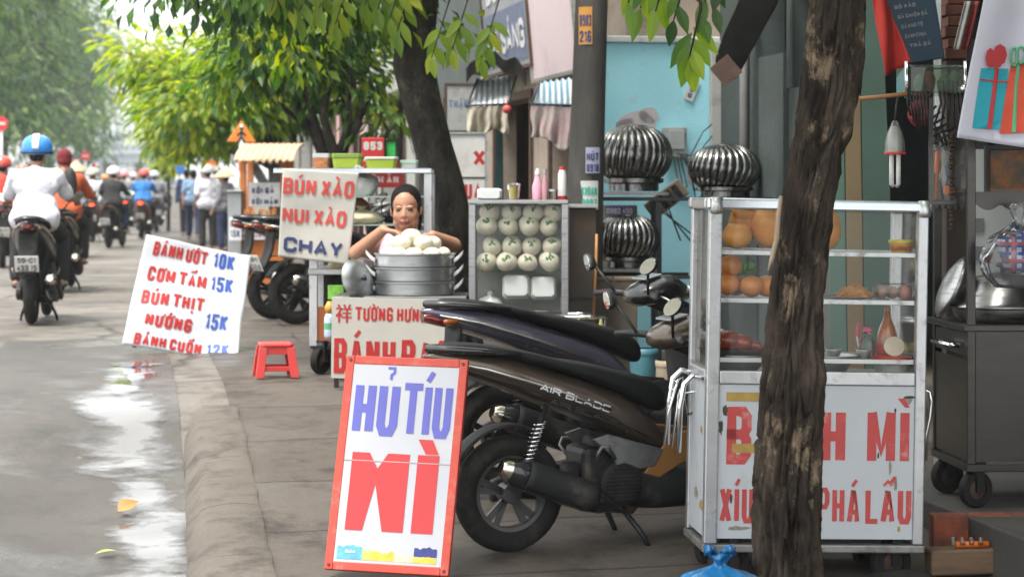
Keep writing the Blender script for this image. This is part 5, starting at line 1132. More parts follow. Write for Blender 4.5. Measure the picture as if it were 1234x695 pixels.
tub('small orange and white carton at the left end of the noodle cart roof', 377, 398, 185, 203, 14.75, mat('orange carton', (.6, .22, .08), .5, var=.6, vs=25), .3, M_whitep, cat='carton')
# bags of noodles, bowls and a roast behind the glass
def bag(name, label, px, py, Y, rx, h, seed, m, cat='plastic bag'):
    c = P(px, py, Y); mb = sackmesh((c.x, c.y, c.z), rx, rx*.8, h, seed, 26, 16); return tag(mb.build(name, m, smooth=True), label, cat)
M_film = mat('white plastic film', (.66, .68, .68), .4, var=.15, vs=8, bump=.3, bs=14)
bag('plastic_bag', 'white plastic bag with a yellow patch on the noodle cart shelf, left of the woman', 433, 238, 14.6, .11, .2, 1, M_film)
bag('plastic_bag', 'thin plastic bag of yellow noodles on the lower noodle cart shelf', 436, 271, 14.6, .12, .12, 2, mat('yellow film', (.60, .56, .38), .5, var=.3, vs=14, bump=.3, bs=20))
mb = MB(); mb.ell(P(432, 252, 14.7), (.075, .07, .075), 18); tag(mb.build('roast', mat('roast brown', (.34, .12, .05), .4, var=.3), smooth=True), 'round brown roast on the noodle cart shelf under the white bag', 'food')
mb = MB(); c = P(445, 323, 14.45); mb.lathe([(.05, 0), (.09, .05), (.095, .05), (.05, .01)], c, 'z', 22); tag(mb.build('bowl', mat('red bowl', (.5, .04, .03), .35), smooth=True), 'red plastic bowl on the noodle cart counter by the woman', 'bowl')
mb = MB(); c = P(408, 323, 14.4); [mb.ell(c+Vector((.03*i, 0, .02)), (.04, .04, .025), 10) for i in (-1, 0, 1)]; tag(mb.build('cabbage', mat('pale cabbage', (.55, .55, .30), .6, var=.2), smooth=True), 'pale cut cabbage on the noodle cart counter under the hanging sign', 'vegetable')
t = thing('bottle', 'dish soap bottle with an orange top standing in the noodle cart', 'bottle', P(396, 408, 14.3)); c = P(397, 408, 14.3)
mb = MB(); mb.lathe([(.03, 0), (.034, .02), (.033, .13), (.022, .16)], c, 'z', 16); mb.build('body', mat('pale blue plastic', (.45, .55, .70), .3), t, smooth=True); mb = MB(); mb.lathe([(.034, .06), (.036, .1)], c, 'z', 16, cap=False); mb.build('sticker', mat('green print', (.1, .4, .2), .4), t, smooth=True); mb = MB(); mb.lathe([(.024, .161), (.03, .20), (.012, .235)], c, 'z', 14); mb.build('cap', mat('orange top', (.7, .32, .05), .4), t, smooth=True)
mb = MB(); c = P(405, 352, 14.35); mb.box(c, (.10, .05, .09)); tag(mb.build('carton', mat('green carton', (.2, .5, .06), .5, var=.4, vs=30), bevel=.004), 'green carton inside the noodle cart below the counter', 'carton')

# ---- steamer stand of the seller
YS = 13.7; g = gz(YS); xs = lambda px: PX(px, YS); zz = lambda py: PZ(py, YS)
t = thing('steamer_stand', 'low iron stand under the steamer, carrying the white bun sign', 'stand', (xs(475), YS, g))
mb = MB(); mb.bb((xs(402), YS, zz(361)), (xs(562), YS+.5, zz(357))); mb.build('top', M_steel, t, bevel=.004)
for (px, dy) in ((405, .03), (558, .03), (405, .46), (558, .46)): mb = MB(); mb.bb((xs(px)-.014, YS+dy-.014, g-.02), (xs(px)+.014, YS+dy+.014, zz(361)-.001)); mb.build('leg', M_iron, t)
rows = [('祥', .03, .16, .07, .29, M_red, .2), ('TƯỜNG', .185, .475, .11, .285, M_red, .17), ('HƯNG', .505, .735, .11, .285, M_red, .17), ('興', .79, .92, .07, .29, M_red, .2), ('BÁNH', .02, .50, .50, .94, M_red, .24), ('BAO', .545, .93, .50, .94, M_red, .24)]
quadboard('sign_board', 'white bun sign with red capitals and red Chinese characters, in front of the steamer', 'sign', [(400, 358), (556, 361), (553, 460), (399, 455)], [13.6, 13.6, 13.62, 13.62], rows, mat('cream board', (.52, .50, .45), .55, var=.06, dirt=((.5, .45, .4), .2, 4)), .015)
# steamer: three stacked aluminium tiers
cx = xs(498); cy = YS+.24; sz = lambda py: PZ(py, cy); rS = 48.5*cy/F; z0 = zz(357)+.002
M_steam = mat('steamer aluminium', (.42, .43, .44), .36, .92, var=.12, vs=5, stretch=(1, 1, 8), dirt=((.28, .27, .26), .3, 7))
t = thing('steamer', 'three tier aluminium steamer full of white buns on the stand', 'steamer', (cx, cy, z0))
H = sz(304)-z0; hh = H/3
for k in range(3):
    mb = MB(); a = z0+hh*k; mb.lathe([(rS*.96, a), (rS*.985, a+.004), (rS*.985, a+hh*.80), (rS*1.02, a+hh*.86), (rS*1.02, a+hh-.003), (rS*.95, a+hh-.002), (rS*.94, a+hh*.4)], (cx, cy, 0), 'z', 56, cap=(k < 3)); o = mb.build('tier', M_steam, t, smooth=True, auto=35)
    for sg in (-1, 1):
        mb = MB(); q = Vector((cx+sg*rS*.97, cy-.05, a+hh*.55)); mb.rings([[q+Vector((sg*dx, dy*w, dz+h2)) for dy, h2 in ((-1, -.012), (1, -.012), (1, .012), (-1, .012))] for dx, dz, w in ((0, -.012, .03), (.03, .01, .03), (.052, .035, .022), (.058, .045, .012))]); mb.build('handle', M_whitep, o, bevel=.003)
zt_ = z0+H
M_bun = mat('steamed dough', (.69, .64, .51), .65, var=.05, vs=6, bump=.05)
rn = random.Random(8); k = 0
BP = [(-.09, -.14, -.03), (.0, -.17, -.03), (.10, -.13, -.03), (-.15, -.05, -.03), (.155, -.03, -.03), (-.05, -.05, -.01), (.06, -.05, -.01), (-.06, .06, -.02), (.07, .07, -.02), (-.075, -.09, .042), (.05, -.10, .042), (-.01, -.03, .05), (.10, -.03, .035), (-.02, -.06, .082)]
nm = ['low at the left front', 'low in the middle of the front', 'low at the right front', 'at the far left edge', 'at the far right edge', 'left of centre under the heap', 'right of centre under the heap', 'at the back left', 'at the back right', 'large on the left of the second layer', 'large on the right of the second layer', 'in the middle of the second layer', 'on the right end of the second layer', 'topmost of the heap']
def bunmesh(r, seed, flat=.78):
    mb = MB(); rr = []; K = 14; n = 24
    for q in range(K+1):
        a = -math.pi/2+math.pi*q/K; ring = []
        for i in range(n):
            b = 2*math.pi*i/n; pl = (1-.07*sstep(.3, 1.2, a)*(.5+.5*math.sin(b*12+a*4+seed)))*(1+.05*math.sin(b*2+seed)+.03*math.sin(b*3+seed*2)); dip = -.12*sstep(1.25, 1.57, a)
            ring.append((r*math.cos(a)*math.cos(b)*pl*1.0+1e-4*i, r*math.cos(a)*math.sin(b)*pl, r*flat*(math.sin(a)+dip)))
        rr.append(ring)
    mb.rings(rr); return mb
for (dx, dy, dz), w in zip(BP, nm):
    mb = bunmesh(.058 if dz < .03 else .063, k); mb.v = [Vector((v.x+cx+dx*1.05, v.y+cy+dy, v.z+zt_+.02+dz*.95)) for v in mb.v]; k += 1
    tag(mb.build('steamed_bun', M_bun, smooth=True), 'white steamed bun %s on the steamer' % w, 'bun', 'steamed buns heaped on the steamer')
# big aluminium lid leaning by the steamer
t = thing('steamer_cover', 'big dented aluminium lid leaning against the left of the steamer', 'lid', P(428, 358, 13.75))
Ml = Matrix.Translation(P(430, 338, 13.74)) @ Matrix.Rotation(R(-38), 4, 'Z') @ Matrix.Rotation(R(74), 4, 'Y')
mb = MB(Ml); mb.lathe([(.13, 0), (.135, .004), (.125, .012), (.11, .03), (.07, .04), (.01, .045)], (0, 0, 0), 'z', 36); mb.build('dome', M_steam, t, smooth=True, auto=40)
mb = MB(Ml); mb.lathe([(.008, .045), (.01, .06), (.02, .066), (.004, .075)], (0, 0, 0), 'z', 14); mb.build('knob', M_black, t, smooth=True)
t = thing('steamer_cover', 'second aluminium lid leaning just behind the dented lid', 'lid', P(440, 358, 13.95))
Ml = Matrix.Translation(P(441, 336, 13.9)) @ Matrix.Rotation(R(-34), 4, 'Z') @ Matrix.Rotation(R(76), 4, 'Y')
mb = MB(Ml); mb.lathe([(.13, 0), (.135, .004), (.125, .012), (.11, .03), (.07, .04), (.01, .045)], (0, 0, 0), 'z', 36); mb.build('dome', M_steam, t, smooth=True, auto=40)

# ---- glass cabinet of buns
YC = 13.75; sC = S(YC); g = gz(YC); xs = lambda px: PX(px, YC); zz = lambda py: PZ(py, YC); D = .36
t = thing('bun_cabinet', 'aluminium glass cabinet with rows of green topped buns beside the concrete pole', 'cabinet', (xs(625), YC, g))
for (px, dy) in ((569, 0), (681, 0), (569, D), (681, D)):
    mb = MB(); mb.bb((xs(px)-.02, YC+dy-.014, zz(379)), (xs(px)+.02, YC+dy+.014, zz(246))); mb.build('post', M_steel, t, bevel=.003)
mb = MB(); mb.bb((xs(565), YC-.02, zz(246)+.001), (xs(685), YC+D+.02, zz(241))); mb.build('roof', M_steel, t, bevel=.004)
mb = MB(); mb.bb((xs(565), YC-.02, zz(383)), (xs(685), YC+D+.02, zz(379)-.001)); mb.build('base', M_steel, t, bevel=.004)
mb = MB(); mb.bb((xs(573), YC-.002, zz(378)), (xs(677), YC+.002, zz(247))); mb.build('front_glass', M_gl, t)
for px in (569, 681): mb = MB(); mb.bb((xs(px)-.003, YC+.016, zz(378)), (xs(px)+.003, YC+D-.016, zz(247))); mb.build('side_glass', M_gl, t)
mb = MB(); mb.bb((xs(573), YC+D-.004, zz(378)), (xs(677), YC+D+.004, zz(247))); mb.build('back_panel', mat('dim steel sheet', (.30, .31, .29), .5, .3, var=.2), t)
shz = [zz(283.5), zz(327)]
for z in shz: mb = MB(); mb.bb((xs(574), YC+.02, z-.006), (xs(676), YC+D-.01, z)); mb.build('shelf', M_gl, t)
mb = MB()
for px, dy in ((572, .03), (678, .03), (572, D-.03), (678, D-.03)): mb.bb((xs(px)-.012, YC+dy-.012, g-.02), (xs(px)+.012, YC+dy+.012, zz(383)-.001))
# stand of the cabinet
lt = t
for px, dy in ((572, .03), (678, .03), (572, D-.03), (678, D-.03)): mb = MB(); mb.bb((xs(px)-.014, YC+dy-.014, g-.02), (xs(px)+.014, YC+dy+.014, zz(383)-.001)); mb.build('leg', M_iron, lt)
mb = MB(); mb.bb((xs(573), YC+.02, g+.2), (xs(677), YC+D-.02, g+.22)); mb.build('lower_shelf', M_iron, lt)
M_scal = mat('scallion green', (.05, .17, .03), .5, var=.4)
rN = ['lowest row', 'second row', 'third row', 'top row']; cN = ['leftmost', 'second from the left', 'third from the left', 'rightmost']
def cab_bun(x, y, z, r, lb, seed):
    mb = bunmesh(r, seed, .86); M_ = Matrix.Translation((x, y, z)) @ Matrix.Rotation(R(62), 4, 'X'); mb.v = [M_ @ v for v in mb.v]
    o = mb.build('steamed_bun', M_bun, smooth=True); tag(o, lb, 'bun', 'green topped buns in the glass cabinet')
    m2 = MB(M_); q = random.Random(seed)
    for _ in range(9): a = q.uniform(0, 6.28); d = q.uniform(0, r*.38); m2.ell((d*math.cos(a), d*math.sin(a), r*.76+.003), (r*.17, r*.10, .003), 8, rot=(0, 0, q.uniform(0, 3)))
    m2.build('topping', M_scal, o)
sd_ = 0
for si, zsh in enumerate((shz[1], shz[0])):
    for row in range(2):
        n = 4
        for c_ in range(n):
            r = .0615*(1+.05*math.sin(sd_*2.7)); x = xs(588+25.3*c_+(3 if row else -2)+1.2*math.sin(sd_*5.1)); z = zsh+r*.90+row*.096*(1.0 if si == 0 else .86); y = YC+.075+.022*row
            cab_bun(x, y, z, r, '%s green topped steamed bun in the %s of the glass cabinet' % (cN[c_], rN[si*2+row]), sd_); sd_ += 1
M_foam = mat('white foam', (.70, .72, .72), .55, var=.03)
def foambox(label, px, py0, py1, wpx, Y, lean, par=None, yaw=0):
    w = wpx/S(Y); h = (py1-py0)/S(Y); c = P(px, (py0+py1)/2, Y); M_ = Matrix.Translation(c) @ Matrix.Rotation(yaw, 4, 'Z') @ Matrix.Rotation(lean, 4, 'X')
    o = thing('foam_box', label, 'foam box', c-Vector((0, 0, h/2)))
    def rr(k, y): return [(w/2*k*i, y, h/2*k*j) for i, j in ((-1,-.75),(-.75,-1),(.75,-1),(1,-.75),(1,.75),(.75,1),(-.75,1),(-1,.75))]
    mb = MB(M_); mb.rings([rr(.80, -.035), rr(.86, -.03), rr(.96, -.003)]); mb.build('lid', M_foam, o, bevel=.004)
    mb = MB(M_); mb.rings([rr(1, -.0025), rr(1, .003), rr(.84, .035)]); mb.build('tray', M_foam, o, bevel=.003)
foambox('white foam takeaway box leaning upright on the left at the bottom of the bun cabinet', 622, 331, 360, 33, YC+.09, R(-12))
foambox('white foam takeaway box leaning upright on the right at the bottom of the bun cabinet', 655, 333, 361, 31, YC+.09, R(-12))
mb = sackmesh((xs(590), YC+.1, zz(378)), .07, .06, .13, 6, 26, 16); tag(mb.build('plastic_bag', M_film, smooth=True), 'crumpled white film bag in the bottom left of the bun cabinet', 'plastic bag')
# on the cabinet roof
zr = zz(241)+.002
def rlathe(name, label, cat, px, dy, prof, m, parts=()):
    t = thing(name, label, cat, (xs(px), YC+dy, zr)); mb = MB(); mb.lathe(prof, (xs(px), YC+dy, zr), 'z', 20); mb.build('body', m, t, smooth=True, auto=50)
    for n_, pr, mm in parts: mb = MB(); mb.lathe(pr, (xs(px), YC+dy, zr), 'z', 16); mb.build(n_, mm, t, smooth=True, auto=50)
foambox('white foam takeaway box lying at the left end of the bun cabinet roof', 590, 227, 241, 30, YC+.12, R(0))
rlathe('cup', 'clear cup of pale yellow liquid on the bun cabinet roof', 'cup', 619, .1, [(.034, 0), (.044, .10), (.046, .10), (.04, .09)], M_clear, [('drink', [(.030, .003), (.039, .075)], mat('pale tea', (.62, .50, .10), .2))])
rlathe('bottle', 'pink squeeze bottle on the bun cabinet roof', 'bottle', 648, .12, [(.032, 0), (.034, .08), (.02, .12), (.012, .15)], mat('pink squeeze', (.70, .35, .45), .35), [('cap', [(.016, .151), (.016, .165), (.006, .19)], M_whitep)])
rlathe('bottle', 'slim dark capped bottle on the bun cabinet roof', 'bottle', 657, .06, [(.018, 0), (.02, .09), (.01, .13), (.009, .16)], mat('pinkish glass', (.5, .25, .28), .2), [('cap', [(.012, .161), (.012, .185)], M_alu)])
rlathe('jar', 'small clear jar with a grey lid on the bun cabinet roof', 'jar', 667, .06, [(.026, 0), (.028, .05)], M_clear, [('lid', [(.029, .0505), (.029, .062)], M_alu)])
rlathe('bottle', 'tall white bottle with a red base on the right of the bun cabinet roof', 'bottle', 678, .12, [(.028, .022), (.026, .15), (.018, .18)], M_whitep, [('base', [(.030, 0), (.030, .0215)], M_red), ('cap', [(.019, .181), (.016, .2)], M_red)])

# ---- dark steel cabinet and pole to the right of it
t = thing('metal_cabinet', 'dark brown sheet metal cabinet right of the bun cabinet', 'cabinet', P(700, 420, 14.2)); Y = 14.15
mb = MB(); mb.bb((PX(686, Y), Y, gz(Y)+.1), (PX(719, Y), Y+.4, PZ(251, Y))); mb.build('body', mat('brown sheet metal', (.075, .06, .05), .45, .5, var=.25, vs=3, dirt=((.13, .08, .05), .3, 4)), t, bevel=.006)
mb = MB(); mb.bb((PX(684, Y), Y-.03, PZ(251, Y)+.001), (PX(721, Y), Y+.42, PZ(246, Y))); mb.build('top', M_steel, t, bevel=.004)
mb = MB(); mb.bb((PX(687, Y), Y-.012, PZ(362, Y)), (PX(718, Y), Y-.001, PZ(358, Y))); mb.build('seam', M_iron, t)
for px in (688, 717):
    mb = MB(); mb.bb((PX(px, Y)-.012, Y+.02, gz(Y)-.01), (PX(px, Y)+.012, Y+.05, gz(Y)+.099)); mb.build('leg', M_iron, t)
mb = MB(); mb.tube([P(719, 282, 14.05), P(718, 330, 14.05), P(715, 385, 14.05)], .009, 7); tag(mb.build('stick', mat('orange stick', (.42, .20, .07), .6, var=.2), smooth=True), 'thin orange wooden stick leaning on the dark metal cabinet', 'stick')
Y = 13.3; t = thing('rail', 'two short chrome rails with yellow bags hooked below, behind the scooter seats', 'rail', P(700, 380, Y))
mb = MB(); mb.tube([P(680, 382, Y), P(731, 382, Y)], .012, 10); mb.build('lower_bar', M_chrome, t, smooth=True); mb = MB(); mb.tube([P(684, 378, Y+.15), P(713, 378, Y+.15)], .010, 10); mb.build('upper_bar', M_chrome, t, smooth=True)
for px in (682, 729): mb = MB(); mb.tube([P(px, 383, Y), Vector((PX(px, Y), Y, gz(Y)-.02))], .008, 8); mb.build('leg', M_iron, t, smooth=True)
M_ybag = mat('yellow film bag', (.50, .45, .16), .35, var=.3, vs=12, bump=.4, bs=16, trans=.2)
for px, lb in ((697, 'left yellow plastic bag hooked on the chrome rail'), (724, 'right yellow plastic bag hooked on the chrome rail')):
    t = thing('plastic_bag', lb, 'plastic bag', P(px, 420, Y-.02)); c = P(px, 425, Y-.02)
    mb = sackmesh((c.x, c.y, c.z), .055, .05, .12, px*.1, 24, 14, False); mb.build('sack', M_ybag, t, smooth=True)
    mb = MB(); mb.add([P(px-5, 404, Y-.03), P(px-1, 384, Y-.02), P(px+1, 384, Y-.02), P(px+5, 404, Y-.03), P(px+2, 404, Y-.035), P(px, 392, Y-.03), P(px-2, 404, Y-.035)], [(0, 1, 5, 6), (1, 2, 5), (2, 3, 4, 5)]); mb.build('handle', M_ybag, t, solid=.004)
# concrete utility pole with stickers
Y = 14.75; t = thing('utility_pole', 'thick grey concrete utility pole with torn stickers between the cabinets and the vents', 'pole', (PX(705, Y), Y, gz(Y)))
mb = MB(); rr = []
pr = [(gz(Y)-.1, 702, 24), (PZ(400, Y), 703, 23), (PZ(250, Y), 705, 22), (PZ(120, Y), 709, 20.5), (PZ(0, Y), 713, 19.5), (PZ(-300, Y), 722, 17), (PZ(-520, Y), 729, 15)]
for z, px, r in pr: rr.append([(PX(px, Y)+r/S(Y)*math.cos(2*math.pi*i/32), Y+r/S(Y)*math.sin(2*math.pi*i/32), z) for i in range(32)])
mb.rings(rr); mb.build('shaft', mat('dirty concrete', (.075, .070, .062), .85, var=.35, vs=4, bump=.25, bs=25, dirt=((.03, .028, .025), .45, 2.5), stretch=(1, 1, .35)), t, smooth=True)
def sticker(px0, px1, py0, py1, col, txt, tm, nm):
    mb = MB(); zc0, zc1 = PZ(py1, Y), PZ(py0, Y); pxc = 709 if py0 > 100 else 712; r = (22 if py0 > 100 else 20.3)/S(Y)+.004
    def fn(a, b, off=0):
        x = PX(px0+(px1-px0)*a, Y)-PX(pxc, Y); x = clamp(x/r, -.99, .99); return Vector((PX(pxc, Y)+(r+off)*x, Y-(r+off)*math.sqrt(1-x*x), zc0+(zc1-zc0)*b))
    mb.sheet(fn, 10, 4); o = mb.build('sticker', mat(nm, col, .6, var=.15, dirt=((.2, .18, .16), .25, 12)), t, smooth=True)
    mb = MB(); wd_, h_ = (px1-px0)/S(Y), zc1-zc0
    for i, s_ in enumerate(txt): lettering(mb, s_, wd_*.08, h_*(.85-(.85/len(txt))*(i+.85)), wd_*.84, h_*.6/len(txt), h_*.1/len(txt)*1.0, bend=lambda x, y, z: fn(x/wd_, z/h_, .002-y*.3))
    mb.build('lettering', tm, o, smooth=False)
sticker(697, 713, 10, 55, (.48, .22, .03), ['0903', '216'], M_navy, 'amber sticker'); sticker(705, 722, 178, 209, (.36, .36, .50), ['HÚT', '0918'], M_navy, 'lilac sticker'); sticker(699, 720, 218, 252, (.55, .60, .56), ['KHOAN', '0907'], mat('sea green print', (.02, .35, .25), .5), 'mint sticker')

# ---- turbine vents on their rack
M_vent = mat('spun steel', (.21, .21, .205), .2, 1, var=.2, vs=5, dirt=((.15, .14, .12), .25, 6))
def vent(label, px, py, rpx, hpx, Y, tilt=0):
    s = S(Y); c = P(px, py, Y); r = rpx/s; h = hpx/s
    t = thing('turbine_vent', label, 'turbine vent', c-Vector((0, 0, h/2)), rot=(0, tilt, 0), group=None)
    n = 27; fin = MB()
    for i in range(n):
        a0 = 2*math.pi*i/n; rows = []
        K = 14
        for k in range(K+1):
            u = k/K; ph = -math.pi/2*.74+math.pi*.86*u; rad = r*math.cos(ph)**.8; z = h*.5*math.sin(ph)/math.sin(math.pi*.43); tw = a0+.30*math.sin(u*math.pi*.9)
            for da, dr in ((0, 0), (.09, .03), (.18, .028), (.25, -.035)):
                a = tw+da; q = rad*(1+dr); rows.append((c.x+q*math.cos(a), c.y+q*math.sin(a), c.z+z))
        f = []
        for k in range(K):
            for j in range(3): b = 4*k+j; f.append((b, b+1, b+5, b+4))
        fin.add(rows, f)
    o = fin.build('blade', M_vent, t, smooth=True, solid=.003)
    mb = MB(); mb.lathe([(r*.05, h*.53), (r*.34, h*.505), (r*.36, h*.47), (r*.3, h*.44)], c, 'z', 28); mb.build('cap', M_vent, t, smooth=True)
    mb = MB(); mb.lathe([(r*.66, -h*.62), (r*.66, -h*.50), (r*.80, -h*.47), (r*.80, -h*.40)], c, 'z', 34); mb.build('neck', M_vent, t, smooth=True, auto=40)
    mb = MB(); mb.lathe([(r*.55, -h*.38), (r*.7, -h*.2), (r*.78, 0), (r*.6, h*.35)], c, 'z', 24); mb.build('core', M_vent, t, smooth=True)
    mb = MB(); mb.box(c+Vector((0, 0, -h*.63-.012)), (r*1.75, r*1.75, .02)); mb.build('base_plate', M_vent, t)
vent('biggest shiny ribbed turbine vent, on the upper rack beside the pole', 764, 187, 45, 70, 15.3, 0)
vent('shiny ribbed turbine vent on the upper rack in front of the cyan wall corner', 873, 203, 43, 56, 15.3)
vent('dull ribbed turbine vent on the lower level, under the biggest one', 756, 287, 38, 56, 15.0)
Y = 15.15; t = thing('rack', 'dark angle iron rack carrying the turbine vents', 'rack', P(800, 420, Y))
for py, px1 in ((237, 930), (330, 835)):
    mb = MB(); z = PZ(py, Y)-.005; mb.bb((PX(700, Y), Y-.18, z-.022), (PX(px1, Y), Y-.14, z)); mb.bb((PX(700, Y), Y+.36, z-.022), (PX(px1, Y), Y+.40, z)); mb.build('rail', M_iron, t)
for px in (716, 792, 926): 
    for dy in (-.16, .38): mb = MB(); mb.bb((PX(px, Y)-.018, Y+dy-.018, gz(Y)-.02), (PX(px, Y)+.018, Y+dy+.018, PZ(238, Y)-.03)); mb.build('post', M_iron, t)
t = thing('crate', 'worn brown carton standing under the lower turbine vent', 'carton', P(730, 440, 14.6)); Y = 14.55
mb = MB(); mb.bb((PX(712, Y), Y, gz(Y)), (PX(768, Y), Y+.3, PZ(338, Y))); mb.build('box', mat('worn cardboard', (.14, .115, .085), .85, var=.25, vs=4, dirt=((.07, .06, .05), .35, 5)), t, bevel=.008)
mb = MB(); mb.bb((PX(711, Y), Y-.004, PZ(338, Y)+.001), (PX(739, Y), Y+.3, PZ(336, Y)+.006)); mb.bb((PX(741, Y), Y-.004, PZ(338, Y)+.001), (PX(769, Y), Y+.3, PZ(336, Y)+.006)); mb.build('flap', mat('worn cardboard edge', (.17, .14, .10), .85), t)
t = thing('box_sign', 'small beige box with a purple phone number label between the upper and lower vents', 'box', P(745, 250, 15.45)); Y = 15.45
mb = MB(); mb.bb((PX(722, Y), Y, PZ(330, Y)+.01), (PX(768, Y), Y+.25, PZ(237, Y)-.06)); mb.build('body', mat('beige box', (.25, .23, .19), .7, dirt=((.15, .13, .1), .3, 6)), t, bevel=.006)
mb = MB(); mb.bb((PX(730, Y), Y-.006, PZ(259, Y)), (PX(763, Y), Y-.001, PZ(249, Y))); o = mb.build('sticker', mat('purple label', (.12, .08, .32), .5), t)
mb = MB(Matrix.Translation((PX(731, Y), Y-.006, PZ(257.5, Y)))); lettering(mb, '0982 450', 0, 0, 31/S(Y), .038, .007); mb.build('lettering', M_whitep, o)
# buckets and bits low behind the scooters
for (px, py0, py1, rp, Y, col, nm_, lb) in ((776, 370, 425, 17, 13.2, (.05, .16, .2), 'bucket', 'teal plastic bucket behind the scooter handlebar'), (806, 396, 440, 16, 12.8, (.30, .24, .17), 'pot', 'brown clay pot behind the scooter handlebar')):
    t = thing(nm_, lb, nm_, P(px, py1, Y)); s = S(Y); c = Vector((PX(px, Y), Y, gz(Y))); h = .30
    mb = MB(); mb.lathe([(rp*.75/s, 0), (rp/s, h*.7), (rp*.95/s, h), (rp*.85/s, h), (rp*.8/s, h*.8)], c, 'z', 24); mb.build('body', mat(lb, col, .5, var=.3, vs=6), t, smooth=True, auto=50); mb = MB(); mb.lathe([(rp*1.02/s, h*.93), (rp*1.05/s, h+.01), (rp*.9/s, h+.012)], c, 'z', 24, cap=False); mb.build('rim', mat(lb, col, .5), t, smooth=True)

# ---- orange sticky rice cart
Y = 25.0; g = gz(Y); xs = lambda px: PX(px, Y); zz = lambda py: PZ(py, Y); t = thing('rice_cart', 'orange timber sticky rice cart with a scalloped awning and paper signs', 'food cart', (xs(312), Y, g))
M_or = mat('orange timber', (.55, .17, .03), .55, var=.18, vs=5, stretch=(1, 1, 5))
for (px, dy) in ((293, 0), (342, 0), (293, .7), (342, .7)): mb = MB(); mb.bb((xs(px)-.035, Y+dy-.03, g+.1), (xs(px)+.035, Y+dy+.03, zz(190))); mb.build('post', M_or, t, bevel=.005)
mb = MB(); mb.bb((xs(288), Y-.04, g+.1), (xs(345), Y+.74, zz(288))); mb.build('base', M_or, t, bevel=.006)
mb = MB(); mb.bb((xs(285), Y-.08, zz(288)+.001), (xs(347), Y+.78, zz(285))); mb.build('counter', M_steel, t)
mb = MB(); mb.sheet(lambda a, b: Vector((xs(287)+(xs(358)-xs(287))*a, Y-.35+1.2*b, zz(191)+.16*math.sin(b*math.pi*.55)+.012*math.sin(a*60)+(-.05+.03*abs(math.sin(a*26)) if b < .05 else 0))), 80, 8); mb.build('awning', mat('peach canvas', (.60, .42, .28), .85, var=.08), t, smooth=True, solid=.02)
for px, dy in ((297, .05), (338, .05), (297, .65), (338, .65)): caster(None, xs(px), Y+dy, g+.09, .09, .05, Matrix.Identity(4), t)
mb = MB(); mb.bb((xs(296), Y+.02, zz(285)+.002), (xs(340), Y+.05, zz(206))); mb.build('glass', M_gl, t)
t2, pn, M, w, h = facesign('paper_sign', 'white sign with navy capitals on the orange rice cart, upper one', 'sign', 300, 220, 338, 249, Y-.06, mat('paper white', (.70, .71, .72), .6), .02)
mb = MB(M); lettering(mb, 'XÔI GÀ', -w*.42, h*.04, w*.72, h*.25, .04); lettering(mb, 'XÔI MẶN', -w*.42, -h*.42, w*.84, h*.25, .04); mb.build('lettering', M_navy, pn)
t2, pn, M, w, h = facesign('paper_sign', 'white sign with rows of small red print on the orange rice cart, lower one', 'sign', 289, 262, 338, 289, Y-.10, mat('paper pinkish', (.70, .66, .68), .6), .02)
mb = MB(M)
for k in range(3): lettering(mb, 'CÀ PHÊ ĐÁ 12', -w*.44, h*(.14-.26*k), w*.86, h*.12, .012)
mb.build('lettering', mat('dull violet print', (.28, .14, .26), .6), pn)
mb = MB(M); lettering(mb, 'CÀ PHÊ', -w*.40, h*.52, w*.8, h*.36, .05); mb.build('lettering', mat('orange print', (.75, .28, .05), .5), pn)
t2, pn, M, w, h = facesign('paper_sign', 'small white sign with navy numbers left of the orange rice cart', 'sign', 276, 262, 291, 290, Y-.3, mat('paper white', (.70, .71, .72), .6), .02)
mb = MB(M); lettering(mb, 'XÔI', -w*.4, h*.1, w*.7, h*.25, .03); lettering(mb, '15K', -w*.4, -h*.35, w*.8, h*.3, .035); mb.build('lettering', M_navy, pn)
mb = MB(); x = xs(283); mb.bb((x-.06, Y-.15, g+.02), (x+.09, Y+.2, zz(232))); mb.bb((x-.07, Y-.17, zz(232)+.001), (x+.10, Y+.22, zz(229))); tag(mb.build('glass_case', mat('grey glass case', (.30, .32, .33), .2, var=.15), bevel=.01), 'grey glass case standing left of the orange rice cart', 'glass case')
# road signs and post
Y = 26.5; t = thing('warning_sign', 'orange triangular pedestrian warning sign on a striped post', 'road sign', (PX(291, Y), Y, gz(Y)))
mb = MB(); mb.tube([(PX(291, Y), Y+.03, gz(Y)), (PX(291, Y), Y+.03, PZ(150, Y))], .035, 12); pst = mb.build('post', mat('sign post', (.45, .5, .5), .5), t, smooth=True)
for k in range(4): mb = MB(); z0_ = PZ(178+18*k, Y); mb.lathe([(.0375, z0_-.10), (.0375, z0_)], (PX(291, Y), Y+.03, 0), 'z', 12, cap=False); mb.build('band', mat('teal band', (.15, .45, .42), .5) if k % 2 == 0 else M_fred, pst, smooth=True)
tri = [(PX(x, Y), PZ(y, Y)) for x, y in ((273, 171), (309, 172), (291, 145))]
mb = MB(Matrix.Translation((0, Y, 0))); mb.prism(tri, .02); o = mb.build('plate', mat('orange plate', (.80, .22, .02), .4, var=.05), t, bevel=.01)
ctr = Vector((PX(291, Y), Y, PZ(163, Y))); mb = MB()
mb.ell(ctr+Vector((.0, -.006, .075)), (.022, .004, .022), 10)
for a, b in (((0, .05), (0, -.02)), ((0, -.02), (-.045, -.085)), ((0, -.02), (.04, -.085)), ((0, .04), (-.05, -.005)), ((0, .04), (.05, .0))): mb.bar(ctr+Vector((a[0], -.006, a[1])), ctr+Vector((b[0], -.006, b[1])), .022, .004, up=(0, 1, 0))
mb.build('symbol', M_black, o)
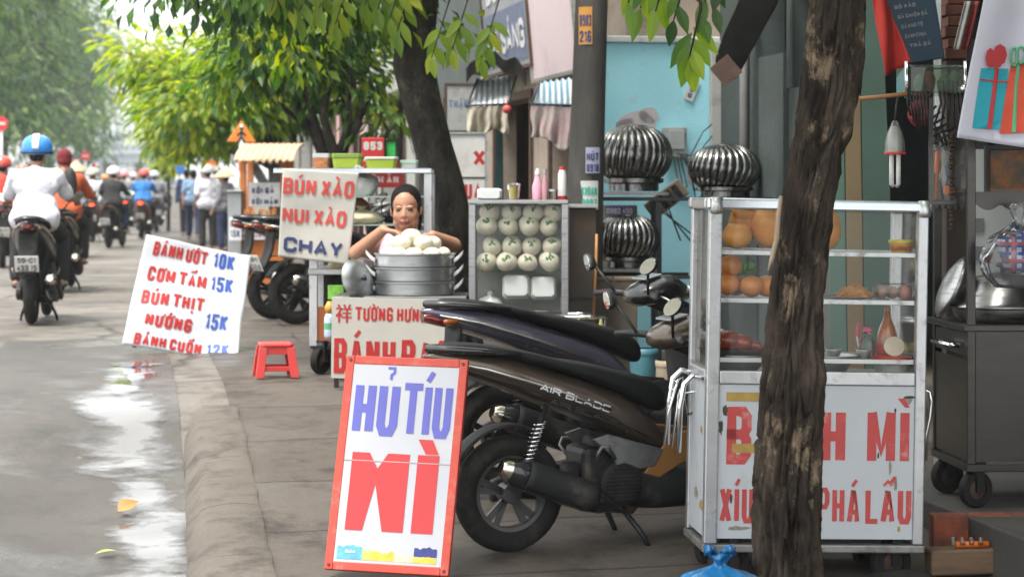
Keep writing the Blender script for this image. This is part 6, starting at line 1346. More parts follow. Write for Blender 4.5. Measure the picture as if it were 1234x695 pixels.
Y = 47; mb = MB(); mb.tube([(PX(260, Y), Y, gz(Y)), (PX(260, Y), Y, PZ(60, Y))], [.06, .05], 12); tag(mb.build('pole', mat('grey pole', (.30, .29, .27), .7, var=.2), smooth=True), 'plain grey pole behind the white shirted man', 'pole')
Y = 40; t2, pn, M, w, h = facesign('small_sign', 'small orange and white board on the grey pole above the white shirted man', 'sign', 247, 193, 264, 206, 46.8, mat('white plate', (.7, .7, .68), .5), .03)
mb = MB(M); mb.bb((-w/2, -.005, 0), (w/2, -.001, h/2)); mb.build('band', mat('orange plate', (.8, .22, .02), .4), pn)
Y = 55; t2, pn, M, w, h = facesign('blue_sign', 'small blue road sign far down the pavement', 'road sign', 211, 200, 222, 210, 60, mat('blue sign', (.03, .15, .5), .4), .04)
def discsign(label, px, py, rpx, Y, m, bar=True):
    t = thing('road_sign', label, 'road sign', (PX(px, Y), Y, gz(Y))); s = S(Y)
    mb = MB(); mb.tube([(PX(px, Y), Y+.05, gz(Y)), (PX(px, Y), Y+.05, PZ(py-rpx, Y))], .04, 10); mb.build('post', M_alu, t, smooth=True)
    mb = MB(); mb.lathe([(rpx/s, -.015), (rpx/s, .015)], P(px, py, Y), 'y', 28); o = mb.build('disc', m, t)
    if bar: mb = MB(); mb.box(P(px, py, Y)+Vector((0, -.025, 0)), (rpx*1.3/s, .012, rpx*.34/s)); mb.build('bar', M_whitep, o)
discsign('red no entry sign at the left edge, nearest of the round signs', 1, 149, 8.5, 62, mat('signal red', (.7, .02, .02), .4))
discsign('grey backed round sign in the middle of the far road', 84, 182, 5.5, 88, M_alu, False)
discsign('red round sign by the far trees, right of the grey backed one', 103, 188, 5.5, 92, mat('signal red', (.7, .02, .02), .4))
discsign('tiny red round sign farthest down the road', 113, 200, 3, 120, mat('signal red', (.7, .02, .02), .4), False)
t2, pn, M, w, h = facesign('small_sign', 'small pink board under the far round sign', 'sign', 88, 192, 96, 205, 100, mat('pink sign', (.7, .3, .4), .5), .05)
# ---------------------------------------------------------------- scooters
M_seat = mat('seat vinyl', (.012, .012, .0125), .62, var=.2, vs=30, bump=.1, bs=120, spec=.3, dirt=((.05, .045, .04), .12, 6))
M_eng = mat('greasy engine', (.022, .021, .021), .5, .5, var=.4, vs=14, dirt=((.10, .085, .065), .3, 10))
M_alloy = mat('cast alloy', (.24, .24, .24), .4, .8, var=.2, vs=10, dirt=((.15, .13, .11), .35, 12))
M_fblack = mat('matt black plastic', (.014, .014, .015), .6, spec=.3, var=.25, vs=10, dirt=((.08, .07, .06), .3, 7))
M_gblack = mat('gloss black plastic', (.012, .012, .013), .25, var=.15, vs=8, coat=.5, dirt=((.05, .045, .04), .15, 8))
M_tail = mat('tail lens', (.13, .006, .005), .15, coat=.6)
M_taillit = mat('lit tail lens', (.9, .08, .03), .3, emit=2.2)
M_amberl = mat('amber lens', (.38, .10, .01), .15, coat=.5)
M_mirror = mat('mirror glass', (.75, .78, .75), .02, 1, var=.02)
def sup(hw, zt, zb, n=16, p=2.6, x=0, yo=0):
    r = []
    for i in range(n):
        a = 2*math.pi*i/n; c, s = math.cos(a), math.sin(a)
        r.append((x, yo+hw*math.copysign(abs(c)**(2/p), c), (zt+zb)/2+(zt-zb)/2*math.copysign(abs(s)**(2/p), s)))
    return r
def loft(mb, st, n=18, p=2.6, mi=0): return mb.rings([sup(hw, zt, zb, n, p, x) for x, zt, zb, hw in st], mi)
def smooth_st(st, K=4):
    out = []
    for i in range(len(st)-1):
        p0 = st[max(i-1, 0)]; p1 = st[i]; p2 = st[i+1]; p3 = st[min(i+2, len(st)-1)]
        for k in range(K):
            t = k/K; out.append(tuple(.5*((2*b)+(-a+c)*t+(2*a-5*b+4*c-d)*t*t+(-a+3*b-3*c+d)*t**3) for a, b, c, d in zip(p0, p1, p2, p3)))
    out.append(st[-1]); return out
def wheel(par, x, z, r, w, tyre, rimm, spokes=5, hub=.045):
    mb = MB(); c = (x, 0, z); pr = []
    rt = w*.5
    for k in range(13):
        a = -math.pi*.86+2*math.pi*.86*k/12; pr.append((r-rt*1.05+rt*1.05*math.cos(a), rt*math.sin(a)))
    mb.lathe(pr, c, 'y', 44, cap=False); o = mb.build('wheel', tyre, par, smooth=True, local=True)
    mb = MB(); ri = r-w*.98
    mb.lathe([(ri+.004, -w*.33), (ri-.014, -w*.30), (ri-.018, 0), (ri-.014, w*.30), (ri+.004, w*.33)], c, 'y', 44, cap=False)
    for k in range(spokes):
        a = 2*math.pi*k/spokes+.35
        for s in (-.16, .16):
            p0 = Vector((x+hub*.8*math.cos(a), 0, z+hub*.8*math.sin(a))); p1 = Vector((x+ri*math.cos(a+s), 0, z+ri*math.sin(a+s))); mb.bar(p0, p1, .03, .018, up=(0, 1, 0))
    mb.lathe([(.012, -w*.5), (hub, -w*.45), (hub, w*.45), (.012, w*.5)], c, 'y', 22); mb.build('rim', rimm, o, smooth=True, auto=30, local=True)
    return o
def mirror_part(par, y, z0=1.0, x0=.80):
    s = 1 if y > 0 else -1
    mb = MB(); mb.tube([(x0, y*.62, z0), (x0-.03, y*.8, z0+.07), (x0-.06, y, z0+.13)], .007, 8); st_ = mb.build('mirror', M_black, par, smooth=True, local=True)
    Mm = Matrix.Translation((x0-.07, y+s*.035, z0+.145)) @ Matrix.Rotation(R(-12)*s, 4, 'Z')
    mb = MB(Mm); mb.rings([[(xx, .062*k*math.cos(a)+.015*s*math.sin(a), .042*k*math.sin(a)+.01*math.cos(a)*s) for a in [2*math.pi*i/22 for i in range(22)]] for xx, k in ((-.012, .97), (-.004, 1.03), (.012, .92), (.03, .55), (.036, .2))]); mb.build('shell', M_black, st_, smooth=True, auto=50, local=True)
    mb = MB(Mm); mb.rings([[(xx, .062*k*math.cos(a)+.015*s*math.sin(a), .042*k*math.sin(a)+.01*math.cos(a)*s) for a in [2*math.pi*i/22 for i in range(22)]] for xx, k in ((-.0125, .93), (-.0145, .92))]); mb.build('glass', M_mirror, st_, local=True)
def scooter(label, loc, rz, paint, group=None, lower=None, decal=None, full=True, plate='', seatm=None, lit=False, hbar=.945):
    """origin under the rear axle, nose along +x"""
    t = thing('scooter', label, 'scooter', loc, rz, group); B = lambda mb, n, m, par=t, **k: mb.build(n, m, par, local=True, **k)
    wheel(t, 0, .262, .262, .098, M_rubber, M_eng if not decal else mat('dark alloy rim', (.09, .09, .092), .45, .6, dirt=((.15, .12, .1), .3, 9)))
    wheel(t, 1.28, .258, .258, .082, M_rubber, M_eng)
    # body shell: swept tail, falling belly line
    st = smooth_st([(-.41, .888, .872, .012), (-.34, .905, .832, .055), (-.2, .897, .775, .108), (-.02, .868, .715, .145), (.16, .815, .640, .162), (.36, .755, .565, .172), (.54, .685, .475, .168), (.66, .59, .42, .145), (.76, .50, .38, .10)])
    mb = MB(); loft(mb, st, 24, 2.4); bd = B(mb, 'body_cowl', paint, smooth=True)
    mb = MB(); loft(mb, smooth_st([(-.33, .925, .90, .03), (-.27, .938, .898, .08), (-.14, .930, .885, .118), (.05, .898, .848, .146), (.2, .860, .805, .152), (.34, .838, .757, .152), (.5, .800, .695, .14), (.64, .765, .635, .118), (.73, .715, .60, .085), (.765, .665, .615, .04)]), 22, 3.0)
    B(mb, 'seat', seatm or M_seat, smooth=True)
    # chrome-ish trim line and grab rail
    mb = MB()
    for s in (-1, 1): mb.tube([(-.34, s*.066, .862), (-.16, s*.127, .826), (.04, s*.161, .765), (.2, s*.172, .712), (.42, s*.180, .63)], [.006, .009, .009, .008, .004], 8)
    B(mb, 'trim', mat('silver trim', (.58, .56, .52), .22, .9, var=.1), smooth=True)
    mb = MB(); mb.tube([(.0, .135, .885), (-.2, .118, .905), (-.33, .07, .912), (-.385, .0, .914), (-.33, -.07, .912), (-.2, -.118, .905), (.0, -.135, .885)], [.010, .015, .018, .019, .018, .015, .010], 10); B(mb, 'grab_rail', M_gblack, smooth=True)
    mb = MB(); mb.rings([sup(hw, zt, zb, 14, 2.5, x) for x, zt, zb, hw in ((-.405, .868, .835, .03), (-.38, .874, .82, .05), (-.30, .85, .80, .055))]); B(mb, 'tail_light', M_taillit if lit else M_tail, smooth=True, auto=40)
    for s in (-1, 1): mb = MB(); mb.rings([sup(hw, zt, zb, 10, 2, x, s*.10) for x, zt, zb, hw in ((-.335, .842, .822, .006), (-.31, .845, .818, .012), (-.26, .84, .815, .006))]); B(mb, 'turn_signal', M_amberl, smooth=True)
    for s in (-1, 1):
        mb = MB(); mb.tube([(-.30, s*.088, .845), (-.1, s*.146, .775), (.08, s*.1615, .72), (.26, s*.1685, .655), (.45, s*.1715, .575), (.62, s*.155, .50)], .0028, 5); B(mb, 'panel_gap', M_black, smooth=True)
        for q, (sx_, sz_) in enumerate(((.22, .64), (.5, .53))): mb = MB(); mb.lathe([(.008, -.003), (.008, .003)], (sx_, s*.171, sz_), 'y', 10); B(mb, 'screw', M_eng)
    # rear mudguard with plate
    mb = MB(); mb.sheet(lambda a, b: Vector((-.24-.13*b+.04*math.sin(b*3), (a-.5)*(.17-.02*b), .80-.36*b)), 6, 8); fd = B(mb, 'rear_mudguard', M_fblack, smooth=True, solid=.02)
    Mp = Matrix.Translation((-.378, 0, .53)) @ Matrix.Rotation(R(-22), 4, 'Y')
    mb = MB(Mp); mb.box((0, 0, 0), (.006, .20, .145)); pl = B(mb, 'number_plate', mat('plate white', (.72, .72, .70), .5, var=.05, dirt=((.4, .37, .33), .2, 10)), fd, bevel=.002)
    if plate:
        mb = MB(Mp @ Matrix.Rotation(R(-90), 4, 'Z')); lettering(mb, plate[0], -.075, .012, .15, .045, .009, y=-.0035); lettering(mb, plate[1], -.085, -.06, .17, .052, .010, y=-.0035); B(mb, 'lettering', M_black, pl)
    mb = MB(); mb.sheet(lambda a, b: Vector((.30*math.cos(math.pi*(.35+.5*b))*1.0, (a-.5)*.12, .262+.305*math.sin(math.pi*(.35+.5*b)))), 4, 12); B(mb, 'inner_fender', M_fblack, smooth=True, solid=.008)
    # engine, transmission case, silencer (right side = -y)
    mb = MB(); loft(mb, smooth_st([(-.04, .31, .21, .03), (.08, .35, .22, .04), (.25, .37, .2, .045), (.42, .40, .17, .05), (.58, .42, .18, .05)]), 14, 3); mb.v = [Vector((v.x, v.y+.10, v.z)) for v in mb.v]; B(mb, 'transmission', M_eng, smooth=True)
    mb = MB(); mb.box((.47, 0, .34), (.30, .22, .24)); mb.box((.62, 0, .30), (.16, .18, .16)); mb.box((.30, 0, .33), (.16, .12, .12)); en = B(mb, 'engine', M_eng, bevel=.03)
    mb = MB(); mb.lathe([(.02, -.155), (.085, -.155), (.102, -.145), (.108, -.11), (.108, -.06)], (.49, 0, .295), 'y', 30); fc = B(mb, 'fan_cover', M_fblack, en, smooth=True, auto=35)
    if full:
        mb = MB()
        for k in range(9): z = .295-.07+.0175*k; hw = math.sqrt(max(.0, .086**2-(z-.295)**2)); mb.bb((.49-hw, -.163, z-.003), (.49+hw, -.156, z+.003))
        B(mb, 'grille', M_eng, en)
    Ms = Matrix.Translation((-.09, -.165, .395)) @ Matrix.Rotation(R(20.5), 4, 'Y')
    mb = MB(Ms); mb.lathe([(.02, -.01), (.03, -.012), (.042, .0), (.050, .02), (.062, .05), (.068, .09), (.070, .30), (.066, .42), (.052, .50), (.03, .54), (.018, .60)], (0, 0, 0), 'x', 28); ml = B(mb, 'muffler', M_gblack if full else M_eng, smooth=True, auto=50)
    mb = MB(Ms); mb.lathe([(.018, -.02), (.03, -.022), (.046, -.004), (.052, .018), (.050, .02)], (0, 0, 0), 'x', 24); B(mb, 'tip', mat('tip steel', (.62, .58, .50), .18, 1, var=.2), ml, smooth=True, auto=40)
    if full:
        mb = MB(Ms); mb.sheet(lambda a, b: Vector((.09+.36*a, -.077*math.cos((b-.4)*1.9), .077*math.sin((b-.4)*1.9))), 10, 8); B(mb, 'heat_shield', M_fblack, ml, smooth=True, solid=.005)
        mb = MB(); mb.tube([(.43, -.10, .18), (.58, -.06, .16), (.66, 0, .20)], .018, 10); B(mb, 'exhaust_pipe', M_rust, ml, smooth=True)
    # shock absorber
    mb = MB(); a, b = Vector((.02, -.115, .36)), Vector((.13, -.12, .66)); mb.tube([a, b], .012, 8); sh_ = B(mb, 'shock', M_eng, smooth=True)
    mb = MB(); n = 90; mb.tube([a.lerp(b, .12+.62*i/n)+Vector((.024*math.cos(i*.7), .024*math.sin(i*.7), 0)) for i in range(n+1)], .0055, 5); B(mb, 'spring', M_chrome if decal else M_iron, sh_, smooth=True)
    # underbody, floorboard, front shield
    mb = MB(); loft(mb, smooth_st([(.40, .50, .24, .10), (.60, .44, .17, .135), (.80, .36, .16, .15), (.98, .37, .18, .14), (1.05, .46, .26, .11)]), 18, 3); B(mb, 'floorboard', M_fblack, smooth=True)
    if lower:
        for s in (-1, 1):
            mb = MB(Matrix.Translation((0, s*.148, 0)) if s < 0 else Matrix.Translation((0, s*.148-.012, 0))); mb.prism([(.60, .335), (.68, .31), (.80, .375), (1.0, .385), (1.0, .50), (.82, .52), (.74, .505)], .014); B(mb, 'side_cover', lower, bevel=.01)
    mb = MB()
    for s in (-1, 1): mb.M = Matrix.Translation((0, s*.135-(.0 if s > 0 else .018), 0)); mb.prism([(.34, .50), (.42, .52), (.58, .475), (.70, .44), (.655, .365), (.58, .355), (.50, .385), (.46, .375), (.44, .42)], .018)
    B(mb, 'bracket', M_alloy, bevel=.006)
    mb = MB(); mb.rings([[(x+.03*abs(k), y*hw, z) for k, y in ((-1, -1), (-.6, -.7), (0, 0), (.6, .7), (1, 1))]+[(x+.05+.03*abs(k), y*hw*.95, z) for k, y in ((1, 1), (.6, .7), (0, 0), (-.6, -.7), (-1, -1))] for x, z, hw in ((1.0, .30, .13), (1.01, .45, .175), (1.0, .62, .19), (.95, .78, .165), (.91, .87, .11))]); B(mb, 'leg_shield', M_fblack, smooth=True, auto=50)
    mb = MB(); mb.rings([sup(hw, zt, zb, 18, 2.4, x) for x, zt, zb, hw in ((1.03, .90, .34, .13), (1.09, .86, .40, .165), (1.15, .80, .46, .14), (1.20, .70, .54, .07))]); B(mb, 'front_cowl', paint, smooth=True)
    # steering: fork, front mudguard, bars, instruments
    for s in (-1, 1): mb = MB(); mb.tube([(1.28, s*.07, .258), (1.08, s*.065, .66)], [.022, .02], 10); B(mb, 'fork', M_eng, smooth=True)
    mb = MB(); mb.sheet(lambda a, b: Vector((1.28+.275*math.cos(math.pi*(.05+.72*b)), (a-.5)*.11, .258+.30*math.sin(math.pi*(.05+.72*b)))), 5, 14); B(mb, 'front_mudguard', paint, smooth=True, solid=.008)
    z = hbar
    mb = MB(); mb.tube([(1.0, 0, .84), (.83, 0, z-.04)], .03, 10); B(mb, 'steering_head', M_fblack, smooth=True)
    mb = MB(); mb.rings([sup(hw, zt, zb, 16, 2.3, x) for x, zt, zb, hw in ((.71, z+.01, z-.05, .05), (.76, z+.045, z-.07, .12), (.85, z+.085, z-.06, .135), (.95, z+.09, z-.05, .12), (1.04, z+.03, z-.04, .07))]); hc = B(mb, 'handlebar_cowl', paint if decal else M_gblack, smooth=True)
    mb = MB(); mb.box((.82, 0, z+.080), (.10, .15, .012), rot=(0, R(-14), 0)); B(mb, 'instrument_panel', mat('instrument grey', (.25, .26, .27), .15, coat=.5), hc, bevel=.006)
    mb = MB(); mb.rings([sup(hw, zt, zb, 16, 2.2, x) for x, zt, zb, hw in ((1.02, z+.04, z-.03, .09), (1.065, z+.025, z-.02, .075))]); B(mb, 'headlight', mat('lamp lens', (.7, .72, .72), .1, coat=.5), hc, smooth=True)
    for s in (-1, 1):
        mb = MB(); mb.tube([(.79, s*.10, z-.01), (.73, s*.24, z-.005), (.70, s*.33, z-.015)], .017, 10); B(mb, 'grip', M_black, smooth=True)
        mb = MB(); mb.tube([(.79, s*.17, z-.01), (.78, s*.24, z-.012), (.77, s*.34, z-.03)], [.006, .005, .007], 8); B(mb, 'brake_lever', M_chrome, smooth=True)
        mirror_part(t, s*.29, z, .73)
    mb = MB(); mb.tube([(.52, -.10, .17), (.60, -.15, .05), (.62, -.16, .0)], [.014, .013, .011], 8); mb.tube([(.52, .10, .17), (.60, .15, .05), (.62, .16, .0)], [.014, .013, .011], 8); mb.tube([(.52, -.10, .17), (.52, .10, .17)], .013, 8); B(mb, 'centre_stand', M_iron, smooth=True)
    for s in (-1, 1): mb = MB(); mb.tube([(.36, s*.16, .40), (.345, s*.2, .44), (.36, s*.205, .47), (.40, s*.20, .47), (.44, s*.18, .41)], .008, 8); B(mb, 'foot_peg', M_alloy, smooth=True)
    if decal:
        dz = lambda x: .742-.30*(x-.1)
        M_dec = mat('decal white', (.66, .66, .66), .35)
        mb = MB(Matrix.Translation((0, -.1735, 0)))
        sl = lambda x, y, z_: (x+.30*z_, y-.004*math.sin(x*6), .705-.335*(x-.15)+z_)
        lettering(mb, decal, .07, 0, .34, .030, .0065, bend=sl, gap=.8); B(mb, 'lettering', M_dec, bd)
        mb = MB(Matrix.Translation((0, -.1725, 0))); lettering(mb, decal, .13, -.042, .34, .024, .0055, bend=sl, gap=.8); B(mb, 'lettering', M_black, bd)
    return t
M_bronze = mat('bronze paint', (.095, .066, .048), .3, .55, var=.10, vs=4, coat=.6, dirt=((.14, .11, .09), .12, 8))
M_purple = mat('purple grey paint', (.115, .105, .150), .25, .5, var=.08, vs=4, coat=.7, dirt=((.14, .13, .13), .02, 8))
M_copper = mat('copper panel', (.36, .17, .05), .4, .3, var=.12, vs=5)
ax = Vector((PX(613, 10.12), 10.12, 0)); hd = R(24)
A = scooter('bronze scooter with white decals, nearest, parked with its nose behind the bread cart', (ax.x, ax.y, gz(10.2)-.015), hd, M_bronze, lower=M_copper, decal='AIR BLADE', plate=('59-X1', '328.06'))
Bx = scooter('purple grey scooter with a black seat parked just beyond the bronze one', (ax.x-.05, ax.y+.98, gz(11.2)+.01), R(25), M_purple, lower=mat('dark side cover', (.03, .03, .035), .4), plate=('59-P2', '117.45'))
# chrome tubes of a folded rack between the bronze scooter and the cart
mb = MB(); Y = 9.85
mb.tube([P(800, 535, Y), P(806, 495, Y), P(817, 458, Y), P(822, 453, Y+.1), P(827, 500, Y+.1)], .0055, 8); mb.tube([P(809, 540, Y+.05), P(818, 475, Y+.05), P(824, 457, Y+.15), P(833, 510, Y+.2)], .005, 8)
for k in range(4): a = P(806+3*k, 490-10*k, Y); mb.tube([a, a+Vector((.02, .15, 0))], .005, 6)
mb.tube([P(827, 500, Y+.1), P(846, 492, Y+.02)], .005, 6); mb.tube([P(818, 475, Y+.05), P(846, 470, Y+.0)], .005, 6)
mb.build('folding_rail', M_chrome, cart, smooth=True)
# scooters parked by the noodle cart
for k, (px, Y, lb) in enumerate(((331, 20.2, 'black scooter parked farther back, tail near the orange rice cart'), (357, 19.5, 'black scooter with a chrome heat shield parked behind the hanging sign'), )):
    o = scooter(lb, (PX(px, Y), Y, gz(Y)), R(30), M_gblack, group='black scooters parked beyond the stool', full=True, plate=('59-V1', '%03d.%02d' % (214+k*31, 17+k)))
# ---------------------------------------------------------------- people
def skinmat(name, c): return mat(name, c, .5, var=.12, vs=8)
M_skin = skinmat('skin', (.44, .225, .14)); M_skin2 = skinmat('skin tan', (.36, .19, .12))
M_lip = mat('lips', (.27, .085, .065), .5); M_brow = mat('brow', (.07, .04, .03), .8); M_eyew = mat('eye white', (.26, .22, .20), .3); M_iris = mat('iris', (.012, .009, .008), .15)
M_hair = mat('black hair', (.010, .008, .008), .75, spec=.15, var=.4, vs=30, stretch=(1, 1, .3))
def cloth(name, c, var=.12): return mat(name, c, .85, var=var, vs=7, bump=.15, bs=30)
def head(mb, c, s, yaw=0, pitch=0, lean=0):
    """c: centre of the skull; face towards -y"""
    M = Matrix.Translation(c) @ Matrix.Rotation(yaw, 4, 'Z') @ Matrix.Rotation(pitch, 4, 'X') @ Matrix.Rotation(lean, 4, 'Y') @ Matrix.Scale(s, 4)
    o = mb.M; mb.M = M
    mb.ell((0, .012, .022), (.074, .092, .088), 22)            # cranium
    mb.ell((0, -.016, -.042), (.071, .074, .076), 24)          # face
    mb.ell((0, -.046, -.094), (.036, .036, .024), 14)          # chin
    for q in (-1, 1):
        mb.ell((q*.036, -.050, -.042), (.028, .028, .030), 14)  # cheek
        mb.ell((q*.043, -.020, -.080), (.028, .044, .030), 12)  # jaw
        mb.ell((q*.028, -.074, .007), (.026, .012, .009), 10)   # brow ridge
        mb.ell((q*.029, -.070, -.011), (.018, .013, .008), 10)  # eyelid
        mb.ell((q*.078, .012, -.018), (.010, .020, .030), 10)   # ear
        mb.ell((q*.013, -.084, -.044), (.009, .010, .007), 8)   # nostril
    capsule(mb, (0, -.078, .0), (0, -.094, -.038), .008, .011, 8); mb.ell((0, -.094, -.041), (.013, .0115, .009), 8)
    mb.ell((0, -.084, -.070), (.026, .012, .0065), 10); mb.ell((0, -.083, -.079), (.021, .012, .0065), 10)
    mb.M = o; return M
def facepaint(M, s):
    Mi = M.inverted()
    def f(c):
        q = Mi @ Vector(c)
        if q.y < -.055:
            if abs(q.x) < .027 and -.085 < q.z < -.0645 and q.y < -.07: return 1
            for sx in (-1, 1):
                dx = q.x*sx-.030
                if abs(dx) < .019 and .009 < q.z-.010*(1-abs(dx)/.03)+.002 < .0155: return 2
                if abs(dx) < .017 and abs(q.z+.010) < .0062: return 4 if abs(dx) < .0095 else (3 if abs(q.z+.012) < .0035 else 2)
        return 0
    return f
def hand(mb, wrist, dirv, palmn, s, curl=.6, thumb=1):
    """palm and five fingers; dirv along the hand, palmn out of the palm"""
    d = Vector(dirv).normalized(); n = Vector(palmn).normalized(); n = (n-d*n.dot(d)).normalized(); x = d.cross(n)*thumb
    w = Vector(wrist)
    for k in (-1, -.33, .33, 1): capsule(mb, w+d*.01*s+x*.012*k*s, w+d*.085*s+x*.027*k*s, .015*s, .0115*s, 8)
    for i, (k, ln) in enumerate(((1, .070), (.33, .080), (-.33, .074), (-1, .058))):
        p = w+d*.088*s+x*.028*k*s; a = .25*curl+.08*i; q = p
        for seg, (f, r) in enumerate(((.42, .0092), (.33, .0085), (.25, .0076))):
            dd = (d*math.cos(a)+n*math.sin(a)+x*k*.10).normalized(); e = q+dd*ln*f*s; capsule(mb, q, e, r*s, r*.92*s, 8); q = e; a += curl*.75
    p = w+d*.025*s+x*.026*s; dd = (d*.55+x*.75+n*.35).normalized(); e = p+dd*.04*s; capsule(mb, p, e, .0125*s, .010*s, 8)
    dd = (d*.85+x*.2+n*.5).normalized(); capsule(mb, e, e+dd*.032*s, .010*s, .0075*s, 8)

# ---- the woman at the steamer (seen over it, seated on a high stool)
YW = 14.25; sW = 1.16; g = gz(YW); HC = P(489, 250, YW)
t = thing('person', 'woman with tied back black hair in a lilac sleeveless top, reaching over the buns', 'person', (HC.x, YW, g))
mb = MB(); hs_ = sW*1.0
Mh = head(mb, HC, hs_, R(-4), R(3), R(-2))
nk = HC+Vector((.0, .03, -.10))*sW; ch = HC+Vector((0, .05, -.33))*sW; hip = HC+Vector((0, .08, -.74))*sW
chain(mb, [HC+Vector((0, .02, -.05))*sW, nk+Vector((0, .0, -.03)), ch+Vector((0, 0, .12))], [.058*sW, .060*sW, .085*sW], 14)
shL, shR = HC+Vector((-.150, .05, -.185))*sW, HC+Vector((.150, .05, -.185))*sW
for a, b, ra, rb in ((ch+Vector((-.06, 0, .10)), ch+Vector((.06, 0, .10)), .095*sW, .095*sW), (ch+Vector((-.07, 0, 0)), ch+Vector((.07, 0, 0)), .098*sW, .098*sW), (ch+Vector((-.06, 0, -.18)), ch+Vector((.06, 0, -.18)), .092*sW, .092*sW), (hip+Vector((-.08, 0, 0)), hip+Vector((.08, 0, 0)), .115*sW, .115*sW), (shL, ch+Vector((-.02, 0, .14)), .052*sW, .075*sW), (shR, ch+Vector((.02, 0, .14)), .052*sW, .075*sW)): capsule(mb, a, b, ra, rb, 16)
# arms as in the photo: elbows out to the sides, hands meeting above the buns
elL = P(430, 305, YW-.03); wrL = P(462, 277, YW-.17); elR = P(546, 296, YW-.02); wrR = P(521, 284, YW-.19)
chain(mb, [shL, elL, wrL], [.056*sW, .046*sW, .029*sW], 14); capsule(mb, elL, elL.lerp(wrL, .4), .041*sW, .040*sW, 12)
chain(mb, [shR, elR, wrR], [.056*sW, .046*sW, .029*sW], 14); capsule(mb, elR, elR.lerp(wrR, .4), .041*sW, .040*sW, 12)
hand(mb, wrL, (.75, -.35, -.12), (-.1, -.15, -1), sW*1.0, .55, 1)
hand(mb, wrR, (-.75, -.35, -.08), (.1, -.15, -1), sW*1.0, .75, -1)
for sg in (-1, 1):
    kn = hip+Vector((sg*.12, -.40, .02))*sW; kn.z = max(kn.z, g+.4); ft = Vector((kn.x, kn.y+.05, g+.07)); chain(mb, [hip+Vector((sg*.08, 0, -.02)), kn, ft], [.085*sW, .058*sW, .036*sW]); capsule(mb, ft+Vector((0, .04, -.03)), ft+Vector((0, -.14, -.045)), .032, .025)
body = fuse(mb, 'body', [M_skin, M_lip, M_brow, M_eyew, M_iris], t, voxel=.0050, smooth=6, paint=facepaint(Mh, hs_))
mb = MB()
chain(mb, [ch+Vector((-.075, 0, .095)), ch+Vector((.075, 0, .095))], [.106*sW]*2, 18); chain(mb, [ch+Vector((-.085, -.005, 0)), ch+Vector((.085, -.005, 0))], [.112*sW]*2, 18)
chain(mb, [ch+Vector((-.075, 0, -.18)), ch+Vector((.075, 0, -.18))], [.106*sW]*2, 18); chain(mb, [hip+Vector((-.09, 0, .04)), hip+Vector((.09, 0, .04))], [.126*sW]*2, 18)
for a in (0, 1): chain(mb, [(ch+Vector((0, 0, .05))), (ch+Vector((0, 0, -.2)))], [.13*sW]*2, 16)
for sg in (-1, 1): capsule(mb, ch+Vector((sg*.10, -.01, .10)), ch+Vector((sg*.10, .0, .185)), .062*sW, .05*sW, 12)
capsule(mb, ch+Vector((-.08, -.03, .11)), ch+Vector((.08, -.03, .11)), .085*sW, .085*sW, 14)
fuse(mb, 'top', cloth('pale lilac cloth', (.55, .44, .54)), t, voxel=.011, smooth=5, wrinkle=.010)
mb = MB()
for sg in (-1, 1):
    kn = hip+Vector((sg*.12, -.40, .02))*sW; kn.z = max(kn.z, g+.4); chain(mb, [hip+Vector((sg*.08, 0, -.03)), kn, Vector((kn.x, kn.y+.05, g+.16))], [.10*sW, .074*sW, .062*sW])
chain(mb, [hip+Vector((-.09, 0, -.03)), hip+Vector((.09, 0, -.03))], [.128*sW]*2)
fuse(mb, 'trousers', cloth('dark trousers', (.03, .03, .035)), t, voxel=.014, smooth=5)
mb = MB(Mh)
hz_ = []
mb.ell((0, .028, .036), (.0835, .0945, .0915), 32); mb.ell((0, .085, -.04), (.045, .04, .05), 14)
for q in (-1, 1): mb.ell((q*.068, .030, -.005), (.018, .05, .055), 12)
capsule(mb, (.072, .03, -.03), (.066, .03, -.12), .018, .010, 8)
def hp(c): return 0
ho_ = fuse(mb, 'hair', M_hair, t, voxel=.005, smooth=6, wrinkle=.0008, wscale=60)
# tall stool she sits on
o = thing('stool', 'tall dark stool under the seated woman, hidden behind the steamer stand', 'stool', (HC.x, YW+.1, g)); sz_ = hip.z-.15*sW
mb = MB(); mb.lathe([(.15, sz_-.03), (.16, sz_-.02), (.16, sz_), (.14, sz_+.004)], (hip.x, hip.y, 0), 'z', 24); mb.build('seat', M_rust, o)
for i in range(4): a = .785+i*1.57; mb = MB(); mb.tube([(hip.x+.11*math.cos(a), hip.y+.11*math.sin(a), sz_-.03), (hip.x+.18*math.cos(a), hip.y+.18*math.sin(a), g)], .014, 8); mb.build('leg', M_iron, o, smooth=True)

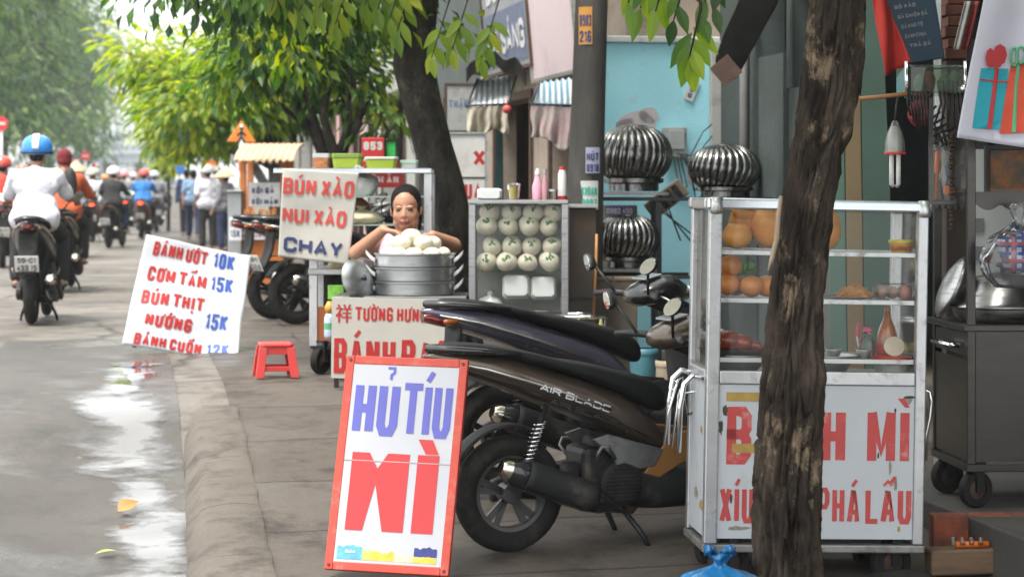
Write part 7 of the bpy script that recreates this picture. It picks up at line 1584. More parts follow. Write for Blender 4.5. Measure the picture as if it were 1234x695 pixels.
# ---- generic figures seen from behind or small
def figure(label, M, pose, shirt, trousers, skin=M_skin2, hat=None, hatm=None, hairm=None, group=None, sleeves='short', vox=.02, bare=False, extra=None):
    """pose: joint dictionary in the figure's own frame (x right, y forward)"""
    t = thing('person', label, 'person', M.translation, group=group); J = {k: M @ Vector(v) for k, v in pose.items()}
    mb = MB(); hc = J['head']; fw = (M.to_3x3() @ Vector((0, 1, 0))).normalized(); upv = Vector((0, 0, 1))
    yaw = math.atan2(fw.x, -fw.y)  # head() faces -y
    Mh = head(mb, hc, 1.02, math.atan2(fw.y, fw.x)+math.pi/2)
    chain(mb, [hc+Vector((0, 0, -.05)), J['neck'], J['chest']], [.05, .052, .08])
    lat = (M.to_3x3() @ Vector((1, 0, 0))).normalized()
    for p, w, r in ((J['chest'], .075, .098), (J['waist'], .065, .095), (J['hip'], .075, .11)): capsule(mb, p-lat*w, p+lat*w, r, r)
    for s in 'lr':
        chain(mb, [J['sh'+s], J['el'+s], J['wr'+s]], [.052, .040, .028]); capsule(mb, J['sh'+s], J['chest']+Vector((0, 0, .08)), .055, .07)
        hd_ = (J['wr'+s]-J['el'+s]).normalized(); hand(mb, J['wr'+s], hd_*.8+fw*.2+Vector((0, 0, -.1)), Vector((0, 0, -1))+fw*.01 if abs(hd_.z) < .7 else -lat*(1 if s == 'r' else -1), 1.0, .7, 1 if s == 'r' else -1)
        chain(mb, [J['hip']+lat*(.085 if s == 'r' else -.085), J['kn'+s], J['an'+s]], [.085, .058, .038]); capsule(mb, J['an'+s]+Vector((0, 0, -.03))-fw*.03, J['an'+s]+fw*.16+Vector((0, 0, -.045)), .035, .026)
    fuse(mb, 'body', skin, t, voxel=vox*.75, smooth=2)
    mb = MB()
    for p, w, r in ((J['chest'], .085, .112), (J['waist'], .08, .112), (J['hip'], .09, .134)): capsule(mb, p-lat*w, p+lat*w, r, r, 14)
    chain(mb, [J['chest']+Vector((0, 0, .06)), J['waist'], J['hip']], [.125, .128, .138], 14)
    for s in 'lr':
        e = J['el'+s] if sleeves == 'short' else J['wr'+s]
        capsule(mb, J['sh'+s], J['chest']+Vector((0, 0, .09)), .067, .078, 12)
        if sleeves == 'short': chain(mb, [J['sh'+s], J['sh'+s].lerp(e, .8)], [.070, .066], 12)
        else: chain(mb, [J['sh'+s], J['el'+s], e.lerp(J['el'+s], .06)], [.070, .057, .044], 12)
    fuse(mb, 'shirt', shirt, t, voxel=vox*.8, smooth=4, wrinkle=.011, wscale=9)
    mb = MB()
    for s in 'lr': chain(mb, [J['hip']+lat*(.085 if s == 'r' else -.085), J['kn'+s], J['kn'+s].lerp(J['an'+s], .9)], [.098, .078, .066], 12)
    capsule(mb, J['hip']-lat*.075, J['hip']+lat*.075, .106, .106)
    fuse(mb, 'trousers', trousers, t, voxel=vox*.8, smooth=4, wrinkle=.008)
    for s in 'lr':
        mb = MB(); mb.rings([sup_(J['an'+s]+Vector((0, 0, -.075))-fw*.05+fw*.25*u, lat, w, h) for u, w, h in ((0, .03, .03), (.1, .042, .06), (.5, .045, .05), (.85, .042, .03), (1, .02, .015))]); mb.build('sandal', M_black, t, smooth=True)
    if hat == 'helmet':
        mb = MB(); 
        mb.M = Mh; mb.lathe([(.128, -.035), (.135, -.02), (.136, .02), (.128, .065), (.10, .108), (.055, .132), (.005, .14)], (0, .012, .01), 'z', 30); o = mb.build('helmet', hatm[0], t, smooth=True)
        mb = MB(Mh); mb.lathe([(.138, -.030), (.141, -.022), (.138, -.012)], (0, .012, .01), 'z', 30, cap=False); mb.build('rim', M_black, o, smooth=True)
        if len(hatm) > 1:
            mb = MB(Mh); mb.sheet(lambda a, b: Vector(((a-.5)*.055, .012+.140*math.cos(math.pi*(.02+.75*b)), .01+.005+.1395*math.sin(math.pi*(.02+.75*b)))), 5, 22); mb.build('stripe', hatm[1], o, smooth=True, solid=.004)
    elif hat == 'conical':
        mb = MB(Mh); mb.lathe([(.215, -.01), (.215, -.004), (.11, .09), (.01, .175), (.004, .17), (.10, .085), (.205, -.008)], (0, .01, .0), 'z', 32); mb.build('hat', hatm[0], t, smooth=True, auto=60)
    elif hat == 'beanie':
        mb = MB(Mh); mb.ell((0, .014, .035), (.086, .102, .088), 20); mb.ell((0, .02, -.02), (.083, .098, .06), 18); fuse(mb, 'cap', hatm[0], t, voxel=.012, smooth=3, wrinkle=.004)
    if hat != 'beanie':
        mb = MB(Mh); mb.ell((0, .030, .020), (.079, .092, .088), 18); mb.ell((0, .055, -.045), (.06, .05, .05), 14); fuse(mb, 'hair', hairm or M_hair, t, voxel=.014, smooth=2)
    return t
def sup_(c, lat, w, h):
    return [c+lat*w*math.cos(2*math.pi*i/10)+Vector((0, 0, h/2+h/2*math.sin(2*math.pi*i/10))) for i in range(10)]
RIDE = dict(head=(0, .16, 1.405), neck=(0, .10, 1.27), chest=(0, .06, 1.10), waist=(0, .01, .93), hip=(0, -.02, .82), shl=(-.175, .07, 1.19), shr=(.175, .07, 1.19), ell=(-.265, .24, 1.0), elr=(.265, .24, 1.0), wrl=(-.30, .46, .985), wrr=(.30, .46, .985), knl=(-.19, .40, .66), knr=(.19, .40, .66), anl=(-.20, .33, .27), anr=(.20, .33, .27))
STAND = dict(head=(0, .02, 1.53), neck=(0, 0, 1.40), chest=(0, 0, 1.23), waist=(0, 0, 1.06), hip=(0, 0, .92), shl=(-.18, 0, 1.34), shr=(.18, 0, 1.34), ell=(-.23, -.03, 1.07), elr=(.23, -.03, 1.07), wrl=(-.22, .12, .86), wrr=(.22, .12, .86), knl=(-.10, .03, .50), knr=(.10, -.02, .50), anl=(-.10, 0, .09), anr=(.11, -.03, .09))
WALK = dict(STAND, knl=(-.1, .14, .5), anl=(-.1, .16, .09), knr=(.1, -.05, .5), anr=(.1, -.25, .12), wrl=(-.24, -.08, .84), wrr=(.24, .14, .86))
M_wsh = cloth('white shirt cloth', (.66, .68, .74), .05); M_blk = cloth('black cloth', (.018, .018, .02)); M_gry = cloth('grey cloth', (.20, .21, .23)); M_blu = cloth('bright blue cloth', (.03, .18, .50)); M_redc = cloth('red cloth', (.50, .05, .03)); M_orc = cloth('rust orange cloth', (.50, .10, .035)); M_nav = cloth('navy cloth', (.02, .03, .08)); M_ltb = cloth('light blue cloth', (.22, .34, .50))
H = lambda n, c: mat('helmet '+n, c, .25, var=.04, coat=.6)
def rider(px, Y, label_p, label_s, shirt, tr, hat, hatm, paint, sleeves='short', yaw=0, plate='', seat_y=.30, lit=False, scale=1.0, group=True, vox=.022, extra=None):
    """scooter heading up the street, rider astride"""
    x = PX(px, Y); hdg = R(90)+math.atan(.17)*.6+yaw; g = gz(Y)+ .0
    q = STI @ Vector((x, Y, 0)); g += gutter_dz(q.x, q.y)*0+.03*sstep(-1.2, -4.5, q.x)-.005
    scooter(label_s, (x, Y, g), hdg, paint, group='scooters riding up the street' if group else None, full=vox < .02, plate=plate, lit=lit)
    M = Matrix.Translation((x, Y, g)) @ Matrix.Rotation(hdg-R(90), 4, 'Z') @ Matrix.Translation((0, seat_y, .085))
    return figure(label_p, M, RIDE, shirt, tr, hat=hat, hatm=hatm, group='riders on the road' if group else None, sleeves=sleeves, vox=vox), M
M_gray = mat('dark grey scooter paint', (.05, .05, .055), .3, .3, coat=.5)
rider(38, 19.6, 'rider in a white shirt and a striped blue helmet, nearest on the left', 'dark grey scooter with a white plate under the white shirted rider', M_wsh, M_blk, 'helmet', [H('blue', (.02, .22, .62)), H('white', (.75, .76, .78))], M_gray, plate=('59-C1', '433.15'), vox=.016)
rider(73, 25.5, 'rider in a dark red cap and a rust orange jacket beside the white shirted rider', 'black scooter under the rider in the rust orange jacket', M_orc, M_blk, 'beanie', [mat('dark red knit', (.16, .012, .018), .9, var=.3, vs=20)], M_gblack, sleeves='long', plate=('59-D1', '216.34'))
far = [(3, 33, 'rider in red cut by the left edge of the photo', M_redc, 'helmet', [H('red', (.5, .06, .04))], 'short'), (86, 39, 'rider in a pale conical hat behind the rust orange jacket', M_gry, 'conical', [mat('palm straw', (.55, .44, .27), .8, var=.12, vs=12)], 'long'),
       (111, 50, 'far rider in white with a lit tail lamp, left of the rider in black', M_wsh, 'helmet', [H('cream', (.6, .56, .45))], 'short'), (131, 45.5, 'far rider in black with a white helmet and a white plate', M_blk, 'helmet', [H('white', (.75, .76, .78))], 'long'),
       (150, 58, 'far rider in grey with a pink helmet and a lit tail lamp', M_gry, 'helmet', [H('pink', (.65, .25, .28))], 'long'), (171, 53, 'far rider in a bright blue shirt with a red helmet', M_blu, 'helmet', [H('red2', (.6, .08, .05))], 'short'),
       (188, 60, 'far rider in pale grey nearest to the pavement side', M_gry, 'helmet', [H('silver', (.5, .5, .52))], 'short'), (140, 63, 'distant rider in red with a yellow helmet between the far riders', M_redc, 'helmet', [H('yellow', (.7, .5, .05))], 'short'), (160, 68, 'distant rider in light blue with a pale pink helmet', M_ltb, 'helmet', [H('pale pink', (.7, .5, .5))], 'short'),
       (58, 62, 'far rider in navy half hidden behind the rust orange jacket', M_nav, 'helmet', [H('dark', (.05, .05, .06))], 'long'), (28, 44, 'far rider in white with a red helmet, left of the blue helmet', M_wsh, 'helmet', [H('red3', (.55, .09, .05))], 'short'), (178, 82, 'very distant rider in navy near the flyover', M_nav, 'helmet', [H('blue2', (.05, .2, .5))], 'short'), (126, 84, 'very distant rider in white near the flyover', M_wsh, 'helmet', [H('orange', (.7, .25, .05))], 'short'), (196, 95, 'most distant rider in grey by the bush', M_gry, 'helmet', [H('white2', (.7, .7, .7))], 'short')]
for i, (px, Y, lb, sh_, hat, hm, sl_) in enumerate(far):
    sc = lb.replace('far rider', 'scooter of the far rider').replace('very distant rider', 'scooter of the very distant rider').replace('most distant rider', 'scooter of the most distant rider') if 'distant' in lb or 'far rider' in lb else 'scooter of the '+lb
    if not sc.startswith('scooter'): sc = 'scooter of the '+lb
    sc = ' '.join(sc.replace('very scooter', 'scooter').split()[:16])
    rider(px, Y, lb, sc, sh_, M_blk if i % 3 else M_nav, hat, hm, [M_gblack, M_gray, mat('red scooter paint', (.3, .02, .02), .3, coat=.5)][i % 3], sleeves=sl_, yaw=R((7, -5, 3, -8, 6, -3, 9, -6, 4, -7)[i % 10]), lit=i in (2, 4, 5), vox=.03, plate=('59-%s1' % 'ABCDEFGHKLMNPS'[i], '%03d.%02d' % (103+57*i, 11+6*i)) if Y < 55 else '')
# black bag on the back of the rider in orange
mb = MB(); c = P(84, 222, 25.35); mb.ell(c, (.09, .07, .2), 16); tag(fuse(mb, 'shoulder_bag', mat('black bag', (.015, .015, .017), .6), None, voxel=.02, smooth=3), 'black shoulder bag hanging on the back of the rider in the rust orange jacket', 'bag')
# people on the pavement
def stander(px, Y, lb, shirt, tr, hat, hm, pose=STAND, yaw=0, sleeves='short', sc=1.0, vox=.022):
    M = Matrix.Translation((PX(px, Y), Y, gz(Y)+.0)) @ Matrix.Rotation(yaw, 4, 'Z') @ Matrix.Scale(sc, 4)
    return figure(lb, M, pose, shirt, tr, hat=hat, hatm=hm, sleeves=sleeves, vox=vox)
M_straw = mat('palm straw', (.55, .44, .27), .8, var=.12, vs=12)
stander(250, 43.5, 'man standing in a white shirt, black trousers and a pale helmet on the pavement', M_wsh, M_blk, 'helmet', [H('pale', (.55, .55, .52))], yaw=R(30), sc=.98)
stander(271, 42.5, 'woman in a conical hat and grey blouse beside the man in the white shirt', M_gry, M_nav, 'conical', [M_straw], yaw=R(60), sleeves='long', sc=.92)
stander(233, 52, 'pedestrian in light blue walking away left of the white shirted man', M_ltb, M_nav, None, None, pose=WALK, yaw=R(10), sc=.98)
stander(225, 56, 'pedestrian in dark navy walking beside the one in light blue', M_nav, M_blk, None, None, pose=WALK, yaw=R(5), sleeves='long')
stander(262, 47, 'person in dark grey half hidden between the white shirt and the conical hat', M_gry, M_blk, None, None, yaw=R(-20), sleeves='long')
# ---------------------------------------------------------------- the stall at the right edge and the shop behind it
YR = 10.2; zst = .265
M_dsteel = mat('dark stainless', (.075, .07, .066), .3, .9, var=.15, vs=4, stretch=(1, 1, 6))
sR = S(YR); xs = lambda px, Y=YR: PX(px, Y); zz = lambda py, Y=YR: PZ(py, Y)
RM = Matrix.Translation((xs(1166), YR, zst)) @ Matrix.Rotation(R(4), 4, 'Z')   # left front corner of the stainless cart
rx = lambda px: (px-1166)/sR; rz = lambda py: (614-py)/sR
t = thing('steel_cart', 'dark stainless steel cart with scalloped trim, carrying a big domed pot', 'food cart', (xs(1200), YR, zst))
W_, D_ = .75, .62
def rb(n, boxes, m, par=None, bev=0):
    mb = MB(RM)
    for a, b in boxes: mb.bb(a, b)
    return mb.build(n, m, par or t, bevel=bev)
zc, zb_ = rz(392), rz(560)
for x, y in ((0, 0), (W_-.03, 0), (0, D_-.03), (W_-.03, D_-.03)): rb('post', [((x, y, zb_), (x+.038, y+.03, rz(150)))], M_dsteel, bev=.003)
rb('counter', [((-.02, -.02, zc-.03), (W_+.02, D_+.02, zc))], M_dsteel, bev=.004)
fpn = rb('front_panel', [((.04, .006, zb_+.01), (W_-.032, .016, zc-.032))], M_dsteel)
rb('side_panel', [((.006, .032, zb_+.01), (.014, D_-.032, zc-.16))], M_dsteel)
rb('drawer', [((.002, .05, zc-.14), (.010, D_-.05, zc-.04))], M_dsteel, bev=.003)
rb('bottom_rail', [((-.005, -.006, zb_-.035), (W_+.005, D_+.006, zb_-.001))], M_dsteel, bev=.004)
mb = MB(RM); mb.tube([(-.006, .12, zc-.10), (-.05, .12, zc-.10), (-.05, .42, zc-.10), (-.006, .42, zc-.10)], .012, 8); mb.build('handle', M_chrome, t, smooth=True)
# scalloped trim under the glass top, on front and side
def scal(z0, L_):
    p = [(0, z0), (L_, z0)]; n = int(L_/.10)
    for k in range(n*6, -1, -1): u = k/(n*6); p.append((u*L_, z0-.055-.028*abs(math.sin(u*n*math.pi))))
    return p
for py in (232,):
    mb = MB(RM @ Matrix.Translation((.039, .004, 0))); mb.prism(scal(rz(py), W_-.075), .006); mb.build('trim', M_dsteel, t)
    mb = MB(RM @ Matrix.Translation((.004, .031, 0)) @ Matrix.Rotation(R(90), 4, 'Z')); mb.prism(scal(rz(py), D_-.065), .006); mb.build('trim', M_dsteel, t)
rb('glass_shelf', [((.01, .01, rz(232)+.002), (W_-.01, D_-.01, rz(232)+.012))], M_gl)
rb('side_glass', [((.014, .035, rz(232)+.014), (.018, D_-.035, rz(155)))], M_gl2)
mb = MB(RM); rn = random.Random(9)
for x, y in ((.05, .05), (.05, D_-.08), (W_-.1, .05)): caster(None, x, y, .083, .083, .045, RM, t, yaw=R(20))
mb = MB(RM)
for k in range(22): p = Vector((-.02, .2, rz(165)-.02*k)); mb.lathe([(.006, -.012), (.009, -.006), (.009, .006), (.006, .012)], p, 'x' if k % 2 else 'y', 8)
tag(mb.build('chain', M_rust, smooth=True), 'rusty chain hanging inside the stainless steel cart', 'chain')
# domed pot and ring below it
pc = RM @ Vector((.24, .27, zc)); t2 = thing('pot', 'big steel pot with a stepped domed cover on the stainless cart', 'pot', pc)
mb = MB(); mb.lathe([(.20, .002), (.225, .03), (.23, .06), (.235, .062)], pc, 'z', 44); mb.build('body', M_steel, t2, smooth=True, auto=40)
mb = MB(); mb.lathe([(.245, .063), (.248, .072), (.225, .088), (.215, .115), (.18, .148), (.165, .175), (.12, .205), (.05, .222), (.01, .226)], pc, 'z', 44); cv = mb.build('cover', M_steel, t2, smooth=True)
mb = MB(); mb.lathe([(.012, .226), (.016, .245), (.035, .252), (.03, .268), (.005, .272)], pc, 'z', 18); mb.build('knob', M_black, cv, smooth=True)
pc2 = RM @ Vector((.02, .33, zc)); Mq = Matrix.Translation(pc2+Vector((.0, .0, .15))) @ Matrix.Rotation(R(-65), 4, 'Y')
mb = MB(Mq); mb.lathe([(.15, 0), (.155, .006), (.14, .02), (.09, .04), (.02, .05)], (0, 0, 0), 'z', 36); tag(mb.build('round_cover', M_steel, smooth=True), 'round steel cover leaning on edge left of the domed pot', 'lid')
# plaid cloth in a clear bag
M_plaid = mat('plaid cloth', (.30, .34, .48), .8); nt = M_plaid.node_tree; N = nt.nodes; L = nt.links
tc = N.new('ShaderNodeTexCoord'); prev = None
for i, (dr, sc_, col, ps) in enumerate((('X', 9, (.03, .07, .30), .62), ('Z', 9, (.03, .07, .30), .62), ('X', 4.2, (.55, .06, .08), .9), ('Z', 4.2, (.55, .06, .08), .9))):
    wv = N.new('ShaderNodeTexWave'); wv.bands_direction = dr; wv.inputs['Scale'].default_value = sc_; L.new(tc.outputs['Object'], wv.inputs['Vector']); rp = N.new('ShaderNodeValToRGB'); rp.color_ramp.elements[0].position = ps; rp.color_ramp.elements[1].position = ps+.04; L.new(wv.outputs['Fac'], rp.inputs['Fac'])
    mx = N.new('ShaderNodeMix'); mx.data_type = 'RGBA'; L.new(rp.outputs['Color'], mx.inputs['Factor']); mx.inputs['B'].default_value = (*col, 1)
    if prev is None: mx.inputs['A'].default_value = (.55, .58, .66, 1)
    else: L.new(prev, mx.inputs['A'])
    prev = mx.outputs['Result']
L.new(prev, N['Principled BSDF'].inputs['Base Color'])
c = P(1226, 306, 10.05); t2 = thing('cloth_bundle', 'blue and red plaid cloth folded in a clear plastic bag beside the domed pot', 'cloth', c)
mb = MB(Matrix.Translation(c) @ Matrix.Rotation(R(-18), 4, 'Y')); mb.box((.03, .05, 0), (.17, .16, .17)); o = mb.build('cloth', M_plaid, t2, bevel=.03)
mb = sackmesh((c.x+.02, c.y+.05, c.z-.15), .15, .11, .36, 9, 36, 24); mb.build('clear_bag', glass('bag film', (.93, .94, .95), 2.0, .10, (.7, .7, .72)), t2, smooth=True)
# cloth banner with two wrapped gifts
Yg = 9.9; t2 = thing('gift_banner', 'white cloth banner printed with a teal and an orange gift box', 'banner', P(1210, 175, Yg))
q = [P(1196, -60, Yg), P(1300, -60, Yg), P(1290, 186, Yg), P(1152, 166, Yg)]
def gf(a, b, off=0): return q[0].lerp(q[1], a).lerp(q[3].lerp(q[2], a), b)+Vector((0, -off-.012*math.sin(a*9+b*2)-.01*math.sin(b*7), 0))
mb = MB(); mb.sheet(gf, 40, 40); pn = mb.build('cloth', mat('lilac white cloth', (.60, .60, .70), .8, var=.06, vs=3), t2, smooth=True, solid=.004)
mb = MB(); mb.tube([P(1190, -61, Yg), P(1310, -61, Yg)], .012, 8); mb.build('rod', M_iron, t2, smooth=True)
def inv(px, py):
    b = (py-(-60))/((166+.15*(px-1152))-(-60)); x0 = 1196-44*b; x1 = 1300-10*b; return (px-x0)/(x1-x0), b
def gshape(pts, m, lay, nm):
    mb = MB(); vs = []
    for i in range(len(pts)):
        a, b = pts[i], pts[(i+1) % len(pts)]
        for k in range(6): f = k/6; u, v = inv(a[0]+(b[0]-a[0])*f, a[1]+(b[1]-a[1])*f); vs.append(gf(u, v, .003+.005*lay))
    mb.add(vs, [tuple(range(len(vs)))]); mb.build(nm, m, pn)
M_teal = mat('teal print', (.02, .38, .48), .7, var=.06); M_rdp = mat('red print cloth', (.52, .04, .05), .7); M_orr = mat('orange red print', (.62, .07, .03), .7); M_grp = mat('green print', (.015, .13, .06), .7)
gshape([(1182, 84), (1216, 84), (1208, 157), (1171, 155)], M_teal, 1, 'gift_box'); gshape([(1219, 78), (1234, 76), (1250, 78), (1244, 160), (1204, 162)], M_orr, 2, 'gift_box')
gshape([(1199, 84), (1204, 84), (1195, 156), (1189, 156)], M_rdp, 3, 'ribbon'); gshape([(1180, 97), (1214, 99), (1214, 101), (1180, 99)], M_rdp, 3.4, 'ribbon'); gshape([(1225, 78), (1229, 78), (1223, 160), (1218, 160)], M_grp, 3, 'ribbon')
for cx_, cy_, rx_, ry_ in ((1192, 72, 6, 12), (1204, 68, 9, 13), (1199, 79, 8, 5)): gshape([(cx_+rx_*math.cos(a*.7854), cy_+ry_*math.sin(a*.7854)) for a in range(8)], M_rdp, 3.8+cx_*.001, 'bow')
for cx_, cy_, rx_, ry_ in ((1222, 70, 4, 11), (1230, 68, 5, 10)):
    mb = MB(); vs = [gf(*inv(cx_+rx_*math.cos(a), cy_+ry_*math.sin(a)), .022) for a in [2*math.pi*k/24 for k in range(25)]]; mb.tube(vs[:-1], .006, 6, loop=True); mb.build('bow', M_grp, pn, smooth=True)
gshape([(1232, 112), (1240, 104), (1242, 125), (1236, 128)], mat('bright green print', (.03, .4, .12), .7), 4, 'leaf')
# hanging energy saving lamp, not lit, under a plastic cover
c = P(1077, 185, 10.4); t2 = thing('hanging_lamp', 'unlit tube lamp under a clear dome hanging by a black wire', 'lamp', P(1079, 145, 10.4)); s = S(10.4)
mb = MB(); mb.tube([P(1082, 117, 10.4), P(1080, 130, 10.4), P(1079, 146, 10.4)], .006, 6); mb.build('wire', M_black, t2, smooth=True)
mb = MB(); cc = P(1078.5, 160, 10.4); mb.lathe([(.010, .055), (.014, .05), (.02, .03), (.034, .0), (.043, -.035), (.046, -.07), (.047, -.09)], cc, 'z', 26, cap=False); mb.build('dome', glass('lamp dome', (.85, .85, .82), 1.8, .18, (.7, .7, .68)), t2, smooth=True)
mb = MB(); mb.lathe([(.015, .03), (.03, .0), (.034, -.04), (.032, -.085), (.02, -.09)], cc, 'z', 22); mb.build('ballast', mat('lamp white', (.70, .70, .68), .4), t2, smooth=True)
mb = MB(); mb.lathe([(.048, -.088), (.049, -.095), (.047, -.1)], cc, 'z', 26, cap=False); mb.build('rim', mat('red rim', (.62, .06, .04), .35), t2, smooth=True)
for k in range(4):
    a = .6+k*1.571; mb = MB(); x, y = .022*math.cos(a), .022*math.sin(a); mb.tube([cc+Vector((x, y, -.088)), cc+Vector((x, y, -.235)), cc+Vector((x*.5, y*.5, -.245))], .0105, 10); mb.build('tube', mat('lamp tube', (.74, .74, .70), .3), t2, smooth=True)
mb = MB(); mb.tube([P(1036, 119, 10.45), P(1060, 117, 10.42), P(1093, 113, 10.4)], .010, 8); tag(mb.build('bamboo_stick', mat('bamboo', (.40, .19, .07), .6, var=.2), smooth=True), 'thin orange bamboo stick carrying the lamp wire', 'stick')
mb = MB()
for k in range(7): a = P(1092+4*k, 112, 10.4); b = P(1128+5*k, 128+7*k, 10.5); mb.tube([a, a.lerp(b, .35)+Vector((-.03, 0, -.08-.02*k)), a.lerp(b, .7)+Vector((0, 0, -.06)), b], .006, 5)
for k in range(6): mb.tube([P(1130+6*k, 98, 10.5), P(1134+5*k, 125, 10.45), P(1126+8*k, 150, 10.5), P(1140+3*k, 182, 10.5)], .006, 5)
tag(mb.build('wire_bundle', M_black, smooth=True), 'tangle of black wires under the clear plastic box', 'wires')
# clear plastic light box on chrome posts
t2 = thing('plastic_box', 'cloudy green clear plastic box with chrome posts above the tangled wires', 'box', P(1134, 115, 10.5))
mb = MB(); mb.bb((xs(1093, 10.5), 10.45, zz(113, 10.5)), (xs(1163, 10.5), 10.8, zz(79, 10.5))); mb.build('shell', glass('green plastic', (.62, .72, .60), 1.6, .22, (.30, .36, .28)), t2, bevel=.01)
for px in (1093, 1164): mb = MB(); mb.tube([P(px, 118, 10.44), P(px, 74, 10.44)], .011, 10); mb.build('post', M_chrome, t2, smooth=True)
mb = MB(); mb.ell(P(1162, 107, 10.43), .022, 14); mb.build('knob', M_chrome, t2, smooth=True)
for k, (px, py, col) in enumerate(((1108, 102, (.06, .2, .05)), (1120, 98, (.35, .08, .05)), (1138, 102, (.1, .25, .08)), (1150, 98, (.3, .3, .25)))): mb = MB(); mb.ell(P(px, py, 10.6), (.03, .03, .05), 10); tag(mb.build('jar', mat('jar tone %d' % k, col, .4, var=.4, vs=20), smooth=True), ('dark green jar first from the left in the clear plastic box', 'red jar in the clear plastic box', 'green jar right of the middle of the clear plastic box', 'pale jar at the right end of the clear plastic box')[k], 'jar')
# narrow glass case with odds and ends
t2 = thing('glass_case', 'narrow glass case crammed with tools above the stainless cart', 'glass case', P(1145, 240, 10.4))
for px in (1121, 1166): mb = MB(); mb.bb((xs(px, 10.4)-.009, 10.38, zz(242, 10.4)), (xs(px, 10.4)+.009, 10.40, zz(118, 10.4))); mb.build('post', M_dsteel, t2)
mb = MB(); mb.bb((xs(1121, 10.4)-.01, 10.38, zz(246, 10.4)), (xs(1166, 10.4)+.01, 10.62, zz(242, 10.4)-.001)); mb.build('base', M_dsteel, t2)
mb = MB(); mb.bb((xs(1123, 10.4), 10.40, zz(241, 10.4)), (xs(1164, 10.4), 10.404, zz(120, 10.4))); mb.build('front_glass', M_gl, t2)
rn = random.Random(12)
for k, (nm_, lb, col) in enumerate((('screwdriver', 'tall orange handled screwdriver in the narrow glass case', (.6, .15, .02)), ('pliers', 'dark pliers standing in the narrow glass case', (.04, .04, .05)), ('tube', 'pale blue tube standing in the narrow glass case', (.25, .40, .55)), ('brush', 'brown brush standing in the narrow glass case', (.2, .1, .05)), ('file', 'grey steel file standing in the narrow glass case', (.3, .3, .3)))):
    px = 1128+8*k; h_ = rn.uniform(.16, .32); b = P(px, 241, 10.48+.02*(k % 3)); d = Vector((rn.uniform(-.04, .04), .02, h_)); mb = MB(); mb.tube([b, b+d*.5, b+d*.55, b+d], [.007, .006, .014, .012], 8); tag(mb.build(nm_, mat('tool %d' % k, col, .45, var=.2), smooth=True), lb, 'tool')
mb = MB(); mb.box(P(1150, 233, 10.44), (.085, .03, .02)); mb.box(P(1141, 229, 10.44), (.03, .025, .04)); tag(mb.build('clamp', mat('orange plastic', (.75, .17, .02), .4), bevel=.006), 'orange plastic clamp lying low in the narrow glass case', 'tool')
mb = MB(); mb.lathe([(.02, 0), (.022, .06), (.012, .08), (.012, .10)], P(1137, 226, 10.46), 'z', 14); tag(mb.build('vial', M_clear, smooth=True), 'small clear vial beside the orange clamp', 'bottle')
# framed picture on the inner wall
t2, pn, M, w, h = facesign('framed_picture', 'small dark framed picture with red and yellow blotches behind the stainless cart', 'picture', 1192, 180, 1245, 243, 11.2, mat('picture ground', (.10, .06, .03), .4, var=.8, vs=14, dirt=((.34, .12, .03), .5, 9)), .03, M_iron)
# leaning boards in the opening
Yk = 12.3
for k, (x0, x1, xt0, xt1, m, lb) in enumerate(((1002, 1022, 996, 1014, M_green, 'green board leaning leftmost in the shop opening beside the tree'), (1024, 1043, 1016, 1034, M_tan, 'tan board leaning between two green boards'), (1045, 1086, 1036, 1060, mat('dull green board', (.030, .066, .052), .7, var=.2, vs=3), 'wide dull green board leaning beside the hanging lamp'))):
    mb = MB(); Y = Yk-.06*k; a = [P(x0, 420, Y), P(x1, 420, Y), P(xt1, -60, Y+.5), P(xt0, -60, Y+.5)]; a = [Vector(v) for v in a]
    for v in a[:2]: v.z = .27
    mb.rings([[v for v in a], [v+Vector((0, .02, 0)) for v in a]]); tag(mb.build('board', m), lb, 'board')
mb = MB(); mb.bb((xs(984, 12.9), 12.9, .27), (xs(1002, 12.9), 13.1, zz(0, 12.9))); tag(mb.build('wooden_post', mat('grey post wood', (.12, .12, .11), .8, var=.3), bevel=.01), 'grey wooden post right behind the tree trunk in the shop opening', 'post')
# red cloth and chalk menu board
def rc(a, b):
    x = (1050+(1062-1050)*a)*(1-b)+(1066+(1097-1066)*a)*b; y = -20+(112-2*a*8)*b; return P(x, y, 11.3)+Vector((0, .03*math.sin(a*6+b*5), 0))
mb = MB(); mb.sheet(rc, 16, 24); tag(mb.build('red_cloth', mat('red hanging cloth', (.50, .03, .02), .85, var=.15), smooth=True, solid=.006), 'bright red cloth hanging from above the shop opening', 'cloth')
t2, pn, M, w, h = facesign('menu_board', 'dark blue menu board with a red heading behind the red cloth', 'sign', 1068, -40, 1130, 76, 11.5, mat('dark blue board', (.02, .05, .085), .6, var=.2), .03, None, roll=R(-9))
mb = MB(M); lettering(mb, 'CƠM', -w*.28, h*.22, w*.34, h*.12, .022); mb.build('lettering', M_fred, pn)
mb = MB(M)
for k, (s_, a, l_) in enumerate((('BÒ XÀO', -.32, .42), ('GÀ CHIÊN SẢ', -.28, .58), ('CÁ KHO TỘ', -.24, .42), ('CANH CHUA', -.20, .42), ('TRÀ ĐÁ', -.14, .42))): lettering(mb, s_, w*a, h*(.08-.105*k), w*l_, h*.042, .006)
mb.build('lettering', mat('dull chalk', (.22, .22, .24), .8), pn)
mb = MB(); mb.bb((xs(1127, 11.6), 11.6, .27), (xs(1135, 11.6), 11.65, zz(-60, 11.6))); tag(mb.build('steel_post', M_alu, bevel=.004), 'thin grey steel post between the menu board and the brick pile', 'post')
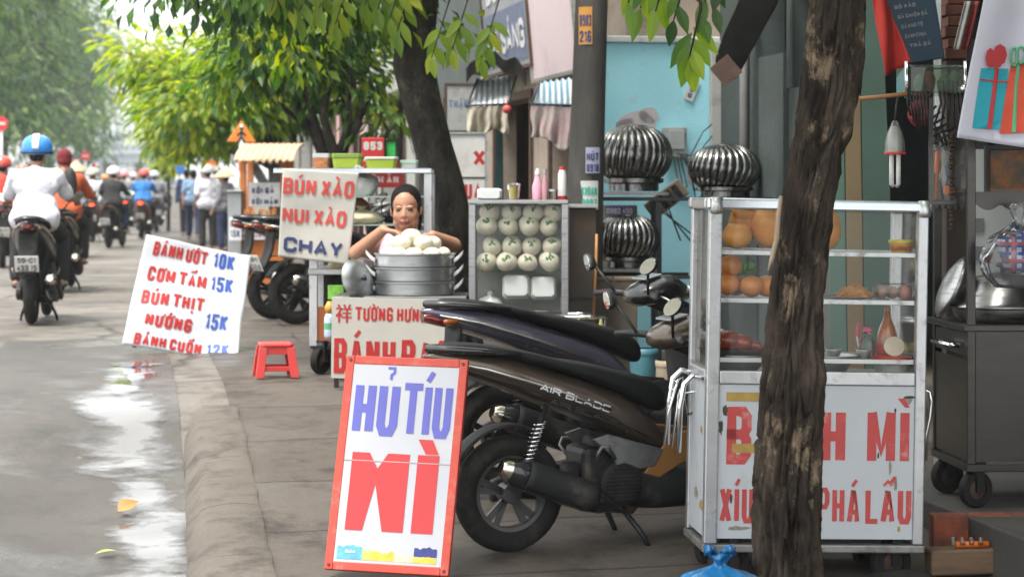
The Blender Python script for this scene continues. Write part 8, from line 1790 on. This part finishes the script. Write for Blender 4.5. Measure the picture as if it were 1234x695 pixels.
for k in range(9):
    mb = MB(); mb.box(P(1148+(k % 2)*3, 66-13*k, 11.75), (.11, .2, .050)); tag(mb.build('brick', mat('old brick', (.14, .05, .03), .85, var=.3, vs=9), bevel=.004), 'dark red brick, number %s from the bottom of the stack behind the plastic box' % ('one', 'two', 'three', 'four', 'five', 'six', 'seven', 'eight', 'nine')[k], 'brick', 'bricks stacked behind the plastic box')
mb = MB(); mb.bb((xs(1138, 11.75), 11.7, .27), (xs(1166, 11.75), 11.95, zz(74, 11.75))); tag(mb.build('cupboard', mat('dark timber', (.045, .03, .022), .7, var=.3), bevel=.006), 'dark timber cupboard under the brick stack', 'cupboard')
for k, (px, col, lb) in enumerate(((1158, (.40, .40, .38), 'pale grey cloth strip hanging by the brick stack'), (1168, (.30, .05, .05), 'dark red cloth strip hanging by the brick stack'))):
    mb = MB(); mb.sheet(lambda a, b: P(px+5+9*a-14*b, 2+58*b, 11.4+.02*k)+Vector((0, .02*math.sin(a*8), 0)), 8, 10); tag(mb.build('cloth_strip', mat(lb, col, .85, var=.25), smooth=True, solid=.005), lb, 'cloth')
# tiled inner wall with dark squares
mb = MB(); mb.bb((xs(1150, 12.4), 12.4, .27), (xs(1330, 12.4), 12.5, zz(180, 12.4))); o = mb.build('tiled_wall', mat('pale tiles', (.34, .36, .35), .35, var=.06)); tag(o, 'low pale tiled wall with black tiles inside the shop behind the domed pot', 'wall')
for k, (i, j) in enumerate(((0, 0), (1, 1), (0, 2), (1, 3), (0, 4))): mb = MB(); mb.bb((xs(1160+13*i, 12.4), 12.392, zz(330-17*j, 12.4)), (xs(1172+13*i, 12.4), 12.399, zz(314-17*j, 12.4))); mb.build('black_tile', M_gblack, o)
# red lotus like lantern in the shadow
mb = MB(); [mb.ell(P(1109+8*math.cos(a), 137+10*math.sin(a), 11.2), (.03, .03, .05), 8, rot=(0, a, 0)) for a in (0, 1.2, 2.4, 3.6, 4.9)]; tag(mb.build('lantern', mat('dim red', (.22, .015, .015), .6, var=.3), smooth=True), 'dim red cloth lantern in the dark between the lamp and the wires', 'lantern')
# clutter on the step: bricks, beam, tyre
for k, (px0, px1, lb) in enumerate(((1122, 1165, 'dark red clay brick at the left end of the step edge by the bread cart'), (1168, 1216, 'bright red clay brick in the middle of the step edge'), (1219, 1262, 'red clay brick at the right end of the step edge'))):
    Y = 10.02; mb = MB(); mb.bb((xs(px0, Y), Y-.05, gz(Y)+.02), (xs(px1, Y), Y+.06, zz(619, Y))); tag(mb.build('brick', mat('clay brick', (.26, .07, .035), .85, var=.4, vs=10, bump=.2, bs=60, dirt=((.06, .04, .03), .4, 8)), bevel=.005), lb, 'brick', 'clay bricks along the step')
mb = MB(); Y = 9.72; mb.bar((xs(1118, Y), Y, gz(Y)+.055), (xs(1270, Y), Y+.05, gz(Y)+.065), .12, .11); tag(mb.build('timber_beam', M_wood, bevel=.012), 'dark weathered timber beam lying in front of the bricks', 'beam')
Y = 9.42; c = Vector((xs(1078, Y), Y, gz(Y)+.03)); mb = MB(); mb.tube([c+Vector((.15*math.cos(a), .17*math.sin(a), .01*math.sin(a*2))) for a in [2*math.pi*k/36 for k in range(36)]], .032, 12, loop=True); tag(mb.build('tyre', M_rubber, smooth=True), 'old small tyre lying on the ground beside the bread cart wheel', 'tyre')
t2 = thing('cable_plug', 'orange and clear plastic cable connector lying on the dark timber beam', 'connector', P(1165, 660, 9.7))
zb2 = gz(9.72)+.118
mb = MB(); mb.tube([(xs(1150, 9.72), 9.70, zb2+.012), (xs(1190, 9.72), 9.70, zb2+.014)], .014, 10); mb.build('body', mat('orange plastic', (.75, .17, .02), .4), t2, smooth=True)
for k in range(4): mb = MB(); mb.tube([(xs(1147+11*k, 9.72), 9.69, zb2+.014), (xs(1147+11*k, 9.72), 9.69, zb2+.045)], [.013, .008], 8); mb.build('clip', M_clear, t2, smooth=True)
mb = MB(); mb.sheet(lambda a, b: Vector((xs(1112+24*a, 9.3), 9.25+.12*b, gz(9.3)+.02+.025*noise.noise(Vector((a*5, b*5, 1))))), 10, 8); tag(mb.build('paper_scrap', M_whitep, smooth=False), 'crumpled white scrap of plastic on the ground in front of the tyre', 'litter')
# yellow leaves and litter in the gutter
for k, (px, py, col, lb) in enumerate(((152, 620, (.45, .20, .05), 'large dry brown leaf standing in the gutter water'), (188, 552, (.20, .18, .04), 'olive leaf floating farther up the gutter water'), (196, 580, (.12, .13, .04), 'dark olive leaf floating in the middle of the gutter water'), (142, 668, (.30, .36, .10), 'pale green wrapper floating in the near gutter water'), (228, 456, (.6, .26, .03), 'orange leaf below the price banner'), (388, 566, (.5, .5, .5), 'small pale scrap on the pavement left of the noodle sign'))):
    Y = 2742*1.6/(py-222)
    for _ in range(12): Y = 2742*(drop(Y)+(.10 if px < 230 else 0))/(py-222)
    c = P(px, py, Y)+Vector((0, 0, .018)); mb = MB(); a = k*1.3
    if k == 0: leaf8(mb, c+Vector((-.04, 0, 0)), Vector((.7, .3, .65)), Vector((0, -.6, .8)), .11, .085, 0, .5)
    else: leaf8(mb, c, Vector((math.cos(a), math.sin(a)*.6, .05)), Vector((0, 0, 1)), .11, .06, 0, .1)
    tag(mb.build('leaf' if k not in (3, 5) else 'scrap', mat(lb, col, .6, var=.2)), lb, 'leaf' if k not in (3, 5) else 'litter')
for o in list(SC.objects):
    if o.type == 'MESH' and o.name.startswith('tmp'): bpy.data.objects.remove(o)
